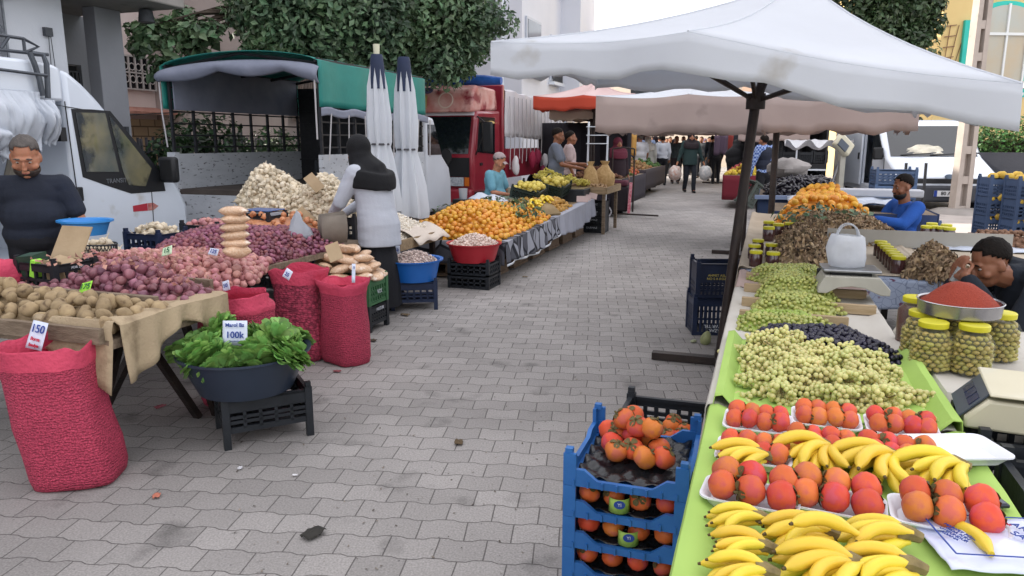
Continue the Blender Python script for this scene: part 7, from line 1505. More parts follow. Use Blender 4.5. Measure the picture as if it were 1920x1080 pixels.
# walking woman in green and the crowd
wg = G(1291, 361); walk = dict(anl=(-.09, .16, .08), knl=(-.09, .14, .5), anr=(.09, -.14, .1), knr=(.09, .02, .5), ell=(-.28, .0, 1.1), elr=(.28, .0, 1.1), wrl=(-.36, .05, .88), wrr=(.36, .05, .88))
person('woman in dark green jacket walking towards the camera carrying two bags', (wg.x, wg.y, 0), R(180) + .05, walk, cloth('green_jacket', '2c4040', '263838'), cloth('slate_trousers', '242830', '1f232a'), skin_m, scarf=cloth('dark_headscarf', '2c2428', '241d20'), long_sleeve=True, vox=.012, fingers=False, fat=.5, coat=.05, sc_=1.04)
for k, (dx, c, lab) in enumerate(((-.44, 'b58a7a', 'bulging plastic bag of fruit carried by the walking woman on the left'), (.46, 'a5a9ac', 'bulging white plastic bag carried by the walking woman on the right'))):
    bb_ = blob((.2, .16, .22), 14, 10, .2, 2, k + 2); v = mat('shopping_film%d' % k, c, 'd0ccc8', 14, .4, .5, 20); o = bb_.build('shopping_bag', v, None, (wg.x + dx, wg.y - .05, .58), 0); tag(o, lab, 'bag')
def std(label, x, Y, yaw, topc, botc, skirt=False, scarfc=None, sc_=1.0, J=None, fat=.3, ls=True, hair=None, x_top=None):
    p = P(x, 300, Y); n = ''.join(ch for ch in topc); person(label, (p.x, Y, 0), yaw, J, cloth('top_' + n, topc), cloth('bottom_' + botc, botc), skin_d, hair, skirt=skirt, scarf=cloth('scarf_' + scarfc, scarfc) if scarfc else None, sc_=sc_, fat=fat, long_sleeve=ls, vox=.014, fingers=False, facebits=False, group=None)
std('woman in dark coat and maroon headscarf standing behind the shopping trolley', 1157, 15.6, R(200), '26181f', '1a1418', True, '5a2030', .93)
std('man in white shirt with his back turned left of the lane', 1200, 22.8, R(20), 'b0b0b4', '17181d', False, None, 1.02, dict(ell=(-.26, .1, 1.1), wrl=(-.18, .3, 1.1)), .7, False, hair_g)
std('woman in pale headscarf and pale top beside the white shirted man', 1214, 23.2, R(-20), 'a8a6a0', '1f2026', True, 'bdb8b0', .98)
std('man in light blue shirt behind the white shirted man', 1213, 25.5, R(10), '7a8aa8', '20222a', False, None, 1.06)
std('woman with maroon top carrying a bag in the crowd', 1228, 29, R(30), '6a2438', '1c1c22', False, '2a2026', 1.0)
std('man in white shirt and dark trousers walking away in the crowd', 1242, 26, R(0), 'b8bcc4', '1a1c22')
std('man in dark grey jacket facing the camera in the crowd', 1267, 27, R(180), '333a3c', '2a2024')
std('man in black jacket left behind the walking woman', 1280, 29, R(170), '1f2226', '1b1c20')
std('man in grey pullover right behind the walking woman', 1314, 31, R(150), '4a4d50', '202228')
std('man in dark long coat near the right stalls', 1343, 27, R(10), '26272c', '1a1a1e')
std('person in brown jacket far at the end of the lane', 1255, 33, R(180), '4a3a34', '22201f'); std('person in dark blue top far at the end of the lane', 1298, 34, R(10), '28304a', '1c1c20'); std('person in pale top at the far right of the lane', 1328, 32, R(190), '9a9690', '2a2a30'); std('person in beige jacket far on the left of the lane', 1222, 31, R(170), '7d6f60', '24242a')
std('man in black bending over the stall on the right of the lane', 1375, 20, R(-60), '15161a', '17181c', False, None, 1.1, dict(head=(0, .42, 1.4), neck=(0, .3, 1.36), chest=(0, .2, 1.26), shl=(-.19, .26, 1.32), shr=(.19, .26, 1.32), ell=(-.22, .36, 1.06), elr=(.22, .36, 1.06), wrl=(-.18, .5, .9), wrr=(.18, .5, .9)), .8)
# man in checked shirt and dark vest carrying a crate
chk = cloth('checked_shirt', '5a76a8'); N, L, bb = nodes(chk); tc = N.new('ShaderNodeTexCoord'); ck = N.new('ShaderNodeTexChecker'); ck.inputs['Scale'].default_value = 26; ck.inputs[1].default_value = lin('93a6cc'); ck.inputs[2].default_value = lin('2f4c8c'); L.new(tc.outputs['Object'], ck.inputs[0]); L.new(ck.outputs[0], bb.inputs['Base Color'])
cm = G(1428, 408); person('man in blue checked shirt and dark vest carrying an empty crate', (cm.x, cm.y, 0), R(25), dict(head=(.02, .1, 1.53), ell=(-.27, .04, 1.12), wrl=(-.3, .1, .84)), chk, dark_p, skin_d, hair_m, long_sleeve=True, vest=cloth('dark_vest', '1d2230', '232838'), vox=.01, fat=.3, fingers=True, sc_=.98)
o = crate('empty grey green crate carried by the man in the checked shirt', (cm.x - .25, cm.y - .15, .44), .5, .3, .24, mat('grey_green_plastic', '4a544f', '414a46', 9, .5), .3); o.rotation_euler = (R(20), R(-62), .2)
# seated man in blue at the right
bl_t = cloth('blue_top', '2456a8', '1d4a96', stain='17356e', ss=3, sth=.62); mb2 = P(1697, 430, 8.1); sj = {k: ((v[0], v[1], v[2] - .27) if k[:2] not in ('kn', 'an') else (v[0], v[1], min(v[2], .42))) for k, v in seat_J.items()}; sj.update(dict(ell=(-.26, .2, .59), wrl=(-.2, .46, .64), elr=(.25, .16, .51), wrr=(.18, .42, .5), head=(0, .07, .95)))
person('man in bright blue long sleeved top seated beside blue crates', (mb2.x, 8.1, .02), R(95), sj, bl_t, dark_p, skin_d, hair_m, long_sleeve=True, vox=.008, sc_=1.05, head=(0, R(-10), 0), beard=mat('black_beard', '14110f', '1c1815', 40, .7), fat=.2)
chm = mat('white_chair', 'c4c6c8', 'b8babd', 4, .5); cs = thing('plastic_chair', 'low white plastic chair under the man in the bright blue top', 'chair', (mb2.x, 8.1, 0), R(95)); MB().box2((-.22, -.22, .14), (.22, .22, .17)).build('seat', chm, cs, bev=.01); MB().sheet(8, 8, lambda u, v: ((u - .5) * .44, -.22 - .05 * v + .06 * (u - .5) ** 2, .17 + v * .42)).build('backrest', chm, cs, solid=.015)
for x in (-.2, .2):
    for y in (-.2, .2): MB().bar((x, y, .15), (x * 1.15, y * 1.15, 0), .035).build('leg', chm, cs)
# young man drinking, lower right
dm = P(1838, 488, 3.75) + Vector((.27, 0, 0)); dk = cloth('dark_navy_jacket', '131820', '1a212c')
person('young man in dark jacket drinking from a glass behind the olive jars', (dm.x, 3.75, 0), R(92), dict(head=(0, .22, .89), neck=(0, .1, .85), chest=(0, .0, .73), belly=(0, -.08, .5), pelvis=(0, -.06, .3), shl=(-.21, .06, .83), shr=(.21, .04, .84), ell=(-.28, .27, .56), elr=(.25, .27, .54), wrl=(-.1, .4, .83), wrr=(.04, .38, .78), hdl=(.8, -.1, .15), hdr=(-.2, .0, .7), hil=(-.1, -.02, .24), hir=(.1, -.02, .24), knl=(-.16, .36, .36), knr=(.16, .36, .36), anl=(-.15, .4, .08), anr=(.15, .4, .08)), dk, dark_p, skin_d, hair_m, hs=.98, fat=.5, long_sleeve=True, head=(0, R(-22), 0), vox=.006, curl=.55, pn=((.6, -.6, -.2), (0, -1, 0)), topname='jacket')
gl_ = MB().lathe([(0, 0), (.024, 0), (.03, .08), (.028, .08), (.022, .004), (0, .004)], 16).build('glass', mat('drink_glass', 'b9c0c0', rough=.05, alpha=.5, coat=1), None, (dm.x - .40, 3.74, .79), (R(10), R(25), 0)); tag(gl_, 'small glass held at the mouth of the drinking man', 'glass')
st_ = thing('stool', 'low dark stool under the young drinking man', 'stool', (dm.x, 3.75, 0), 0); MB().box2((-.18, -.18, .1), (.18, .18, .15)).build('seat', black_pl, st_, bev=.01)
for x in (-.15, .15):
    for y in (-.15, .15): MB().bar((x, y, .12), (x * 1.1, y * 1.1, 0), .03).build('leg', black_pl, st_)

# ------------------------------------------------------------------ orange stall on the left
def LS(a, b, z): return S(a, b, z)
zA = lambda a: .42 + (a - 7.4) * .037
os_ = thing('stall_table', 'low board stall on pallets under the oranges and bananas', 'table', S(7.5, -2.65), TH)
b = MB(); b.loft([[(-1.35, .0, zA(7.5) - .03), (0, 0, zA(7.5) - .03), (0, 0, zA(7.5) - .008), (-1.35, 0, zA(7.5) - .008)], [(-1.35, 4.2, zA(11.7) - .03), (0, 4.2, zA(11.7) - .03), (0, 4.2, zA(11.7) - .008), (-1.35, 4.2, zA(11.7) - .008)]]); b.build('board', wood_raw, os_)
pal = mat('pallet_wood', '7d6a58', '665546', 5, .9, .5, 25, stretch=(1, 5, 5))
for k in range(6):
    a = 7.75 + k * .75; pt = thing('pallet', ('nearest', 'second', 'third', 'fourth', 'fifth', 'farthest')[k] + ' wooden pallet under the orange stall, counted from the red basin', 'pallet', S(a, -2.78), TH, 'pallets under the orange stall')
    for z in (.02, .15): MB().box2((-1.1, -.28, z), (0, .28, z + .03)).build('deck', pal, pt)
    for x in (-1.0, -.5, -.06): MB().box2((x - .06, -.27, .05), (x + .05, .27, .15)).build('block', pal, pt)
    MB().box2((-1.1, -.2, .18), (-.1, .2, zA(a) - .032)).build('support', pal, pt)
clo = mat('leaf_print_cloth', '9a9ca5', '90929c', 3, .85, .2, 14); N, L, bb = nodes(clo); tc = N.new('ShaderNodeTexCoord')
mp = N.new('ShaderNodeMapping'); mp.inputs['Scale'].default_value = (1, 2.6, 1.25); mp.inputs['Rotation'].default_value = (R(28), 0, 0); L.new(tc.outputs['Object'], mp.inputs[0])
v1_ = N.new('ShaderNodeTexVoronoi'); v1_.feature = 'DISTANCE_TO_EDGE'; v1_.inputs['Scale'].default_value = 2.6; L.new(mp.outputs[0], v1_.inputs['Vector']); r1 = N.new('ShaderNodeMapRange'); r1.inputs[1].default_value = .035; r1.inputs[2].default_value = .055; L.new(v1_.outputs[0], r1.inputs[0])
v2b = N.new('ShaderNodeTexVoronoi'); v2b.inputs['Scale'].default_value = 2.6; L.new(mp.outputs[0], v2b.inputs['Vector']); s2c = N.new('ShaderNodeSeparateColor'); L.new(v2b.outputs['Color'], s2c.inputs[0]); r2 = N.new('ShaderNodeMath'); r2.operation = 'GREATER_THAN'; r2.inputs[1].default_value = .62; L.new(s2c.outputs[0], r2.inputs[0])
src = bb.inputs['Base Color'].links[0].from_socket; m1 = N.new('ShaderNodeMixRGB'); L.new(r2.outputs[0], m1.inputs[0]); L.new(src, m1.inputs[1]); m1.inputs[2].default_value = lin('55565e'); m2 = N.new('ShaderNodeMixRGB'); L.new(r1.outputs[0], m2.inputs[0]); m2.inputs[1].default_value = lin('24252c'); L.new(m1.outputs[0], m2.inputs[2]); L.new(m2.outputs[0], bb.inputs['Base Color'])
def oc(a0, a1, drop, m, label, near=False):
    b = MB(); n = int((a1 - a0) * 26)
    def f(u, v):
        a = a0 + u * (a1 - a0)
        if v < .15: return S(a, -2.75 + v / .15 * .13, zA(a) + .012)
        q = (v - .15) / .85; return S(a, -2.615 + (.02 + .02 * math.sin(a * 13) + .02 * math.sin(a * 31)) * q, zA(a) + .012 - q * (drop + .03 * math.sin(a * 3.1)))
    b.sheet(n, 12, f)
    if near: b.sheet(30, 12, lambda u, v: S(7.42 - .02 * v + .02 * math.sin(u * 21) * v, -2.615 - u * 1.35, zA(7.45) + .012 - v * drop * .95))
    o = b.build('tablecloth', m, None, solid=.004); return tag(o, label, 'tablecloth')
oc(7.42, 9.6, .26, clo, 'grey cloth printed with large dark outlined leaves below the oranges', True); oc(9.62, 11.75, .3, mat('grey_sheet', 'a3a5b0', '989aa6', 3, .8, .2, 12), 'plain pale grey cloth at the far half of the orange stall')
b = MB(); b.sheet(50, 1, lambda u, v: S(7.42 + u * 2.18, -2.59 + .02 * math.sin(u * 28), zA(7.42 + u * 2.18) - .245 - .03 * math.sin((7.42 + u * 2.18) * 3.1) - v * .025)); o = b.build('cloth_fringe', white_paint, None, solid=.004); tag(o, 'white hem along the leaf printed cloth', 'hem')
def sp(pts): return [S(a, b_).xy for a, b_ in pts]
oz = .45
pl = sp(((7.5, -2.68), (9.35, -2.66), (9.5, -3.2), (9.0, -3.9), (7.55, -3.95)))
slope = lambda x, y: (Vector((x, y, 0)).dot(DV) - 7.5) * .037
heap('tangerine', pl, hfun(pl, oz - .02, .2, .45, [(*S(8.4, -3.35).xy, .1, .5)], slope), tg, .031, 1500, 170, 'tangerine in the big heap on the leaf printed cloth', 'tangerine', 'tangerines heaped on the left stall', tang, tangs, 'tangerines under and at the back of the left heap', 91, size=(.85, 1.2))
V, F = leaf_cloud([((0, 0, 0), (.45, .3, .1)), ((-.5, -.25, -.05), (.3, .25, .08)), ((.35, -.3, -.05), (.2, .2, .08))], 240, .075, 78)
me = bpy.data.meshes.new('leaves'); me.from_pydata(V.tolist(), [], F.tolist()); me.materials.append(leaf1); o = obj('tangerine_leaves', me, None, S(8.75, -3.15, .72)); tag(o, 'green leaves sticking out of the left tangerine heap', 'leaves', None, 'stuff')
pl = sp(((9.4, -2.7), (9.42, -3.1), (9.85, -3.2), (9.9, -2.72)))
for k in range(6): 
    q = S(9.3 + .17 * k, -2.85 - .06 * (k % 3), zA(9.6) + .14 + .02 * (k % 2)); t = hand(('first', 'second', 'third', 'fourth', 'fifth', 'sixth')[k] + ' banana hand from the oranges on the left stall', q, TH + R(100), 6, 60, 1.1, 0, -20); t['group'] = 'banana hands on the left stall'
o = blob((.35, .28, .16), 16, 10, .2, 3, 6).build('straw_sack', mat('straw_sack', 'a08c6c', '8c7858', 9, .9, .4, 30), None, S(9.7, -3.0, zA(9.7) + .04), TH); tag(o, 'pale sack under the bananas on the left stall', 'sack')
pear_m = mat('quince_skin', 'b58a3c', 'a57a38', 12, .5, .1, 60, rand=.15); pe = rawmesh(blob((.034, .034, .037), 10, 8, .12, 2, 4), 'quince')
pl = sp(((9.75, -2.7), (10.7, -2.7), (10.7, -3.3), (10.0, -3.6)))
heap('quince', pl, hfun(pl, zA(10.2), .14, .25), [pe], .033, 150, 150, 'brownish yellow quince in the heap right of the bananas', 'quince', 'quinces heaped on the left stall', pear_m, mat('quince_stuff', 'b58a3c', 'a57a38', 12, .5, isl=.15), 'quinces under the top of the heap', 93)
dgc = dgreen_pl
ye_m = mat('yellow_pear', 'd0bf5c', 'c4b050', 12, .45, .1, 60, rand=.12, stain='c08a4a', ss=9, sth=.64); py = rawmesh(blob((.038, .038, .045), 10, 8, .12, 2, 6), 'pear')
for i, (a, b_, lab) in enumerate(((10.4, -3.3, 'dark green crate of yellow pears behind the quinces'), (11.2, -3.15, 'dark crate of yellow pears furthest along the left stall'))):
    p = S(a, b_, zA(a) + .16); o = crate(lab, p, .42, .5, .16, mat('deep_green_plastic', '1d2a24', '24322b', 8, .5), TH); o.rotation_euler = (R(8), R(14), TH)
    pl = [(p + NV * x + DV * y).xy for x, y in ((-.19, -.22), (.19, -.22), (.19, .22), (-.19, .22))]
    heap('pear', pl, hfun(pl, p.z + .12, .06, .1), [py], .038, 40, 40, 'yellow pear in the ' + lab.split(' of ')[0], 'pear', 'yellow pears in crates', ye_m, mat('pear_stuff', 'd0bf5c', 'c4b050', 12, .45, isl=.12), 'yellow pears under the top ones in the ' + lab.split(' of ')[0], 94 + i)
yg = mat('yellow_grape', 'c2b552', 'b5a848', 9, .3, 0, rand=.1); gy = bunch_mesh(21, 46); gy.materials.clear(); gy.materials.append(yg); gy.materials.append(stem_m)
bx = thing('display_crate', 'dark crate heaped with yellow grapes behind the pears', 'crate', S(11.75, -3.2, .52), TH); MB().box2((-.5, -.35, 0), (.5, .35, .24)).build('body', black_pl, bx, bev=.01); MB().box2((-.48, -.33, .24), (.48, .33, .25)).build('lining', mat('wicker', '8a7a58', '7a6a48', 20, .8), bx)
for k in range(26):
    x, y = rnd.uniform(-.42, .42), rnd.uniform(-.3, .3); o = obj('grape_bunch', gy, None, S(11.75, -3.2, .8 + .24 * (1 - abs(x + .15) * 1.6) * (1 - abs(y) * 1.5)) + NV * x + DV * y, Euler((rnd.uniform(-.5, .5), rnd.uniform(-.4, .4), rnd.uniform(0, 6)))); o.scale = (1.25,) * 3; tag(o, 'yellow grape bunch in the heaped dark crate on the left', 'grapes', 'yellow grapes on the left stall')
wt = thing('wooden_tray', 'wooden tray of walnuts with two straw coloured bags', 'tray', S(12.45, -2.75, .68), TH); MB().box2((-.5, -.6, -.02), (.3, .6, .0)).build('base', wood_raw, wt); 
for (a_, b_) in (((.3, -.6), (.32, .6)), ((-.52, -.6), (-.5, .6)), ((-.5, -.62), (.3, -.6)), ((-.5, .6), (.3, .62))): MB().box2((a_[0], a_[1], -.02), (b_[0], b_[1], .09)).build('side_board', wood_raw, wt)
for x in (-.4, .25):
    for y in (-.5, .5): MB().bar((x, y, -.02), (x, y, -.68), .05).build('leg', wood_grey, wt)
p = S(12.45, -2.75, .68); pl = [(p + NV * x + DV * y).xy for x, y in ((-.47, -.57), (.27, -.57), (.27, .57), (-.47, .57))]
heap('pale_walnut', pl, hfun(pl, .68, .1, .2), [wn], .024, 400, 0, '', 'walnuts', None, mat('pale_walnut', 'a58a6a', '94795a', 40, .8, isl=.2), mat('pale_walnut', 'a58a6a'), 'pale walnuts filling the wooden tray on the left', 97, lowproto=wn)
for i, (x, y, w_) in enumerate(((-.05, -.2, .13), (.12, .15, .17))):
    o = MB().loft([[(f * w_ * math.cos(a) * (1 + .35 * noise.noise((math.cos(a) * 3, z * 9, i))), f * w_ * .7 * math.sin(a) * (1 + .3 * noise.noise((math.sin(a) * 3, z * 8, i))), z) for a in [k * math.pi / 9 for k in range(18)]] for z, f in ((0, .9), (.1, 1.05), (.2, .95), (.28, .7), (.34, .4), (.37, .3), (.43, .5))]).build('nut_sack', mat('straw_bag', 'c0a070', 'a88858', 24, .7, .8, 40), None, p + NV * x + DV * y + Vector((0, 0, .06)), TH); tag(o, ('tall narrow straw coloured bag on the walnut tray', 'wide straw coloured bag on the walnut tray')[i], 'bag')
o = MB().sheet(24, 18, lambda u, v: ((u - .5) * .9, (v - .5) * .7, .03 + .16 * math.sin(math.pi * u) * math.sin(math.pi * v) + .1 * noise.noise((u * 4, v * 4, 6)) + .03 * noise.noise((u * 11, v * 11, 6)))).build('plastic_sheet', mat('white_film2', 'c4cad6', 'b8bfcc', 5, .35, .6, 12), None, S(9.9, -3.75, .56), TH, solid=.002); tag(o, 'crumpled white plastic sheet beside the seated old man', 'sheet')
o = MB().box2((-.12, -.1, 0), (.12, .1, .12)).build('scale', blk, None, S(9.25, -3.85, .62), TH, bev=.01); tag(o, 'small black scale with a clear jug near the seated old man', 'scale'); MB().lathe([(.05, .12), (.06, .26), (.055, .26), (.045, .13)], 14).build('jug', mat('clear_film', 'c4cad2'), o)
for i, (a, b_) in enumerate(((11.2, -2.68), (11.45, -2.7), (11.7, -2.66))):
    cd = MB().box2((-.09, -.003, 0), (.09, .003, .12)).build('card', mat('pinkish_card', 'b5a09c', 'a8938f', 5, .8), None, S(a, b_, zA(a) + .02), (R(-45), .1 * i, TH + .2)); tag(cd, ('first', 'second', 'third')[i] + ' pinkish cardboard flap on the stall front below the pears', 'card')
bkp = G(1109, 437)
for k in range(4): crate(('lowest', 'second', 'third', 'topmost')[k] + ' flat black crate in the stack at the stall end', bkp + DV * .2 + Vector((0, 0, k * .13)), .42, .36, .125, black_pl, TH, 'flat black crates at the stall end', nx=6, ny=2, band=.6, txt='DURMAZ', ts=.045)
crate('dark crate holding a black bag beside the folded umbrellas', S(8.0, -4.25, .12), .4, .35, .3, black_pl, TH, nx=6, ny=4); crate('lower dark crate beside the folded umbrellas', S(8.0, -4.25, -.0), .4, .35, .11, black_pl, TH, nx=6, ny=2)
o = blob((.2, .17, .24), 16, 12, .25, 2, 8).build('bin_bag', mat('black_bag', '23242b', '2c2d35', 6, .35, .8, 14), None, S(8.0, -4.25, .6), TH); tag(o, 'black bin bag standing in the dark crate beside the folded umbrellas', 'bag')
# shopping trolley and its frame
tl = thing('shopping_trolley', 'black and pink two wheeled shopping trolley near the flat crates', 'trolley', G(1165, 407), TH)
MB().box2((-.2, -.14, .12), (.14, .14, .62)).build('bag', mat('black_canvas', '1b171c', '241d22', 6, .8), tl, bev=.04); MB().box2((-.18, -.15, .62), (.12, .13, .74)).build('flap', mat('maroon_canvas', '5a2a38', '4a2230', 6, .8), tl, bev=.04)
for x in (-.24, .2): MB().tube([(x, .14, .1), (x, .16, .8), (x, .14, 1.35)], .018, 6).build('frame', dark_metal, tl)
MB().tube([(-.24, .14, 1.35), (-.02, .14, 1.38), (.2, .14, 1.35)], .018, 6).build('handle', dark_metal, tl); MB().bar((.17, -.15, .1), (.2, -.15, .7), .05).build('strap', mat('pink_check', 'b5455c', 'd09aa2', 30, .8), tl)
b = MB(); b.M = Matrix.Translation((-.28, -.12, .11)) @ Matrix.Rotation(R(90), 4, 'X'); b.lathe([(.085, -.02), (.11, -.02), (.11, .02), (.085, .02), (.085, -.02)], 24); b.build('wheel', mat('white_tyre', 'b5b5ba'), tl); MB().bar((-.2, -.1, .08), (.75, -.1, .06), .05, .03).build('foot_bar', dark_metal, tl)
wr_ = thing('wire_rack', 'white wire shelf rack of leaflets behind the pink shirted man', 'rack', P(1118, 330, 13.8).xy.to_3d(), TH)
for x in (-.18, .18): MB().bar((x, 0, 0), (x, .1, 1.85), .03).build('post', white_paint, wr_)
for z in (1.45, 1.6, 1.75): MB().box2((-.18, -.1, z), (.18, .1, z + .015)).build('shelf', white_paint, wr_)
# dark textile stalls filling the left side beyond the lane edge
dkw = mat('dark_cloth_wall', '232028', '2d2a33', 3, .9, .3, 9)
for i, (x, Y, w_, h_, c, lab) in enumerate(((1095, 17.5, 2.2, 1.9, '26242b', 'dark stall backcloth behind the two men'), (1118, 19.5, 1.6, 1.7, '4a3230', 'brown stall backcloth behind the maroon headscarf'), (1165, 26, 1.8, 1.9, '3a2d2d', 'dark brown stall backcloth further along the lane'), (1460, 22, 2.6, 1.8, '23252c', 'black stall backcloth behind the checked shirt man'))):
    p = P(x, 300, Y); o = MB().sheet(24, 6, lambda u, v: ((u - .5) * w_, .06 * math.sin(u * 31), v * h_)).build('backcloth', mat('backcloth_' + c, c, None, rough=.9), None, (p.x, Y, .02), TH, solid=.01); tag(o, lab, 'backcloth')
def goods_table(label, a, b_, w_, d_, z, c):
    t = thing('stall_table', label, 'table', S(a, b_), TH); MB().box2((-w_ / 2, -d_ / 2, z - .04), (w_ / 2, d_ / 2, z)).build('tabletop', wood_grey, t)
    MB().sheet(20, 4, lambda u, v: (-w_ / 2 - .01, (u - .5) * d_, z - v * .55 + .01)).build('skirt', mat('skirt_' + c, c, None, rough=.9), t, solid=.01); MB().sheet(20, 4, lambda u, v: ((u - .5) * w_, -d_ / 2 - .01, z - v * .55)).build('skirt', mat('skirt_' + c, c, None), t, solid=.01)
    MB().sheet(20, 4, lambda u, v: (w_ / 2 + .01, (u - .5) * d_, z - v * .55 + .01)).build('skirt', mat('skirt_' + c, c, None), t, solid=.01)
    return t
goods_table('far left stall with a dark skirt beyond the trolley', 16.3, -3.35, 1.2, 3.0, .75, '2a2630'); goods_table('far right stall with a red skirt', 18.6, -.5, .9, 2.2, .75, '6a1f2c'); goods_table('far left stall with a grey skirt near the crowd', 22.0, -3.7, 1.2, 4.0, .75, '3a3338'); goods_table('far right stall with a brown skirt near the crowd', 24, .0, 1.2, 4.0, .75, '4a2c2c')
ball = rawmesh(blob((.045, .045, .04), 7, 5, .2, 2, 3), 'goods')
def goods(label, a, b_, w_, l_, h_, c, n=160, r=1.0, z=.76):
    V, F = meshVF(ball); r_ = random.Random(int(a * 10 + b_ * 7)); T = []
    for k in range(n):
        x, y = r_.uniform(-1, 1), r_.uniform(-1, 1); T.append(TRS(S(a + y * l_, b_ + x * w_, z + h_ * (1 - max(abs(x), abs(y)) ** 1.5) * r_.uniform(.3, 1)), (r_.uniform(0, 3), r_.uniform(0, 3), 0), r * r_.uniform(.7, 1.3)))
    o = multi('goods_heap', V, F, T, mat('goods_' + c, c, None, rough=.7, isl=.35, hue=.02)); tag(o, label, 'goods', None, 'stuff')
for k, (a, b_, w_, l_, h_, c, n, lab) in enumerate(((18.1, -.5, .4, .45, .22, 'b59a2c', 150, 'yellow fruit heaped on the far red stall'), (19.2, -.5, .4, .5, .25, '8a2a2c', 150, 'red peppers heaped on the far red stall'), (15.4, -3.35, .5, .4, .25, '6a4a34', 150, 'brown goods heaped at the near end of the far left stall'), (16.3, -3.35, .5, .4, .25, '5a6a34', 150, 'green vegetables heaped on the far left stall'), (17.2, -3.35, .5, .5, .3, 'a85a34', 150, 'orange goods heaped on the far left stall'), (21.0, -3.7, .5, .8, .3, '8a6a40', 200, 'brown goods heaped on the far grey stall'), (23.0, -3.7, .5, .8, .3, '4a6a3a', 200, 'green vegetables on the far grey stall'), (23.5, 0, .5, .9, .3, '9a3a2c', 200, 'reddish goods on the far brown stall'), (25.2, 0, .5, .8, .3, '8a8a3c', 200, 'greenish goods on the far brown stall'))):
    goods(lab, a, b_, w_, l_, h_, c, n)
for k in range(9):
    xx, YY = (1188, 1206, 1236, 1249, 1262, 1304, 1320, 1334, 1346)[k], (26, 27, 34, 37, 33, 38, 35, 29, 36)[k]
    tc_c = ('4a4a56', '8a5a5a', '6a7a8c', '2a3a34', '3a2a30', 'a09a90', '5a3a2c', '26303c', '7a6a5a')[k]; lab_ = ('slate', 'dusty pink', 'blue grey', 'dark green', 'wine coloured', 'cream', 'brown', 'navy', 'tan')[k]
    std('shopper in a ' + lab_ + ' top in the far crowd', xx, YY, R((20, 190, 0, 170, 200, 15, 180, -30, 160)[k]), tc_c, '1d1e24', k % 3 == 1, ('b5a8a0', None, None, None, '2a2228', None, '6a5a6a', None, None)[k], (.95, 1.0, 1.03, .98, .94, 1.05, .96, 1.02, 1.0)[k])
for x, Y, c, h_, lab in ((1158, 21, '7d2a3a', .5, 'maroon cloth hanging under the far cream umbrella'), (1180, 22, 'b58a4a', .6, 'ochre bag hanging beside the white shirted man'), (1352, 23, '5a4a5a', .6, 'mauve cloth hanging on the right of the lane'), (1366, 23.5, '8a3a34', .5, 'red cloth hanging on the right of the lane'), (1130, 20, '3a4a6a', .55, 'blue cloth hanging behind the walnut tray'), (1112, 19, '8a8a90', .5, 'pale grey cloth hanging behind the wire rack')):
    p = P(x, 268, Y); o = MB().sheet(8, 6, lambda u, v: ((u - .5) * .42, .03 * math.sin(u * 14), -v * h_ - .03 * math.sin(u * 9))).build('hanging_cloth', mat('hang_' + c, c, None, rough=.9), None, p + Vector((0, 0, .25)), 0, solid=.01); tag(o, lab, 'cloth')
# ------------------------------------------------------------------ right side, mid distance
et = goods_table('table with a blue edge under the eggplants', 11.9, .55, 1.3, 2.2, .72, '3a4a6a')
egm = mat('eggplant_skin', '15121c', '221d2a', 12, .25, rand=.3, coat=.3); eg = rawmesh(blob((.022, .022, .06), 8, 8, .2, 1.2, 5), 'eggplant')
pl = sp(((10.95, .0), (12.9, -.05), (12.9, 1.15), (11.0, 1.1))); heap('eggplant', pl, hfun(pl, .74, .2, .4), [eg], .032, 320, 160, 'small black eggplant in the heap behind the checked shirt man', 'eggplant', 'black eggplants heaped on the right', egm, mat('eggplant_stuff', '15121c', '221d2a', 12, .25, isl=.3), 'black eggplants under the top of the heap', 98)
o = blob((.32, .26, .16), 18, 12, .3, 3, 4).build('cloth_bundle', mat('grey_bundle', '8f8a88', 'a19c99', 9, .9, .5, 25), None, S(12.5, .3, 1.08), TH); tag(o, 'pale grey cloth bundle lying on the eggplants', 'cloth')
o = MB().box2((-.7, -.05, 0), (.7, .05, .05)).build('blue_edge', mat('pale_blue_edge', '8f9fc0', '8494b5', 4, .6), None, S(10.75, .55, .725), TH); tag(o, 'pale blue edging strip in front of the eggplants', 'strip')
o = MB().sheet(20, 14, lambda u, v: ((u - .5) * 1.3, (v - .5) * .9, .04 + .08 * noise.noise((u * 5, v * 5, 9)) + .03 * noise.noise((u * 14, v * 14, 9)))).build('plastic_sheet', mat('white_film'  , 'c2cad8'), None, S(9.7, .9, .76), TH, solid=.002); tag(o, 'white plastic sheet bunched behind the right tangerine heap', 'sheet')
bt_ = goods_table('small table behind the right tangerine heap', 9.6, .9, 1.7, 1.2, .72, '2c3a5a')
ps = thing('platform_scale', 'upright platform scale with a tilted cream head behind the right oranges', 'scale', P(1578, 400, 9.6).xy.to_3d() + Vector((0, 0, .73)), R(10))
MB().bar((0, .1, 0), (0, .1, .62), .07).build('column', mat('cream_steel', 'a9a79c'), ps); MB().box((-.02, .06, .72), (.26, .1, .2), ry=R(40), rx=R(-15)).build('head', mat('cream_plastic', 'c4bfa8'), ps, bev=.03); MB().box((-.06, .0, .72), (.15, .02, .1), ry=R(40), rx=R(-15)).build('display', mat('panel_grey', '3d4652'), ps); MB().box2((-.15, -.35, .0), (.45, .05, .06)).build('platform', stl, ps, bev=.01); MB().bar((-.12, .1, .2), (.0, .1, .62), .02).build('brace', stl, ps)
o = MB().box2((-.55, -.12, 0), (.55, .12, .09)).build('white_tray', mat('white_plastic', 'b9bcc2', 'afb2b9', 4, .5), None, P(1635, 368, 9.2), TH, bev=.015); tag(o, 'long white plastic tray behind the right tangerine heap', 'tray'); 
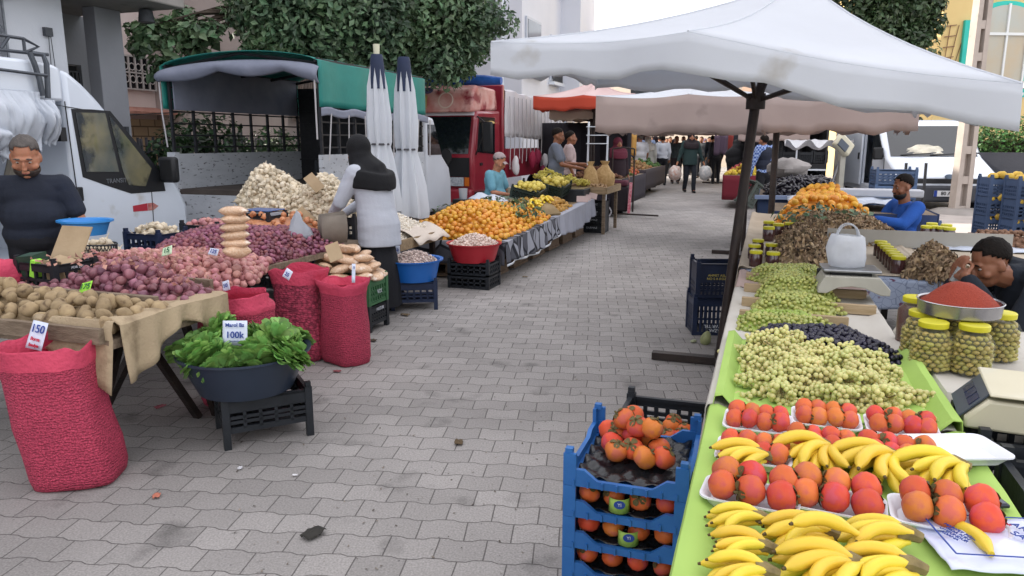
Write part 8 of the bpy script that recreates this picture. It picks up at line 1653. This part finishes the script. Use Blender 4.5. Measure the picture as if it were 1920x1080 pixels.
for i, (x, y, n_, Y) in enumerate(((1668, 470, 6, 9.9), (1724, 470, 2, 10.6))):
    p = P(x, 400, Y)
    for k in range(n_): crate(('lowest', 'second', 'third', 'fourth', 'fifth', 'topmost')[k] + (' dull blue crate of the tall stack beside the man in blue' if i == 0 else ' dull blue crate of the stack behind the man in blue'), Vector((p.x, Y, k * .19)), .5, .36, .18, blue_pl2, TH + .1, 'dull blue crates by the man in blue', nx=7, ny=3)
o = MB().box2((-.35, -.25, .0), (.35, .25, .72)).build('low_chair', mat('dark_cart', '33343a', '2a2b30', 4, .6), None, P(1610, 400, 11.0).xy.to_3d(), TH, bev=.03); tag(o, 'dark upholstered low chair beside the dull blue crates', 'chair')
for x in (1693, 1730):
    p = P(x, 400, 11.2); q = MB().bar((0, 0, 0), (0, .05, 1.18), .03).build('post', cage_m, None, p.xy.to_3d()); tag(q, ('left' if x < 1700 else 'right') + ' dark slim post of the two behind the man in blue', 'post')
qm = mat('yellow_quince', 'c9a83c', 'bd9a38', 12, .5, .1, 60, rand=.15)
for i, (x, Y) in enumerate(((1872, 8.6), (1925, 8.2), (1975, 7.9))):
    p = P(x, 400, Y)
    for k in range(5):
        zz = k * .22; crate(('lowest', 'second', 'third', 'fourth', 'topmost')[k] + ' navy crate in the ' + ('left', 'middle', 'right')[i] + ' column of fruit crates at the right edge', Vector((p.x, Y, zz)), .4, .32, .21, mat('grey_navy_plastic', '3f4f6c', '485a78', 9, .5, rand=.1), TH + .2, 'navy fruit crates at the right edge', nx=6, ny=3, band=.35)
        for m_ in range(3 if k < 4 else 8):
            q_ = obj('quince', pe, None, Vector((p.x, Y, zz + (.19 if k < 4 else .22) + .02 * (m_ % 2))) + NV * (-.12 + .08 * (m_ % 4)) + DV * (-.14 + .1 * (m_ // 4)), Euler((rnd.uniform(0, 6), 0, rnd.uniform(0, 6)))); q_.material_slots[0].link = 'OBJECT'; q_.material_slots[0].material = qm; q_.scale = (1.3,) * 3
            tag(q_, 'yellow quince in the navy crates stacked at the right edge', 'quince', 'quinces in the navy crates')
# ------------------------------------------------------------------ small litter on the pavers, overhead wire
lit = [('onion_skin', 'b5705c', 294, 932, .022, 'pinkish onion piece lying on the pavers in front of the red sack'), ('onion_skin', 'a8606a', 300, 765, .03, 'pink onion skin on the pavers under the trestle table'), ('paper_scrap', 'c9c9cc', 822, 622, .014, 'white paper scrap near the upturned navy crate'), ('dry_leaf', '5a4a34', 860, 832, .03, 'dark dry leaf on the pavers in the middle of the lane'), ('dry_leaf', '2c2a26', 588, 1004, .045, 'black squashed leaf on the pavers at the bottom'), ('paper_scrap', 'd0d0d2', 553, 893, .012, 'tiny white scrap right below the black crate'), ('onion_skin', '8a4a50', 632, 698, .025, 'reddish skin beside the slim red sack'), ('paper_scrap', 'c4c4c8', 450, 880, .015, 'white scrap below the black crate'), ('dry_leaf', '6a5a44', 760, 592, .04, 'brown straw by the upturned navy crate'), ('dry_leaf', '4a4034', 700, 640, .03, 'dark leaf bit near the green crate'), ('dry_leaf', '7a6a50', 985, 520, .03, 'dry leaf on the lane beyond the red basin')]
for nm_, c, x, y, r, lab in lit:
    b = MB().sheet(6, 5, lambda u, v: ((u - .5) * r * 2, (v - .5) * r * 1.5 * (1 - .5 * abs(u - .5)), .006 + r * .35 * noise.noise((u * 3 + x, v * 3, 1)) + r * .2)); o = b.build(nm_, mat('litter_' + c, c, None, rough=.8), None, G(x, y, .001), rnd.uniform(0, 6), solid=.0015); tag(o, lab, 'litter')
LT = [TRS((p := G(rnd.uniform(430, 1330), rnd.uniform(440, 1075), .004)), (rnd.uniform(-.4, .4), rnd.uniform(-.4, .4), rnd.uniform(0, 6)), rnd.uniform(.4, 1.3) * (.6 + .08 * p.y)) for _ in range(420)]
V = [(-.007, -.003, 0), (.006, -.004, .002), (.007, .003, 0), (-.005, .004, .003)]; o = multi('litter', V, [(0, 1, 2, 3)], LT, mat('litter_bits', '8a8278', '5a5048', 90, .9, isl=.6)); tag(o, 'tiny bits of peel and dust scattered over the pavers', 'litter', None, 'stuff')
b = MB(); b.tube([PB(430, -10, -8), PB(560, 30, -7.6), PB(720, 75, -7.2), PB(905, 150, -7.0)], .01, 5); o = b.build('overhead_wire', blk); tag(o, 'thin black overhead wire crossing the tree crown', 'wire')
b = MB(); b.tube([S(7.2, -9.4, 2.0), S(8.4, -9.0, 1.85), S(9.6, -8.6, 1.95)], .008, 5); o = b.build('washing_line', blk); tag(o, 'thin dark line strung between the porch pillar and the truck', 'wire')

bpy.data.scenes.remove(TMP)
